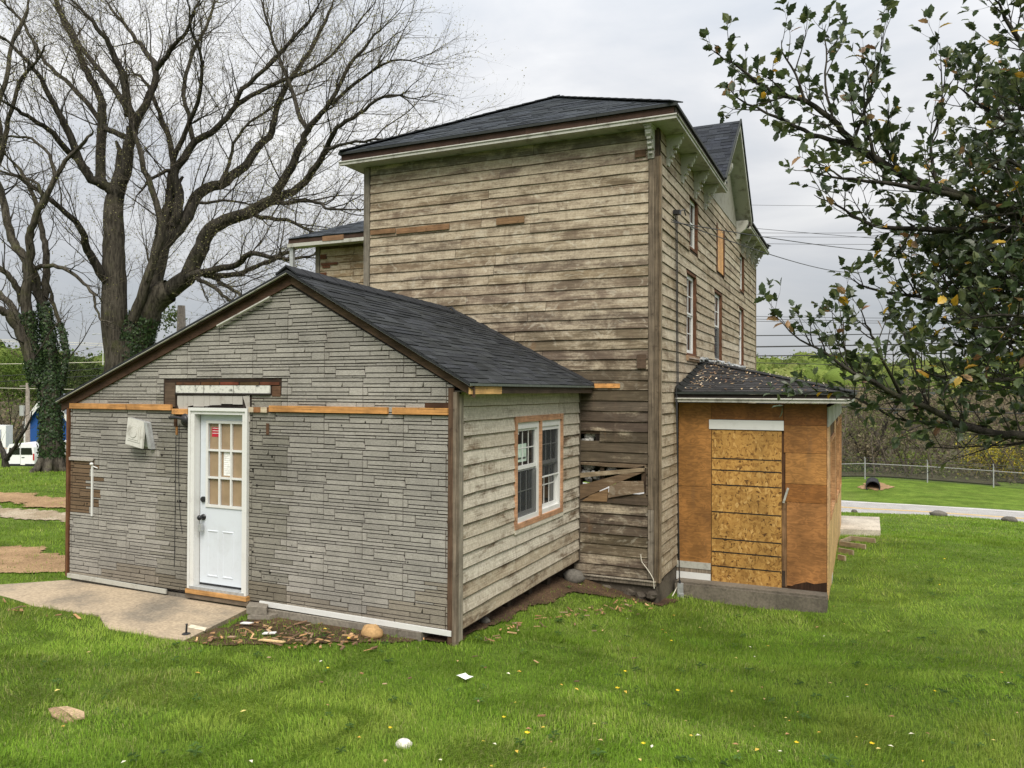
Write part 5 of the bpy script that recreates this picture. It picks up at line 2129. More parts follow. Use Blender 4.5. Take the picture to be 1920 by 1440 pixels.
mb.tube(pts, [.008] * 5, 6)
tag(mb.build('pale_cable', M['wire'], None, True), 'pale cable looping over the grass to the grey electrical box', 'cable')
mb = MB()
pts = [f_rear(*q) for q in ((-.235, .36, .05), (-.225, .30, .06), (-.215, .25, .05), (-.16, .19, .055), (-.09, .10, .06), (-.05, .03, .06), (-.04, -.10, .05))]
mb.tube(pts, [.0065] * len(pts), 6)
tag(mb.build('pale_cable', M['wire'], None, True), 'short pale cable end hanging on the house corner above the foundation', 'cable')

# concrete pad and step frames beyond the porch
def quad_block(pts, z0, z1, mat, name, label, cat):
    mb = MB()
    mb.hexa([(x, y, z0) for x, y in pts], [(x, y, z1) for x, y in pts])
    return tag(mb.build(name, mat), label, cat)


a = at(1570, 968, 19.5)
b = at(1649, 971, 19.3)
c = at(1651, 993, 17.4)
d = at(1572, 990, 17.6)
zt = (a[2] + c[2]) / 2
quad_block([(q[0], q[1]) for q in (a, b, c, d)], zt - .32, zt + .0, M['slab'], 'concrete_pad', 'pale concrete pad on the lawn beyond the porch corner', 'pad')
for i, (pa, pb, lab) in enumerate((((1576, 1022), (1594, 1015), 'short lumber side of the step frame beside the porch'), ((1594, 1014), (1641, 1019), 'farthest long lumber rail of the step frame on the lawn'),
                                   ((1574, 1024), (1623, 1031), 'middle lumber rail of the step frame on the lawn'), ((1572, 1037), (1600, 1042), 'nearer short lumber rail of the step frame on the lawn'),
                                   ((1572, 1050), (1585, 1053), 'nearest lumber stub of the step frame by the porch'))):
    p, q = on_ground(*pa, 8), on_ground(*pb, 8)
    mb = MB()
    mb.bar((p[0], p[1], p[2] + .055), (q[0], q[1], q[2] + .055), .04, .09, col=(.30, .235, .15, 0))
    tag(mb.build('lumber_rail', M['board_y']), lab, 'lumber', 'lumber frames on the lawn by the porch')

# =================================================================== ACROSS THE ROAD
# bank with culvert
cp = (at(1637, 919, 49.8)[0], 44.9, g1(at(1637, 919, 49.8)[0], 44.4) + .20)
cul = thing('culvert_pipe', 'dark open drain pipe set in the grass bank across the road', 'pipe', (cp[0], cp[1], cp[2] - .4))
mb = MB()
for k in range(20):
    a0, a1 = 2 * math.pi * k / 20, 2 * math.pi * (k + 1) / 20
    f = lambda a, r, d: (cp[0] + r * math.cos(a) * 1.15, cp[1] + d, cp[2] + r * math.sin(a))
    mb.hexa([f(a0, .33, -.5), f(a1, .33, -.5), f(a1, .38, -.5), f(a0, .38, -.5)], [f(a0, .33, 2), f(a1, .33, 2), f(a1, .38, 2), f(a0, .38, 2)], (.02, .02, .022, 1))
mb.build('pipe_wall', M['vcol'], cul)
mb = MB()
mb.prism([(math.cos(k * .3142) * .375, math.sin(k * .3142) * .325) for k in range(20)], lambda a, b, d: (cp[0] + a, cp[1] + d, cp[2] + b), .9, .95, (.008, .008, .008, 1))  # near-black disc across the bore paints the darkness down the pipe
mb.build('pipe_shade_disc', M['vcol'], cul)
drape('culvert_soil', [(cp[0] - .8, cp[1] - .1), (cp[0] - .4, cp[1] - .5), (cp[0] + .6, cp[1] - .5), (cp[0] + 1.3, cp[1] + .1), (cp[0] + .8, cp[1] + .9), (cp[0] - .6, cp[1] + .8)], M['dirt'], .03, jit=.15)
# chain link fence
fence = thing('chain_link_fence', 'chain link fence with top rail on the grass bank across the road', 'fence', at(1739, 905, 51))
fpx = []
for k in range(-9, 9):
    x = at(1739, 905, 51)[0] + k * 3.75
    y = at(1739, 905, 51)[1] + k * .12
    fpx.append((x, y, g1(x, y)))
for (x, y, z) in fpx:
    mb = MB()
    mb.tube([(x, y, z - .1), (x, y, z + 1.28), (x - .03, y - .05, z + 1.46)], [.038, .036, .03], 8, (.5, .5, .48, 1), True)
    mb.build('post', M['gal'], fence)
mb = MB()
mb.tube([(x, y, z + 1.02) for x, y, z in fpx], [.026] * len(fpx), 6)
mb.build('top_rail', M['fencerail'], fence)
mb = MB()
for h in (1.26, 1.42):
    mb.tube([(x, y - .03, z + h) for x, y, z in fpx], [.009] * len(fpx), 4)
mb.build('strand_wire', M['darkmetal'], fence)
mb = MB()
x0, y0, z0 = fpx[0]
tot = fpx[-1][0] - x0
for s in (-1, 1):
    k = int(tot / .09)
    for i in range(k):
        xs = x0 + i * .09
        if not (-4 < xs < 30):
            continue
        xe = xs + s * .98
        j = int(min(max((xs - x0) / 3.75, 0), len(fpx) - 2))
        f_ = (xs - x0) / 3.75 - j
        zz = fpx[j][2] * (1 - f_) + fpx[j + 1][2] * f_
        yy = fpx[j][1] * (1 - f_) + fpx[j + 1][1] * f_
        a_, b_ = Vector((xs, yy, zz + .03)), Vector((xe, yy, zz + 1.01))
        mb.face([(a_.x - .004, yy, a_.z), (a_.x + .004, yy, a_.z), (b_.x + .004, yy, b_.z), (b_.x - .004, yy, b_.z)])
mb.build('wire_mesh', M['fencewire'], fence, kind='stuff')

# overhead lines
def line(name, p0, p1, rad, label, sag=.0, mat='cable', ext=(0.6, .6), group=None):
    a, b = Vector(at(*p0)), Vector(at(*p1))
    d = b - a
    a, b = a - d * ext[0], b + d * ext[1]
    pts = []
    for i in range(25):
        f = i / 24
        q = a.lerp(b, f)
        pts.append((q.x, q.y, q.z - sag * 4 * f * (1 - f) + sag))
    mb = MB()
    mb.tube(pts, [rad] * 25, 5)
    tag(mb.build(name, M[mat]), label, 'power line', group)


RG = 'overhead lines along the road'
for i, (y0, y1, rad, lab) in enumerate(((388, 383, .010, 'highest faint wire across the sky right of the dormer'), (440, 432, .012, 'thin wire just above the far house eave'),
                                        (447, 441, .012, 'second thin wire just above the far house eave'), (460, 456, .012, 'thin wire meeting the far house eave corner'),
                                        (595, 598, .014, 'upper of three close grey wires right of the house'), (600, 604, .014, 'middle of three close grey wires right of the house'),
                                        (604, 608, .014, 'lower of three close grey wires right of the house'), (631, 621, .028, 'black cable below the three grey wires'),
                                        (652, 640, .040, 'thickest black cable over the road'), (669, 660, .032, 'black cable just above the green hill'),
                                        (682, 688, .02, 'thin wire across the crest of the green hill'))):
    line('power_line', (1416, y0, 44), (1920, y1, 46), rad, lab, .25 if i > 3 else .5, group=RG)
line('power_line', (1432, 431, 44), (1920, 468, 40), .014, 'thin wire slanting down across the sky right of the dormer', .2)
line('power_line', (1580, 763, 42), (1800, 772, 44), .035, 'low black cable passing behind the porch eave', .1, ext=(1.5, 1.2))
line('power_line', (1480, 723, 60), (1700, 729, 60), .025, 'low thin wire in front of the brown woods', .1, ext=(1.0, 1.5))
for i, (pa, pb, lab) in enumerate(((((1259, 412), (1610, 495)), None, 'lower service drop wire from the house corner to the right'), (((1259, 416), (1700, 462)), None, 'upper service drop wire from the house corner to the right'))):
    s = on_x(*pa[0], .12)
    e_ = at(pa[1][0], pa[1][1], 40)
    mb = MB()
    pts = []
    ee = Vector(s).lerp(Vector(e_), 1.5)
    for k in range(25):
        f = k / 24
        q = Vector(s).lerp(ee, f)
        pts.append((q.x, q.y, q.z - .5 * 4 * f * (1 - f) * (.6 if i else 1)))
    mb.tube(pts, [.008 + .012 * k / 24 for k in range(25)], 5)
    tag(mb.build('service_drop', M['cable']), lab, 'power line')
for (y0, y1, rad, lab, mt) in ((637, 645, .018, 'upper white line across the left woods', 'wire'), (640, 649, .016, 'lower white line across the left woods', 'wire'),
                               (706, 690, .025, 'upper black cable crossing behind the ivy tree', 'cable'), (716, 703, .025, 'lower black cable crossing behind the ivy tree', 'cable'),
                               (683, 679, .02, 'faint wire through the left woods', 'wire'), (728, 731, .02, 'faint wire over the white van', 'wire')):
    line('power_line', (0, y0, 62), (200, y1, 62), rad, lab, .2, mt, (1, 1), 'lines across the woods on the left')

# poles
def pole(px, ytop, ybase, t, rad, label, mat='pole', name='utility_pole'):
    a, b = at(px, ybase, t), at(px, ytop, t)
    th = thing(name, label, 'pole', a)
    mb = MB()
    mb.tube([a, b], [rad * 1.15, rad * .9], 10, (.21, .185, .155, 1), True)
    mb.build('pole', M[mat], th, True)
    return th, a, b


th, a, b = pole(52, 718, 835, 60, .15, 'wooden utility pole with a transformer behind the ivy tree')
mb = MB()
mb.bar((b[0] - .9, b[1], b[2] - .25), (b[0] + .9, b[1], b[2] - .2), .1, .12, col=(.2, .18, .15, 1))
mb.build('cross_arm', M['pole'], th)
mb = MB()
mb.tube([(a[0] - .42, a[1] - .15, b[2] - 2.55), (a[0] - .42, a[1] - .15, b[2] - 1.75)], [.22, .22], 12, None, True)
mb.build('transformer', M['gal'], th)
pole(340, 573, 625, 30, .155, 'thick wooden pole stub rising behind the annex roof')
th, a, b = pole(193, 628, 684, 72, .032, 'slim pale street light mast above the left woods', 'gal', 'street_light')
mb = MB()
mb.tube([b, (b[0] - .5, b[1] - .2, b[2] + .12), (b[0] - 1.0, b[1] - .3, b[2] + .05)], [.03, .03, .06], 6)
mb.build('arm', M['gal'], th)

# blue barn, railing, van, trailer
T = 66
bz = at(90, 845, T)[2]
ex = Vector((_R[0], _R[1], 0))
ey = Vector((-ex.y, ex.x, 0))
bc = Vector(at(93, 845, T))
fb = lambda u, z, d: tuple(Vector((bc.x, bc.y, bz)) + ex * u - ey * d + Vector((0, 0, z)))
barn = thing('blue_barn', 'blue barn with white trim and grey gambrel roof behind the ivy tree', 'barn', tuple(bc))
k = T / FOC
hw = 45 * k
prof = [(-hw * .86, 0), (hw * .86, 0), (hw * .98, 62 * k), (hw * .50, 82 * k), (0, 101 * k), (-hw * .50, 82 * k), (-hw * .98, 62 * k)]
prof = [(-hw, 0), (hw, 0), (hw, 50 * k), (hw * .42, 85 * k), (0, 103 * k), (-hw * .42, 85 * k), (-hw, 50 * k)]
mb = MB()
mb.prism(prof, fb, -9, 0)
mb.build('wall', M['blue'], barn)
mb = MB()
tops = prof[2:]
for p, q in zip(tops, tops[1:]):
    mb.hexa([fb(p[0], p[1], .35), fb(q[0], q[1], .35), fb(q[0], q[1] + .18, .35), fb(p[0], p[1] + .18, .35)],
            [fb(p[0], p[1], -9.3), fb(q[0], q[1], -9.3), fb(q[0], q[1] + .18, -9.3), fb(p[0], p[1] + .18, -9.3)], (.16, .18, .2, 1))
mb.build('roof', M['vcol'], barn)
mb = MB()
for p, q in zip(tops, tops[1:]):
    mb.hexa([fb(p[0], p[1] - .30, .36), fb(q[0], q[1] - .30, .36), fb(q[0], q[1] + .20, .36), fb(p[0], p[1] + .20, .36)],
            [fb(p[0], p[1] - .30, .42), fb(q[0], q[1] - .30, .42), fb(q[0], q[1] + .20, .42), fb(p[0], p[1] + .20, .42)])
mb.hexa([fb(-hw - .05, 0, .1), fb(-hw + .2, 0, .1), fb(-hw + .2, 50 * k, .1), fb(-hw - .05, 50 * k, .1)], [fb(-hw - .05, 0, .2), fb(-hw + .2, 0, .2), fb(-hw + .2, 50 * k, .2), fb(-hw - .05, 50 * k, .2)])
mb.build('trim', M['white'], barn)
T2 = 60
rc = Vector(at(64, 862, T2))
rl = thing('deck_railing', 'grey deck railing with close balusters in front of the blue barn', 'railing', tuple(rc))
fr2 = lambda u, z, d: tuple(rc + ex * u - ey * d + Vector((0, 0, z)))
mb = MB()
mb.wbox(fr2, -.6, 1.25, 6, 1.33, 0, .09, (.5, .45, .4, 1))
mb.wbox(fr2, -.6, .45, 6, .52, 0, .09, (.45, .4, .36, 1))
mb.build('rail', M['vcol'], rl)
for i in range(44):
    mb = MB()
    mb.wbox(fr2, -.55 + i * .15, .521, -.49 + i * .15, 1.249, .02, .06, (.42, .39, .37, 1))
    mb.build('baluster', M['vcol'], rl)
mb = MB()
mb.wbox(fr2, -.6, -.9, 6, .449, -.2, .0, (.34, .28, .21, 1))
mb.build('deck_wall', M['vcol'], rl)

TV = 56
vc = Vector(at(38, 879, TV))
van = thing('white_van', 'white cargo van parked with its rear doors towards the yard', 'van', tuple(vc))
fvn = lambda u, z, d: tuple(vc + ex * u - ey * d + Vector((0, 0, z)))
vw, vh_ = 1.02, 1.78
mb = MB()
pf_ = [(-vw, .35), (vw, .35), (vw + .02, .95), (vw - .08, 1.55), (vw - .22, vh_), (-vw + .22, vh_), (-vw + .08, 1.55), (-vw - .02, .95)]
mb.prism(pf_, fvn, -4.8, 0)
mb.build('body', M['whitecar'], van)
mb = MB()
mb.prism([(-vw + .14, 1.02), (-.04, 1.02), (-.04, 1.52), (-vw + .22, 1.52)], fvn, .001, .015)
mb.prism([(.04, 1.02), (vw - .14, 1.02), (vw - .22, 1.52), (.04, 1.52)], fvn, .001, .015)
mb.build('rear_window', M['glass'], van)
mb = MB()
mb.wbox(fvn, -vw, .12, vw, .36, -.2, .12)
mb.build('bumper', M['black'], van)
mb = MB()
mb.wbox(fvn, .1, .30, .42, .42, .122, .13)
mb.build('number_plate', M['paper'], van)
for s in (-1, 1):
    mb = MB()
    mb.wbox(fvn, s * (vw - .05) - .05, .62, s * (vw - .05) + .05, 1.1, .001, .03, (.4, .02, .02, 1))
    mb.build('tail_light', M['vcol'], van)
    mb = MB()
    mb.tube([fvn(s * .85 - .1, .02, -.9), fvn(s * .85 + .1, .02, -.9)], [.34, .34], 16, None, True)
    mb.build('wheel', M['black'], van)
mb = MB()
mb.wbox(fvn, -.006, .38, .006, 1.7, .001, .008, (.1, .1, .1, 1))
mb.wbox(fvn, .1, .8, .3, .85, .001, .03, (.05, .05, .05, 1))
mb.build('door_seam', M['vcol'], van)
tc = Vector(at(6, 850, 64))
trl = thing('white_trailer', 'white camper trailer with a dark blue window at the left border', 'trailer', tuple(tc))
ft = lambda u, z, d: tuple(tc + ex * u - ey * d + Vector((0, 0, z)))
mb = MB()
mb.prism([(-4, .5), (.2, .5), (.2, 2.3), (-4, 2.4)], ft, -.9, 0)
mb.build('body', M['whitecar'], trl)
mb = MB()
mb.wbox(ft, -1.2, 1.2, -.25, 1.95, .001, .03)
mb.build('window', M['blue'], trl)
for s in (-2.6, -1.4):
    mb = MB()
    mb.tube([ft(s, .3, -.05), ft(s, .3, .1)], [.33, .33], 14, None, True)
    mb.build('wheel', M['black'], trl)
# =================================================================== TREES
def vnorm(v):
    l = math.sqrt(v[0] ** 2 + v[1] ** 2 + v[2] ** 2) or 1e-9
    return (v[0] / l, v[1] / l, v[2] / l)


def side_dir(d, r, ang, up):
    rx, ry, rz = r.gauss(0, 1), r.gauss(0, 1), r.gauss(0, 1)
    o = rx * d[0] + ry * d[1] + rz * d[2]
    s = vnorm((rx - o * d[0], ry - o * d[1], rz - o * d[2]))
    ca, sa = math.cos(ang), math.sin(ang)
    return vnorm((d[0] * ca + s[0] * sa, d[1] * ca + s[1] * sa, d[2] * ca + s[2] * sa + up))


def path_from(p, d, length, k, r, wob, up):
    pts = [p]
    st = length / k
    for _ in range(k):
        d = vnorm((d[0] + r.gauss(0, wob), d[1] + r.gauss(0, wob), d[2] + r.gauss(0, wob) + up))
        p = (p[0] + d[0] * st, p[1] + d[1] * st, p[2] + d[2] * st)
        pts.append(p)
    return pts


def plen(pts):
    return sum(math.dist(a, b) for a, b in zip(pts, pts[1:]))


def along(pts, f):
    tot = plen(pts)
    s = f * tot
    for i, (a, b) in enumerate(zip(pts, pts[1:])):
        l = math.dist(a, b)
        if s <= l or i == len(pts) - 2:
            k = min(1, s / max(l, 1e-6))
            return tuple(a[j] + (b[j] - a[j]) * k for j in range(3)), vnorm((b[0] - a[0], b[1] - a[1], b[2] - a[2])), i + k
        s -= l


def spawn(parents, per_m, f0, len_rng, ang, up, wob, rad_rng, k, r, droop=0.0, maxn=999999):
    """children along each parent path"""
    out = []
    for pts, rads in parents:
        L = plen(pts)
        n = L * per_m
        n = int(n) + (1 if r.random() < n - int(n) else 0)
        for i in range(n):
            f = f0 + (1 - f0) * (i + r.random()) / n
            p, d, idx = along(pts, f)
            ln = r.uniform(*len_rng) * (1.15 - .55 * f)
            dd = side_dir(d, r, r.uniform(*ang), up)
            q = path_from(p, dd, ln, k, r, wob, up * .35 - droop)
            i0 = int(idx)
            pr = rads[min(i0, len(rads) - 1)]
            r0 = min(pr * .7, r.uniform(*rad_rng))
            out.append((q, [r0 * (1 - .72 * j / k) for j in range(k + 1)]))
            if len(out) >= maxn:
                return out
    return out


def tubes(paths, n, mat, name, parent, kind=None, col=(1, 1, 1, 1), smooth=True):
    mb = MB()
    mb.col = col
    for pts, rads in paths:
        mb.tube(pts, rads, n)
    return mb.build(name, mat, parent, smooth, kind=kind)


def smooth_path(pts, rads, r, jit):
    """Catmull-Rom through the traced points, with small kinks"""
    P = [pts[0]] + list(pts) + [pts[-1]]
    out, ro = [], []
    for i in range(1, len(P) - 2):
        for j in range(3):
            t = j / 3
            a, b, c, d = P[i - 1], P[i], P[i + 1], P[i + 2]
            q = tuple(.5 * ((2 * b[m]) + (-a[m] + c[m]) * t + (2 * a[m] - 5 * b[m] + 4 * c[m] - d[m]) * t * t + (-a[m] + 3 * b[m] - 3 * c[m] + d[m]) * t ** 3) for m in range(3))
            out.append(tuple(x + r.gauss(0, jit) for x in q) if out else q)
            ro.append(rads[i - 1] + (rads[min(i, len(rads) - 1)] - rads[i - 1]) * t)
    out.append(pts[-1])
    ro.append(rads[-1])
    return out, ro


def traced(limbs, t0, r, spread, jit=.02):
    res = []
    for pts, r0, r1, dt0, dt1 in limbs:
        k = len(pts)
        P, R_ = [], []
        for i, (px, py) in enumerate(pts):
            f = i / (k - 1)
            t = t0 + dt0 + (dt1 - dt0) * f
            P.append(at(px, py, t))
            R_.append((r0 + (r1 * (1 if r1 > 8 else (.45 if f == 1 else .8)) - r0) * f ** .8) * t / FOC)
        res.append(smooth_path(P, R_, r, jit))
    return res


# ---- big bare tree behind the annex
rt = random.Random(3)
T1L = [
    ([(232, 900), (232, 780), (236, 700), (240, 640)], 42, 34, 0, 0),
    ([(226, 690), (217, 605), (214, 525), (215, 462), (213, 400), (217, 368)], 27, 16, 0, 0),
    ([(217, 368), (200, 350), (175, 337), (150, 305), (133, 255), (115, 222), (95, 184), (78, 147), (55, 120), (22, 84), (-10, 60)], 11, 2.5, 0, -2.5),
    ([(193, 345), (187, 320), (191, 222), (189, 184), (169, 147), (153, 111), (138, 75), (124, 51), (111, 20), (100, -15)], 10, 4, 0, 2.0),
    ([(217, 368), (235, 325), (240, 278), (251, 231), (238, 195), (233, 144), (213, 104), (198, 73), (173, 40), (135, 0)], 13, 3.5, 0, -1.5),
    ([(240, 215), (222, 178), (191, 135), (155, 93), (131, 51), (112, 10)], 6, 4, -.4, 2.0),
    ([(251, 231), (282, 178), (293, 129), (275, 100), (255, 75), (242, 53), (209, 18), (195, -5)], 8, 2.2, -.3, 1.5),
    ([(293, 129), (313, 107), (330, 80), (347, 62), (375, 0)], 5.5, 3, -.3, -1.5),
    ([(165, 320), (129, 284), (100, 251), (73, 231), (40, 211), (22, 198), (-15, 180)], 7, 3, -.2, -3),
    ([(246, 262), (214, 248), (193, 235), (160, 187), (124, 151), (95, 127), (69, 89), (47, 49), (24, 20), (0, 0)], 6, 2.5, -.2, 2.5),
    ([(215, 530), (195, 522), (175, 487), (160, 460), (156, 437), (134, 409), (103, 381), (62, 350), (31, 331), (0, 322)], 10, 3, 0, -3),
    ([(243, 690), (262, 620), (280, 575), (300, 555), (318, 545)], 30, 22, 0, 0),
    ([(262, 625), (272, 585), (284, 540), (300, 470), (305, 440)], 20, 15, 0, .5),
    ([(250, 600), (265, 560), (283, 500), (300, 455), (304, 430), (297, 394), (278, 337), (262, 281), (250, 245)], 10, 5, -.5, -1.0),
    ([(312, 548), (350, 520), (372, 475), (387, 440), (412, 417), (450, 405), (487, 387), (512, 372), (525, 350), (547, 312), (565, 275), (577, 245), (595, 217), (620, 195), (653, 125), (690, 80), (720, 50)], 17, 2.2, 0, -3),
    ([(505, 378), (537, 366), (570, 342), (592, 312), (610, 280), (620, 257), (640, 235), (673, 214), (705, 188), (740, 178), (775, 185)], 8.5, 2, -1, -4.5),
    ([(300, 470), (325, 437), (350, 407), (375, 360), (412, 345), (440, 325), (465, 305), (482, 277), (507, 255), (515, 225), (522, 195), (550, 140), (580, 95), (610, 40), (625, 0)], 13, 3, .3, 2.5),
    ([(303, 440), (310, 405), (317, 375), (317, 340), (325, 305), (315, 255), (303, 222), (290, 187), (270, 150), (250, 137)], 9, 3, .4, 1.0),
    ([(325, 425), (335, 400), (335, 360), (327, 325), (345, 295), (365, 265), (395, 250), (417, 230), (440, 200), (453, 169), (500, 128), (560, 60), (600, 5)], 10, 3, .4, -.5),
    ([(362, 262), (352, 215), (345, 160), (362, 100), (395, 30), (405, -15)], 5, 2.5, .3, 2.5),
    ([(325, 300), (350, 240), (372, 190), (380, 120), (360, 60), (350, 0)], 5, 2.5, .4, -2),
    ([(340, 525), (370, 514), (400, 507), (445, 497), (470, 475), (507, 482), (550, 485), (590, 478)], 9, 3, -.2, -3),
    ([(385, 515), (400, 517), (440, 515), (475, 502), (512, 487), (557, 465), (600, 450)], 6.5, 3, -.3, -2),
    ([(360, 520), (375, 527), (405, 542), (425, 560), (450, 590)], 5, 3, -.2, -2.5),
    ([(400, 520), (420, 535), (445, 550), (470, 570)], 5, 3, -.3, -2.5),
    ([(470, 398), (487, 407), (537, 412), (570, 427), (600, 440), (640, 450)], 5, 2, -.6, -3),
    ([(510, 378), (525, 380), (575, 377), (600, 382), (620, 392), (680, 393)], 5, 2.2, -.7, -5),
    ([(610, 280), (650, 270), (700, 262), (750, 262), (790, 250)], 3.5, 1.4, -3, -5),
    ([(577, 245), (560, 210), (545, 160), (520, 100), (500, 40), (490, 0)], 5, 2.4, -1.5, 0),
    ([(620, 195), (650, 170), (700, 130), (750, 110), (790, 120)], 4, 1.4, -2, -3),
    ([(440, 200), (470, 180), (530, 150), (600, 120), (660, 60), (690, 20)], 5, 1.8, 0, 1.5),
    ([(412, 345), (430, 310), (438, 270), (470, 230), (530, 190), (600, 160)], 4, 1.8, .5, 2),
    ([(375, 380), (420, 376), (460, 380), (480, 390)], 3, 1.6, .2, -1),
    ([(320, 320), (290, 330), (270, 350), (255, 372)], 4, 1.6, .2, -1),
]
p = at(232, 690, 27)
T1 = thing('bare_tree', 'huge spreading leafless tree standing behind the left side of the annex', 'tree', (p[0], p[1], g1(p[0], p[1])))
limbs1 = traced(T1L, 27, rt, 0)
tr = [limbs1[0], limbs1[11]]
tubes(tr, 14, M['bark2'], 'trunk', T1)
for i, l in enumerate(limbs1):
    if i in (0, 11):
        continue
    tubes([l], 10, M['bark2'] if i in (1, 12, 13) else M['bark'], 'limb', T1)
base_l = [l for i, l in enumerate(limbs1) if i not in (0, 11)]
b2 = spawn(base_l, 2.0, .12, (1.2, 3.6), (.35, .9), .16, .12, (.012, .030), 7, rt)
b2 += [(path_from(l[0][-1], vnorm(tuple(l[0][-1][j] - l[0][-4][j] for j in range(3))), rt.uniform(1.2, 2.6), 6, rt, .16, .05), [l[1][-1] * (1 - .14 * j) for j in range(7)]) for l in base_l for _ in range(2)]
b2 += spawn(limbs1[14:24] + limbs1[27:32] + limbs1[2:9], 1.1, .35, (1.2, 3.0), (.35, .8), .14, .12, (.010, .02), 7, rt)
b3 = spawn(b2 + base_l[2:], 2.6, .12, (.6, 1.8), (.35, 1.0), .10, .14, (.0055, .011), 4, rt)
rt.shuffle(b3)
b4 = spawn(b3, 4.2, .1, (.3, 1.0), (.35, 1.0), .05, .2, (.0042, .007), 2, rt, .01, 38000)
tubes(b2, 5, M['bark'], 'branches', T1, 'stuff')
tubes(b3, 4, M['twig'], 'small_branches', T1, 'stuff')
tubes(b4, 3, M['twig'], 'twigs', T1, 'stuff', smooth=False)
print('tree1', len(b2), len(b3), len(b4))


def leaf_cards(points, size, cols, r, name, mat, parent, jitter=.05, aspect=.6, kind='stuff', nrm=None, label=None):
    """one small leaf-shaped face per point"""
    n = len(points)
    P = np.array(points, float) + np.random.default_rng(r).normal(0, jitter, (n, 3))
    g = np.random.default_rng(r + 1)
    a = g.normal(0, 1, (n, 3))
    if nrm is not None:
        a = a - np.sum(a * nrm, 1, keepdims=True) * nrm * .8
    a /= np.linalg.norm(a, axis=1, keepdims=True)
    b = g.normal(0, 1, (n, 3))
    if nrm is not None:
        b = np.cross(nrm, a) + b * .25
    b -= np.sum(a * b, 1, keepdims=True) * a
    b /= np.linalg.norm(b, axis=1, keepdims=True)
    s = g.uniform(size[0], size[1], (n, 1))
    V = np.stack([P - a * s, P + b * s * aspect, P + a * s, P - b * s * aspect], 1).reshape(-1, 3)
    F_ = np.arange(4 * n)
    c = np.array(cols)[g.integers(0, len(cols), n)] * g.uniform(.7, 1.3, (n, 1))
    C4 = np.repeat(np.column_stack([c, np.ones(n)]), 4, 0)
    me = np_mesh(name, V, F_, np.full(n, 4), mat, C4)
    return link(name, me, parent, label, kind)


budp = [q[0][-1] for q in b4 if rt.random() < .8] + [q[0][-2] for q in b4 if rt.random() < .5] + [q[0][-1] for q in b4 if rt.random() < .7]
leaf_cards(budp, (.014, .034), [(.26, .25, .11), (.21, .195, .10), (.29, .27, .13)], 5, 'buds', M['bud'], T1, .05)
# ivy up the trunks
def ivy_points(paths, dens, f0, f1, r, hug=1.08):
    pts, nr = [], []
    for P, R_ in paths:
        L = plen(P)
        n = int(L * dens * (sum(R_) / len(R_)) * 6.28)
        for _ in range(n):
            f = f0 + (f1 - f0) * r.random()
            p, d, idx = along(P, f)
            rad = R_[min(int(idx), len(R_) - 1)]
            s = side_dir(d, r, 1.5708, 0)
            k = rad * hug + abs(r.gauss(0, .03))
            pts.append((p[0] + s[0] * k, p[1] + s[1] * k, p[2] + s[2] * k))
            nr.append(s)
    return pts, np.array(nr)


IVY = [(.022, .045, .014), (.032, .06, .018), (.015, .03, .011), (.045, .075, .024)]
pp, nn = ivy_points([limbs1[11]], 330, .0, .6, rt, 1.02)
leaf_cards(pp, (.028, .055), IVY, 7, 'ivy', M['ivy'], T1, .02, .8, nrm=nn)

# ---- ivy-covered tree on the lawn, left
T2L = [
    ([(98, 892), (98, 850), (97, 800), (94, 740), (88, 700)], 21, 17, 0, 0),
    ([(80, 715), (66, 680), (55, 625), (50, 562), (51, 525), (57, 475), (55, 445), (62, 419), (84, 375), (103, 335), (122, 303), (156, 266), (175, 245)], 13, 3, 0, -1),
    ([(51, 510), (47, 482), (25, 455), (18, 430), (9, 390), (0, 355), (-15, 310)], 9, 7, 0, 1),
    ([(92, 700), (92, 640), (85, 590), (72, 550), (66, 520), (60, 495)], 13, 8, .2, .5),
    ([(82, 560), (85, 532), (87, 475), (82, 445), (72, 400), (58, 355), (38, 318), (10, 290)], 8, 3, .4, 1.5),
    ([(72, 720), (52, 660), (34, 615), (15, 590), (0, 580), (-25, 570)], 11, 8, -.2, -1),
    ([(45, 640), (37, 600), (15, 567), (0, 552), (-20, 535)], 8, 6, 0, 1),
    ([(45, 570), (35, 545), (20, 520), (0, 503), (-20, 490)], 7, 5, 0, -1),
    ([(112, 730), (121, 680), (121, 640), (110, 600), (98, 560), (90, 540)], 5, 3.5, .1, .6),
    ([(58, 512), (75, 500), (100, 497), (125, 505), (150, 525), (170, 545), (177, 570), (185, 590), (193, 602), (213, 604)], 5, 1.6, 0, -1),
    ([(-20, 360), (-8, 320), (4, 278), (13, 240), (22, 207), (38, 153), (53, 133), (73, 107), (85, 85)], 6, 2.5, .5, -.5),
    ([(-15, 310), (0, 260), (-5, 200), (15, 140), (20, 90), (45, 30), (55, 0)], 6, 3, 1, 2),
    ([(103, 335), (90, 290), (60, 262), (20, 255), (0, 262)], 3.5, 2, -.5, .5),
    ([(84, 375), (70, 345), (40, 330), (0, 325)], 3.5, 2, -.5, .5),
]
p = at(97, 886, 25)
T2 = thing('ivy_tree', 'leafless tree with its trunk wrapped in dark ivy on the left lawn', 'tree', (p[0], p[1], g1(p[0], p[1])))
limbs2 = traced(T2L, 25, rt, 0)
tubes([limbs2[0]], 14, M['bark2'], 'trunk', T2)
for l in limbs2[1:]:
    tubes([l], 9, M['bark2'], 'limb', T2)
c2 = spawn(limbs2[1:], 1.9, .2, (.8, 2.6), (.4, 1.0), .12, .16, (.014, .032), 6, rt)
c3 = spawn(c2, 2.0, .15, (.5, 1.4), (.4, 1.0), .08, .16, (.007, .013), 4, rt)
rt.shuffle(c3)
c4 = spawn(c3, 3.6, .12, (.25, .8), (.4, 1.0), .04, .18, (.005, .008), 3, rt, .01, 11000)
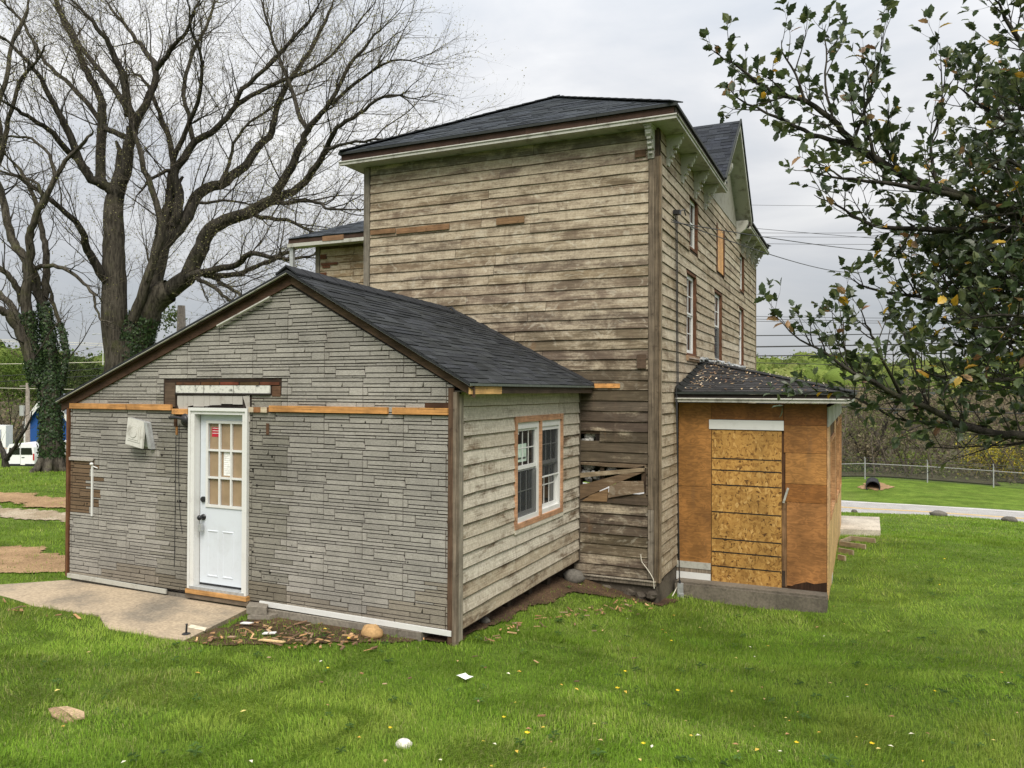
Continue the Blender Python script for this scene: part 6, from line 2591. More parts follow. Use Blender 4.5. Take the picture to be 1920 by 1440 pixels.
tubes(c2, 5, M['bark'], 'branches', T2, 'stuff')
tubes(c3, 4, M['twig'], 'small_branches', T2, 'stuff')
tubes(c4, 3, M['twig'], 'twigs', T2, 'stuff', smooth=False)
leaf_cards([q[0][-1] for q in c4 if rt.random() < .7], (.015, .035), [(.20, .20, .06), (.18, .17, .07)], 9, 'buds', M['bud'], T2, .05)
pp, nn = ivy_points([limbs2[0]], 620, .18, 1.0, rt, 1.0)
p2, n2 = ivy_points([limbs2[3], limbs2[8]], 700, 0, .62, rt)
p3, n3 = ivy_points([limbs2[1], limbs2[5]], 350, 0, .26, rt)
leaf_cards(pp + p2 + p3, (.026, .05), IVY, 11, 'ivy', M['ivy'], T2, .025, .8, nrm=np.concatenate([nn, n2, n3]))
# roots flare
mb = MB()
p = limbs2[0][0][0]
gz = g1(p[0], p[1])
for k in range(7):
    a = k * .9
    mb.tube([(p[0] + .28 * math.cos(a), p[1] + .28 * math.sin(a), gz + .45), (p[0] + .45 * math.cos(a), p[1] + .45 * math.sin(a), gz + .12), (p[0] + .75 * math.cos(a), p[1] + .75 * math.sin(a), gz - .08)], [.14, .13, .06], 7)
mb.build('root', M['bark2'], T2, True)

# ---- small forked tree in front of the van
p0 = on_ground(12, 880, 30, 60)
tt = float(np.dot(np.array(p0) - CAM, _F))
sm = thing('small_tree', 'small forked leafless tree in front of the white van', 'tree', p0)
sl = traced([([(12, 884), (12, 858)], 9, 8, 0, 0), ([(12, 862), (4, 845), (-3, 825), (-14, 800)], 6, 3, 0, .5), ([(13, 862), (24, 845), (38, 818), (52, 795), (60, 770)], 5, 1.6, 0, -.5),
             ([(26, 842), (34, 838), (46, 818)], 3, 1, 0, .3), ([(40, 812), (46, 795), (45, 770)], 2.4, 1, -.3, .2)], tt, rt, 0)
tubes(sl, 8, M['bark'], 'trunk', sm)
s3 = spawn(sl[1:], 2.2, .2, (.4, 1.2), (.4, 1.0), .1, .15, (.008, .016), 4, rt)
tubes(s3, 4, M['twig'], 'branches', sm, 'stuff')

# ---- evergreen holly reaching in from the right
rh = random.Random(17)
TH = 4.7
HL = [
    ([(2180, 470), (2050, 430), (1920, 402), (1784, 365), (1704, 333), (1623, 287), (1590, 258), (1558, 223), (1510, 190), (1461, 178), (1413, 148), (1374, 119), (1335, 94)], 13, 1.4, 0, .1),
    ([(1610, 282), (1590, 272), (1539, 258), (1494, 239), (1461, 220), (1429, 207), (1390, 190), (1365, 165)], 6, 1.4, .02, .35),
    ([(2160, 480), (2040, 440), (1920, 429), (1752, 429), (1655, 426), (1607, 410), (1574, 387), (1526, 365)], 9, 1.4, 0, .3),
    ([(1800, 370), (1704, 349), (1623, 339), (1558, 332), (1507, 320)], 6, 1.4, 0, -.3),
    ([(2150, 580), (2040, 570), (1920, 562), (1771, 562), (1691, 552), (1626, 539), (1600, 522)], 8, 1.4, 0, .5),
    ([(2160, 880), (2040, 835), (1920, 817), (1868, 814), (1804, 798), (1739, 765), (1675, 740), (1626, 710), (1587, 691), (1549, 662), (1497, 636), (1453, 593)], 11, 1.2, 0, -.2),
    ([(1850, 800), (1788, 793), (1723, 791), (1675, 782), (1626, 756), (1590, 742), (1545, 733), (1490, 740)], 4, 1.0, 0, .3),
    ([(2150, 800), (2040, 815), (1920, 828), (1852, 836), (1788, 841), (1700, 840)], 3.5, 1, .1, .5),
    ([(1640, 715), (1600, 690), (1585, 660), (1582, 620), (1580, 600)], 4, 1.2, 0, .2),
    ([(1700, 752), (1660, 690), (1640, 640), (1625, 610), (1615, 580)], 4, 1.2, 0, -.3),
    ([(1740, 768), (1720, 700), (1700, 650), (1690, 605)], 4, 1.2, 0, .3),
    ([(2170, 330), (2060, 300), (1960, 270), (1880, 225), (1830, 190), (1790, 160)], 9, 1.6, .2, .5),
    ([(1700, 332), (1665, 290), (1640, 240), (1620, 200)], 4, 1.2, 0, .2),
    ([(1640, 295), (1625, 240), (1620, 180), (1617, 150)], 3, 1.1, 0, -.1),
    ([(1760, 358), (1745, 280), (1765, 200), (1762, 80)], 4, 1.1, 0, .2),
    ([(1510, 192), (1490, 140), (1468, 100), (1465, 75)], 3, 1.1, 0, 0),
    ([(1560, 225), (1548, 160), (1549, 90), (1549, 45)], 3, 1.1, 0, .2),
    ([(1600, 265), (1625, 190), (1650, 110), (1652, 70)], 3.4, 1.1, 0, -.2),
    ([(2170, 230), (2050, 160), (1960, 110), (1900, 60), (1880, 20), (1860, -10)], 9, 1.6, .1, .2),
    ([(2150, 650), (2030, 640), (1920, 640), (1830, 650), (1760, 640), (1700, 620)], 8, 1.6, .3, .9),
    ([(2150, 720), (2030, 715), (1920, 712), (1830, 715), (1760, 705), (1710, 690)], 8, 1.6, -.2, -.5),
    ([(2150, 530), (2030, 500), (1920, 490), (1830, 480), (1770, 500), (1700, 480)], 8, 1.6, .4, 1.0),
    ([(2150, 400), (2050, 350), (1960, 340), (1890, 300), (1830, 320)], 8, 1.6, -.2, -.4),
    ([(2150, 560), (2050, 590), (1960, 600), (1880, 590), (1800, 600)], 8, 1.6, -.4, -.6),
    ([(2150, 300), (2040, 230), (1960, 210), (1900, 180), (1860, 130)], 7, 1.4, .2, .8),
]
p = at(2200, 900, TH + .1)
HT = thing('holly_tree', 'evergreen holly with glossy leaves reaching in from the right border', 'tree', (p[0], p[1], g1(p[0], p[1])))
for k in range(20):
    y0 = rh.uniform(180, 790)
    y1 = min(730, max(190, y0 + rh.uniform(-120, 60)))
    x1 = rh.uniform(1735, 1880) if 250 < y1 < 780 else rh.uniform(1800, 1900)
    HL.append(([(2160, y0 + 30), (2050, y0 + rh.uniform(-20, 20)), ((2050 + x1) / 2, (y0 + y1) / 2 + rh.uniform(-30, 30)), (x1 + 40, y1 + rh.uniform(-20, 20)), (x1, y1 + rh.uniform(-30, 30))], 6, 1.3, 0, rh.uniform(-.5, 1.3)))
hl = traced(HL, TH, rh, 0, .004)
gz = g1(p[0], p[1])
q = [(p[0] + .02, p[1], gz - .1), (p[0], p[1], gz + .6), (p[0] - .02, p[1] + .02, p[2] + .1)] + [at(2190 - 14 * k, 800 - 130 * k, TH + .05 + .03 * (k % 2)) for k in range(6)]
tubes([(q, [.13, .11, .10, .09, .08, .07, .055, .04, .02])], 14, M['hollybark'], 'trunk', HT)
for l in hl:
    tubes([l], 8, M['hollybark'], 'limb', HT)
dense = hl[19:] + hl[11:12] + hl[18:19]
h2 = spawn(hl, 8.5, .2, (.16, .46), (.5, 1.1), .34, .12, (.0035, .0065), 5, rh)
h2b = spawn([(pts[5:], rads[5:]) for pts, rads in dense] + [(hl[i][0][:-6], hl[i][1][:-6]) for i in (0, 2, 4, 5)], 10.0, .05, (.2, .55), (.5, 1.3), .15, .12, (.0035, .0065), 5, rh)
h3 = spawn(h2, 8.0, .2, (.07, .2), (.5, 1.1), .25, .12, (.0018, .003), 3, rh)
h3b = spawn(h2b, 6.5, .2, (.08, .22), (.5, 1.2), .12, .12, (.0018, .003), 3, rh)
tubes(h2 + h2b, 5, M['hollybark'], 'branches', HT, 'stuff')
tubes(h3 + h3b, 4, M['hollybark'], 'twigs', HT, 'stuff')
print('holly', len(h2), len(h2b), len(h3), len(h3b))


def holly_leaf_mesh(seed, col, L=.064, wd=.021):
    r = random.Random(seed)
    fold = r.uniform(.15, .55)
    curl = r.uniform(.1, .5)
    mid = [(0, 0), (.25, 0), (.5, 0), (.75, 0), (1.0, 0)]
    edge = [(.03, .08), (.17, .78), (.27, .62), (.42, 1.05), (.54, .78), (.68, .88), (.80, .50), (1.0, 0)]
    mb = MB()
    mb.col = col

    def pt(u, w, s):
        z = abs(w) * wd * fold - curl * L * (u - .3) ** 2 * .7 + r.uniform(-.001, .001)
        return (u * L, s * w * wd, z)
    ms = [pt(u, 0, 1) for u, _ in mid]
    for s in (1, -1):
        es = [pt(u, w * r.uniform(.85, 1.1), s) for u, w in edge[:-1]]
        n = len(mb.v)
        mb.v += ms + es
        M5 = 5
        for f in ((0, M5 + 1, M5 + 0), (0, 1, M5 + 1), (1, M5 + 2, M5 + 1), (1, M5 + 3, M5 + 2), (1, 2, M5 + 3), (2, M5 + 4, M5 + 3), (2, M5 + 5, M5 + 4), (2, 3, M5 + 5), (3, M5 + 6, M5 + 5), (3, 4, M5 + 6)):
            mb.f.append(tuple(n + i for i in f))
            mb.c.append(col)
    return mb


HC = [(.052, .075, .030, 1), (.078, .105, .040, 1), (.040, .060, .028, 1), (.105, .125, .046, 1), (.062, .088, .044, 1)]
HY = [(.48, .27, .025, 1), (.55, .36, .05, 1)]
HB = [(.24, .12, .055, 1), (.33, .20, .10, 1)]
variants = [holly_leaf_mesh(i, HC[i % 5]) for i in range(10)] + [holly_leaf_mesh(20 + i, HY[i % 2]) for i in range(2)] + [holly_leaf_mesh(30 + i, HB[i % 2]) for i in range(4)]
vmesh = [v.mesh('leaf', M['leaf']) for v in variants]
place = []


def leaves_on(paths, per, f0, r, tipbrown=0.03, yellow=.03, scale=1.0):
    for pts, rads in paths:
        n = max(1, int(per * plen(pts) + r.random()))
        for i in range(n):
            f = f0 + (1 - f0) * (i + r.random()) / n
            p, d, _ = along(pts, f)
            dd = side_dir(d, r, r.uniform(.5, 1.35), .05)
            k = r.random()
            v = r.randrange(10) if k > tipbrown + yellow else (10 + r.randrange(2) if k > tipbrown else 12 + r.randrange(4))
            place.append((p, dd, v, r.uniform(.72, 1.3) * scale))
        p, d, _ = along(pts, 1.0)
        for _k in range(r.choice((1, 2, 3))):
            place.append((p, side_dir(d, r, r.uniform(.2, 1.1), .1), r.randrange(10), r.uniform(.65, 1.15) * scale))


far_tip = []
leaves_on(h3, 9, .3, rh, .05, .04, 1.05)
leaves_on(h2, 7, .3, rh, .05, .04, 1.05)
leaves_on(h3b, 7, .2, rh, .01, .06, 1.08)
leaves_on(h2b, 8, .3, rh, .01, .06, 1.1)
for i in (0, 1, 5):
    pts, rads = hl[i]
    leaves_on([(pts[-4:], rads[-4:])], 28, .1, rh, .75, 0, 1.1)
leaves_on([(hl[6][0][-6:], hl[6][1][-6:])], 28, .1, rh, .08, .08)
print('holly leaves', len(place))


# the far side of the crown, out of the frame
far_l = []
for k in range(34):
    f = rh.uniform(.05, .95)
    b_ = Vector(q[3]).lerp(Vector(q[-1]), f)
    dd = vnorm((_R2[0] * rh.uniform(.3, 1) + _F[0] * rh.uniform(-.9, .9), _R2[1] * rh.uniform(.3, 1) + _F[1] * rh.uniform(-.9, .9), rh.uniform(-.05, .45)))
    pp_ = path_from(tuple(b_), dd, rh.uniform(.6, 1.3) * (1.1 - .5 * f), 8, rh, .1, .03)
    far_l.append((pp_, [.018 * (1 - .1 * j) for j in range(9)]))
tubes(far_l, 6, M['hollybark'], 'far_limbs', HT, 'stuff')
f2 = spawn(far_l, 9.0, .2, (.2, .5), (.5, 1.2), .2, .12, (.003, .006), 5, rh)
tubes(f2, 4, M['hollybark'], 'branches', HT, 'stuff')
leaves_on(f2, 20, .15, rh, .02, .05, 1.1)


def hangs_low(p):
    d = np.array(p) - CAM
    z = d @ _F
    x, y = 960 + FOC * (d @ _R2) / z, 720 - FOC * (d @ _U2) / z
    return y > 835 and x < 2000


place = [pl_ for pl_ in place if not (hangs_low(pl_[0]) and rh.random() < .93)]


def leaf_mtx(p, d, s, r):
    x = Vector(d)
    up = Vector((r.gauss(0, .5), r.gauss(0, .5), 1))
    y = up.cross(x)
    if y.length < 1e-3:
        y = Vector((1, 0, 0)).cross(x)
    y.normalize()
    z = x.cross(y)
    return Matrix(((x.x * s, y.x * s, z.x * s, p[0]), (x.y * s, y.y * s, z.y * s, p[1]), (x.z * s, y.z * s, z.z * s, p[2]), (0, 0, 0, 1)))


def in_view(p):
    d = np.array(p) - CAM
    z = d @ _F
    x, y = 960 + FOC * (d @ _R2) / z, 720 - FOC * (d @ _U2) / z
    return x < 1925 and y > -5


mt = [(leaf_mtx(p, d, s, rh), v, p, s) for p, d, v, s in place]
order = sorted(range(len(mt)), key=lambda i: (not in_view(mt[i][2]), math.dist(mt[i][2], CAM) / mt[i][3]))
near = set(order[:300])
inv = Matrix.Translation(-Vector(HT.location))
for i in near:
    o = bpy.data.objects.new('leaf', vmesh[mt[i][1]])
    COL.objects.link(o)
    o.parent = HT
    o.matrix_local = inv @ mt[i][0]
vs, fs, lt, cs = [], [], [], []
base = 0
va = [np.array(v.v) for v in variants]
vf = [np.concatenate([np.array(f) for f in v.f]) for v in variants]
vl = [np.array([len(f) for f in v.f]) for v in variants]
rg = np.random.default_rng(4)
for i in range(len(mt)):
    if i in near:
        continue
    m, v, p, s = mt[i]
    A = np.array(m)
    vs.append(va[v] @ A[:3, :3].T + A[:3, 3])
    fs.append(vf[v] + base)
    lt.append(vl[v])
    cs.append(np.tile(np.array(variants[v].col) * np.append(np.full(3, rg.uniform(.75, 1.25)), 1), (len(va[v]), 1)))
    base += len(va[v])
link('foliage', np_mesh('foliage', np.concatenate(vs), np.concatenate(fs), np.concatenate(lt), M['leaf'], np.concatenate(cs)), HT, None, 'stuff')

# =================================================================== WOODED HILLS
def hill(name, crest, t_crest, t_foot, foot_z, seed):
    r = random.Random(seed)
    k = len(crest)
    rows = 10
    vs, fs = [], []
    for i, (px, py) in enumerate(crest):
        c = np.array(at(px, py, t_crest))
        f = np.array(at(px, 732, t_foot))
        f[2] = foot_z
        bck = c + (c - f) * .8
        bck[2] = foot_z
        for j in range(rows + 1):
            u = j / rows
            p = f + (c - f) * u
            p[2] = foot_z + (c[2] - foot_z) * (u ** 1.15) + (r.uniform(-.4, .4) if 0 < j else 0)
            vs.append(tuple(p))
        vs.append(tuple(bck))
    m = rows + 2
    for i in range(k - 1):
        for j in range(m - 1):
            fs.append((i * m + j, (i + 1) * m + j, (i + 1) * m + j + 1, i * m + j + 1))
    fs = np.array(fs)
    o = link(name, np_mesh(name, np.array(vs), fs.ravel(), np.full(len(fs), 4), M['hill'], None, True), kind='structure')
    return np.array(vs).reshape(k, m, 3)


def dense_crest(c, n):
    xs = [p[0] for p in c]
    ys = [p[1] for p in c]
    q = np.linspace(xs[0], xs[-1], n)
    return [(float(x), float(np.interp(x, xs, ys) + 3.5 * math.sin(x * .021) + 2.5 * math.sin(x * .057))) for x in q]


CR = dense_crest([(1150, 712), (1300, 704), (1430, 694), (1530, 686), (1600, 690), (1700, 703), (2000, 690), (2250, 700)], 44)
CL = dense_crest([(-900, 640), (-200, 648), (0, 665), (90, 694), (240, 702), (420, 720), (760, 728)], 50)
HR = hill('hill', CR, 300, 100, -4.2, 1)
HLft = hill('hill', CL, 170, 84, -4.2, 2)


def crowns(grid, n, r0, r1, per, size, cols, seed, name, label, u_rng=(.0, 1.0), flat=.8, lift=.5, rough=.9, core=False):
    g = np.random.default_rng(seed)
    pts, cc, nn_, cores = [], [], [], []
    k, m, _ = grid.shape
    for _ in range(n):
        i = g.uniform(0, k - 1.001)
        u = g.uniform(*u_rng) * (m - 2.001)
        a, b = int(i), int(u)
        fi, fu = i - a, u - b
        p = (grid[a, b] * (1 - fi) + grid[a + 1, b] * fi) * (1 - fu) + (grid[a, b + 1] * (1 - fi) + grid[a + 1, b + 1] * fi) * fu
        R = g.uniform(r0, r1)
        d = g.normal(0, 1, (per, 3))
        d /= np.linalg.norm(d, axis=1, keepdims=True)
        q = p + np.array([0, 0, R * lift]) + d * R * np.array([1, 1, flat]) * g.uniform(.55, 1.05, (per, 1))
        pts.append(q)
        nn_.append(d)
        c = np.array(cols)[g.integers(len(cols))] * g.uniform(.8, 1.2)
        cc.append(np.tile(c, (per, 1)))
        cores.append((p + np.array([0, 0, R * lift]), R, c))
    P = np.concatenate(pts)
    C = np.concatenate(cc)
    n_ = len(P)
    N_ = np.concatenate(nn_) + g.normal(0, rough, (n_, 3))      # leaf clumps face out of their crown
    N_ /= np.linalg.norm(N_, axis=1, keepdims=True)
    a = np.cross(N_, g.normal(0, 1, (n_, 3)))
    a /= np.linalg.norm(a, axis=1, keepdims=True)
    b = np.cross(N_, a)
    s = g.uniform(size[0], size[1], (n_, 1))
    V = np.stack([P - a * s, P + b * s * .7, P + a * s, P - b * s * .7], 1).reshape(-1, 3)
    C = C * g.uniform(.85, 1.15, (n_, 1))
    C4 = np.repeat(np.column_stack([C, np.ones(n_)]), 4, 0)
    # a lumpy core in every crown, so that no daylight shows through the far canopy
    if core:
        nu, nv = 10, 6
        th, ph = np.meshgrid(np.pi * np.arange(nv + 1) / nv, 2 * np.pi * np.arange(nu) / nu, indexing='ij')
        unit = np.stack([np.sin(th) * np.cos(ph), np.sin(th) * np.sin(ph), np.cos(th)], -1).reshape(-1, 3)
        qf = np.array([(i * nu + j, i * nu + (j + 1) % nu, (i + 1) * nu + (j + 1) % nu, (i + 1) * nu + j) for i in range(nv) for j in range(nu)])
        cv, cf, c4 = [], [], []
        for (p_, R_, c_) in cores:
            cf.append(qf + 4 * n_ + len(cv) * len(unit))
            cv.append(p_ + unit * R_ * np.array([1, 1, flat]) * .70 * (1 + g.uniform(-.12, .12, (len(unit), 1))))
            c4.append(np.tile(np.append(c_, 1), (len(unit), 1)))
        V = np.concatenate([V] + cv)
        C4 = np.concatenate([C4] + c4)
        F_ = np.concatenate([np.arange(4 * n_), np.concatenate(cf).ravel()])
    else:
        F_ = np.arange(4 * n_)
    o = link(name, np_mesh(name, V, F_, np.full(len(F_) // 4, 4), M['wood'], C4))
    o['kind'] = 'stuff'
    o['label'] = label
    o['category'] = 'woods'
    return o


SPR = [(.14, .195, .04), (.175, .225, .05), (.115, .16, .036), (.19, .22, .06), (.10, .135, .035)]
BRN = [(.16, .13, .085), (.20, .165, .11), (.13, .115, .065), (.14, .15, .06), (.12, .10, .07)]
MIX = [(.10, .15, .03), (.06, .09, .022), (.13, .17, .04), (.10, .085, .05), (.045, .07, .02)]
crowns(HR, 460, 2.6, 6.5, 230, (.22, .55), SPR, 3, 'hillside_woods', 'spring green woods covering the hill on the right', (.35, 1.0), .85, .5, .55, True)
crowns(HR, 400, 1.8, 3.6, 110, (.12, .4), BRN, 4, 'brushy_woods', 'brown leafless brush at the foot of the right hill', (.0, .35), 1.0, .6)
crowns(HLft, 420, 2.2, 4.6, 110, (.18, .5), MIX, 5, 'hillside_woods', 'mixed woods on the slope at the left', (.45, 1.0), .9, .5, .5, True)
crowns(HLft, 260, 1.6, 3.2, 110, (.1, .34), BRN, 6, 'brushy_woods', 'brown brush at the foot of the left slope', (.0, .5), 1.0, .6)

# thicket of bare stems beyond the fence
drape('woodland_floor', [(-90, 50.5), (-12, 48.2), (3, 48.0), (10, 48.6), (22, 50), (100, 56), (130, 130), (-130, 130)], M['hill'], .05, sub=60)
rb = random.Random(23)
stems = []
lf = []
for i in range(190):
    x = -8 + 42 * rb.random()
    y = 49 + 26 * rb.random() ** 1.4
    z = g1(x, y)
    h = rb.uniform(2.2, 5.5)
    pts = path_from((x, y, z), vnorm((rb.gauss(0, .25), rb.gauss(0, .2), 1)), h, 6, rb, .12, .05)
    stems.append((pts, [.07 * (1 - .13 * j) for j in range(7)]))
st2 = spawn(stems, 2.6, .12, (.8, 2.2), (.4, 1.0), .1, .2, (.015, .03), 4, rb)
st3 = spawn(st2, 2.2, .1, (.4, 1.2), (.4, 1.1), .05, .2, (.008, .014), 3, rb, 0, 9000)
tk = MB()
for pts, rads in stems:
    tk.tube(pts, rads, 5)
for pts, rads in st2 + st3:
    tk.tube(pts, rads, 3)
o = tk.build('thicket', M['twig'], None, kind='stuff')
o['label'] = 'tangle of bare brown stems beyond the chain link fence'
o['category'] = 'brush'
o = leaf_cards([q[0][-1] for q in st3] + [q[0][1] for q in st3] + [q[0][-1] for q in st2] * 3 + [(-8 + 42 * rb.random(), 48.6 + 9 * rb.random(), -3.3 + 1.3 * rb.random() ** 1.6) for _ in range(9000)], (.06, .16), [(.115, .12, .05), (.16, .135, .085), (.12, .14, .045), (.10, .085, .055)], 31, 'thicket_leaves', M['wood'], None, .3)
o['label'] = 'sparse leaves in the brown thicket beyond the fence'
o['category'] = 'brush'


def shrub(name, px, py, t, rx, rz, n, size, cols, label, seed, cat='shrub', dens=.55):
    b = at(px, py, t)
    gz = g1(b[0], b[1])
    cz = b[2]
    th = thing(name, label, cat, (b[0], b[1], gz))
    r = random.Random(seed)
    st = []
    for _ in range(9):
        d = vnorm((r.gauss(0, .5), r.gauss(0, .5), 1.1))
        st.append((path_from((b[0] + r.uniform(-.2, .2), b[1] + r.uniform(-.2, .2), gz - .1), d, (cz - gz) + rz * .7, 5, r, .12, .02), [.05, .045, .035, .028, .02, .012]))
    s2 = spawn(st, 2.4, .2, (.5, 1.3), (.4, 1.1), .08, .2, (.01, .018), 4, r)
    tubes(st, 5, M['bark'], 'stem', th)
    tubes(s2, 3, M['twig'], 'branches', th, 'stuff')
    g = np.random.default_rng(seed)
    k = 16
    cl = g.normal(0, 1, (k, 3))
    cl /= np.linalg.norm(cl, axis=1, keepdims=True)
    cl *= g.uniform(.35, .95, (k, 1))
    P = cl[g.integers(0, k, n)] + g.normal(0, .2, (n, 3))
    P = P * np.array([rx, rx, rz]) + np.array([b[0], b[1], cz])
    leaf_cards([tuple(q) for q in P] + [q[0][-1] for q in s2], size, cols, seed, 'crown', M['wood'], th, .1)
    return th


shrub('flowering_shrub', 1880, 868, 56, 3.0, 2.0, 4200, (.05, .11), [(.44, .36, .04), (.34, .31, .045), (.22, .22, .05), (.52, .42, .06)], 'yellow green shrub in young leaf behind the right end of the chain link fence', 41)
shrub('green_shrub', 1715, 872, 58, 1.7, 1.2, 1100, (.05, .12), [(.12, .17, .035), (.15, .19, .04)], 'fresh green shrub behind the middle of the chain link fence', 42)
shrub('tan_shrub', 1622, 842, 60, 1.2, 1.2, 1000, (.05, .11), [(.27, .22, .14), (.22, .18, .11)], 'tan leafless shrub among the brown brush behind the fence', 43)
shrub('green_shrub', 1600, 888, 57, 1.6, .8, 700, (.05, .12), [(.08, .13, .03), (.10, .14, .035)], 'low dark green shrub behind the fence next to the porch', 44)
for (px, py, t, rx, rz, sd, lab) in ((165, 735, 78, 3.2, 3.4, 51, 'tall dark evergreen right of the ivy tree trunk'), (128, 728, 84, 2.6, 3.2, 52, 'dark evergreen just behind the ivy tree trunk'),
                                     (210, 770, 74, 2.4, 2.4, 53, 'olive green evergreen low behind the annex roof'), (20, 705, 80, 3.0, 3.0, 54, 'bright green tree at the left border of the woods')):
    cols = [(.035, .05, .016), (.05, .065, .02), (.026, .038, .013)] if sd < 53 else ([(.09, .095, .02), (.065, .075, .02)] if sd == 53 else [(.12, .17, .035), (.09, .14, .03)])
    shrub('evergreen_tree' if sd < 54 else 'green_tree', px, py, t, rx, rz, 3000, (.08, .2), cols, lab, sd, 'tree')
shrub('young_pine', 318, 600, 46, .8, .9, 520, (.04, .11), [(.05, .075, .02), (.07, .09, .03)], 'small loose pine showing above the annex roof next to the pole stub', 55, 'tree')
# dark bare tree in the brush on the right
p = at(1645, 890, 60)
bt = thing('bare_tree', 'dark leafless tree with a dead trunk in the brush beyond the fence', 'tree', p)
bl_ = traced([([(1645, 895), (1640, 850), (1655, 810)], 9, 6, 0, 0), ([(1650, 820), (1620, 790), (1600, 765), (1570, 745)], 5, 1.5, 0, 2), ([(1655, 815), (1665, 780), (1690, 750), (1710, 735)], 5, 1.5, 0, -2), ([(1642, 860), (1680, 820), (1720, 800), (1740, 790)], 4, 1.2, 0, 1), ([(1640, 860), (1605, 830), (1590, 805)], 4, 1.2, 0, -1)], 60, rb, 0)
tubes(bl_, 8, M['bark'], 'trunk', bt)
q2 = spawn(bl_, 1.6, .2, (.8, 2.2), (.4, 1.0), .08, .18, (.012, .025), 5, rb)
tubes(q2 + spawn(q2, 2.5, .1, (.4, 1.0), (.4, 1.0), .05, .18, (.007, .012), 3, rb), 3, M['twig'], 'branches', bt, 'stuff')
# =================================================================== GRASS
gr = np.random.default_rng(77)


def keep(x, y):
    bad = (x > -W_ - .1) & (x < .06) & (y > -.12) & (y < L_)
    bad |= (x > XA0 - .02) & (x < XA1 - .02) & (y > -D_A - .02) & (y < 0)
    bad |= (x > -.05) & (x < XR + .02) & (y > YP - .28) & (y < YF)
    bad |= (x > -8.4) & (x < -4.9) & (y > YW) & (y < YW + 6)
    bad |= in_poly(x, y, walk)
    bad |= (y > ROAD_Y0 - .15) & (y < ROAD_Y1 + .15)
    for poly, thin in (([(-11.5, -2.9), (-9.6, -2.4), (-8.0, -2.75), (-7.5, -3.3), (-8.3, -3.75), (-10.2, -3.9), (-11.8, -3.6)], .82),
                       ([(-26, -1.2), (-16, -.75), (-11.5, .3), (-7.6, 1.2), (-7.4, .6), (-11.0, -.45), (-16, -1.75), (-26, -2.6)], .86),
                       ([(-22, .4), (-16, .9), (-12.2, 1.5), (-11.5, 1.0), (-13, .2), (-18, -.3)], .6),
                       (SOIL1, .8),
                       ([(-3.72, -4.1), (-3.6, -5.0), (-3.2, -5.0), (-2.8, -4.75), (-2.2, -4.35), (-1.7, -4.05), (-1.6, -3.87), (-3.7, -3.87)], .45),
                       ([(2.17, 1.2), (2.45, 1.1), (2.55, 2.6), (2.45, 4.6), (2.17, 4.8)], .6),
                       ([(a[0], a[1]), (b[0], b[1]), (c[0], c[1]), (d[0], d[1])], 1.0)):
        bad |= in_poly(x, y, poly) & (gr.random(x.shape) < thin)
    return ~bad


a = at(1570, 968, 19.5)
b = at(1649, 971, 19.3)
c = at(1651, 993, 17.4)
d = at(1572, 990, 17.6)


def lump(x, y, s, seed):
    """smooth value noise, 0..1"""
    g = np.random.default_rng(seed).random((64, 64))
    u, v = x / s + 1000.3, y / s + 1000.7
    iu, iv = np.floor(u).astype(int), np.floor(v).astype(int)
    fu, fv = u - iu, v - iv
    fu, fv = fu * fu * (3 - 2 * fu), fv * fv * (3 - 2 * fv)
    q = lambda i, j: g[i % 64, j % 64]
    return (q(iu, iv) * (1 - fu) + q(iu + 1, iv) * fu) * (1 - fv) + (q(iu, iv + 1) * (1 - fu) + q(iu + 1, iv + 1) * fu) * fv


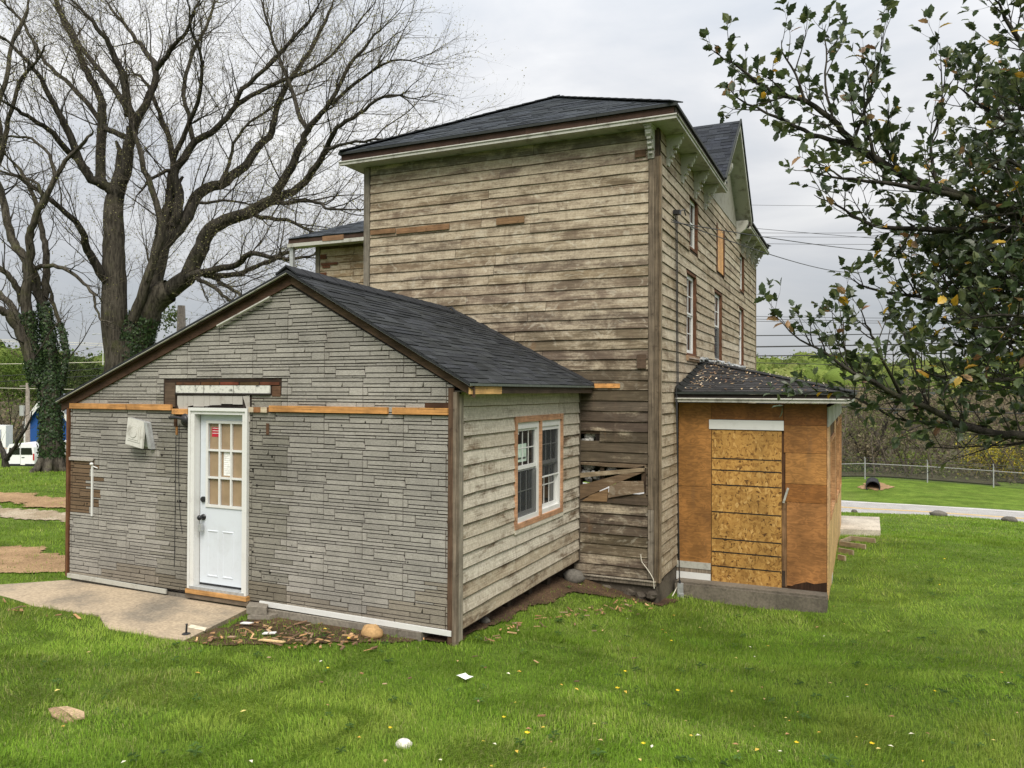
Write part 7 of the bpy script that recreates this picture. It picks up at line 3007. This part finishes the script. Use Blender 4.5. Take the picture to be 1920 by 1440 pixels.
def blades(n, t0, t1, power, h_rng, w_rng, segs, ang=(-42, 42)):
    f = gr.random(n)
    t = (t0 ** (1 - power) + f * (t1 ** (1 - power) - t0 ** (1 - power))) ** (1 / (1 - power)) if power != 1 else t0 * (t1 / t0) ** f
    an = np.radians(gr.uniform(ang[0], ang[1], n)) - YAW
    x = CX + np.sin(an) * t
    y = CY + np.cos(an) * t
    k = keep(x, y)
    x, y, t = x[k], y[k], t[k]
    n = len(x)
    z = gh(x, y)
    big = lump(x, y, 1.7, 1)
    med = lump(x, y, .45, 2)
    sml = lump(x, y, .16, 3)
    dry = np.clip(lump(x, y, 1.1, 5) * .7 + lump(x, y, .3, 6) * .5 - .62, 0, 1)
    h = gr.uniform(h_rng[0], h_rng[1], n) * (.6 + .55 * big * .8 + .55 * med) * (.75 + .5 * sml)
    w = gr.uniform(w_rng[0], w_rng[1], n) * (1 + np.maximum(0, t - 6) * .13)
    az = gr.uniform(0, 6.283, n) * .55 + lump(x, y, .6, 9) * 9.0
    lean = np.clip(gr.uniform(.2, 1.0, n) + .5 * (lump(x, y, .8, 14) - .5), .1, 1.3)
    dx, dy = np.cos(az), np.sin(az)
    sx, sy = -np.sin(az + gr.normal(0, .7, n)), np.cos(az)
    B = np.stack([x, y, z - .004], 1)
    S = np.stack([sx, sy, np.zeros(n)], 1) * w[:, None] / 2
    D = np.stack([dx, dy, np.zeros(n)], 1)
    U = np.array([0, 0, 1.0])
    mid = B + D * (h * lean * .28)[:, None] + U * (h * .62)[:, None]
    tip = B + D * (h * lean * .85)[:, None] + U * (h * (1.02 - .42 * lean))[:, None]
    # colour
    base = np.array([.178, .302, .026])
    alt = np.array([.096, .192, .016])
    yel = np.array([.285, .36, .062])
    dryc = np.array([.33, .32, .13])
    m = gr.random(n)
    col = base * (1 - m)[:, None] + alt * m[:, None]
    yf = np.clip(.22 + .8 * (big - .4) + .5 * (med - .5) + gr.normal(0, .22, n), 0, .95)
    col = col * (1 - yf)[:, None] + yel * yf[:, None]
    df = np.where(gr.random(n) < .02 + dry * .8, gr.uniform(.4, .95, n), 0)
    col = col * (1 - df)[:, None] + dryc * df[:, None]
    col *= (gr.uniform(.7, 1.22, n) * (.78 + .44 * lump(x, y, .95, 12)))[:, None]
    if segs == 2:
        V = np.stack([B - S, B + S, mid + S * .8, mid - S * .8, tip], 1).reshape(-1, 3)
        o = np.arange(n)[:, None] * 5
        F_ = np.concatenate([o, o + 1, o + 2, o + 3, o + 3, o + 2, o + 4], 1).ravel()
        lt_ = np.tile([4, 3], n)
        C4 = np.repeat(np.column_stack([col, np.ones(n)]), 5, 0)
    else:
        V = np.stack([B - S, B + S, tip], 1).reshape(-1, 3)
        F_ = np.arange(3 * n)
        lt_ = np.full(n, 3)
        C4 = np.repeat(np.column_stack([col, np.ones(n)]), 3, 0)
    return V, F_, lt_, C4


for nm, args in (('grass', (45000, 2.3, 16, 1.0, (.035, .065), (.006, .010), 1, (40, 80))),
                 ('grass', (45000, 2.3, 16, 1.0, (.035, .065), (.006, .010), 1, (-80, -40))),
                 ('grass', (320000, 2.3, 8.5, 1.15, (.032, .062), (.0028, .0046), 2)),
                 ('grass', (280000, 8.3, 24, 1.25, (.04, .07), (.0038, .0065), 1)),
                 ('grass', (110000, 23, 52, .6, (.05, .09), (.005, .008), 1))):
    V, F_, lt_, C4 = blades(*args)
    o = link(nm, np_mesh(nm, V, F_, lt_, M['grass'], C4), kind='stuff')
    o['label'] = 'short green lawn grass with paler and drier patches'
    o['category'] = 'grass'

# weeds, dandelions and fallen leaves in the lawn
def scatter(n, t0, t1, ang=(-40, 40)):
    t = t0 * (t1 / t0) ** gr.random(n)
    an = np.radians(gr.uniform(ang[0], ang[1], n)) - YAW
    x, y = CX + np.sin(an) * t, CY + np.cos(an) * t
    k = keep(x, y)
    x, y = x[k], y[k]
    return np.stack([x, y, gh(x, y)], 1)


mb = MB()
for p in scatter(270, 2.6, 12, (-38, 38)):
    if p[0] < 0 and rnd.random() < .55:
        continue
    s = rnd.uniform(.006, .018)
    a_ = rnd.uniform(0, 6.28)
    z = p[2] + rnd.uniform(.03, .065)
    cc = rnd.choice(((.55, .38, .06, 1), (.6, .48, .16, 1), (.42, .30, .13, 1), (.30, .17, .08, 1), (.62, .58, .45, 1), (.5, .3, .05, 1)))
    f = lambda u, v, w: (p[0] + math.cos(a_) * u - math.sin(a_) * v, p[1] + math.sin(a_) * u + math.cos(a_) * v, z + w)
    mb.face([f(-s * 1.4, 0, 0), f(0, -s * .8, s * .4), f(s * 1.5, 0, rnd.uniform(-.3, .6) * s), f(0, s * .8, s * .5)], cc)
o = mb.build('fallen_leaves', M['vcol'], kind='stuff')
o['label'] = 'small yellow and tan leaves scattered over the lawn'
o['category'] = 'leaves'
mb = MB()
for p in scatter(40, 3, 22, (-15, 40)):
    s = rnd.uniform(.012, .019)
    z = p[2] + rnd.uniform(.05, .08)
    for k in range(10):
        a0 = k * .628
        mb.face([(p[0], p[1], z + .006), (p[0] + s * math.cos(a0), p[1] + s * math.sin(a0), z + .003 * (k % 2)), (p[0] + s * math.cos(a0 + .55), p[1] + s * math.sin(a0 + .55), z)], (.75, .52, .02, 1))
o = mb.build('dandelions', M['vcol'], kind='stuff')
o['label'] = 'tiny yellow dandelion heads dotted through the grass'
o['category'] = 'flowers'
mb = MB()
for p in scatter(260, 2.6, 14):
    r_ = rnd.uniform(.02, .05)
    g_ = rnd.uniform(.7, 1.2)
    for k in range(6):
        a0 = k * 1.047 + rnd.uniform(-.3, .3)
        c0, s0 = math.cos(a0), math.sin(a0)
        z = p[2] + rnd.uniform(.02, .05)
        mb.face([(p[0], p[1], z), (p[0] + c0 * r_ * .6 - s0 * r_ * .3, p[1] + s0 * r_ * .6 + c0 * r_ * .3, z + .012), (p[0] + c0 * r_ * 1.3, p[1] + s0 * r_ * 1.3, z + .004), (p[0] + c0 * r_ * .6 + s0 * r_ * .3, p[1] + s0 * r_ * .6 - c0 * r_ * .3, z + .012)], (.07 * g_, .13 * g_, .03 * g_, 1))
o = mb.build('weeds', M['grass'], kind='stuff')
o['label'] = 'flat broad leaved weeds among the lawn grass'
o['category'] = 'weeds'
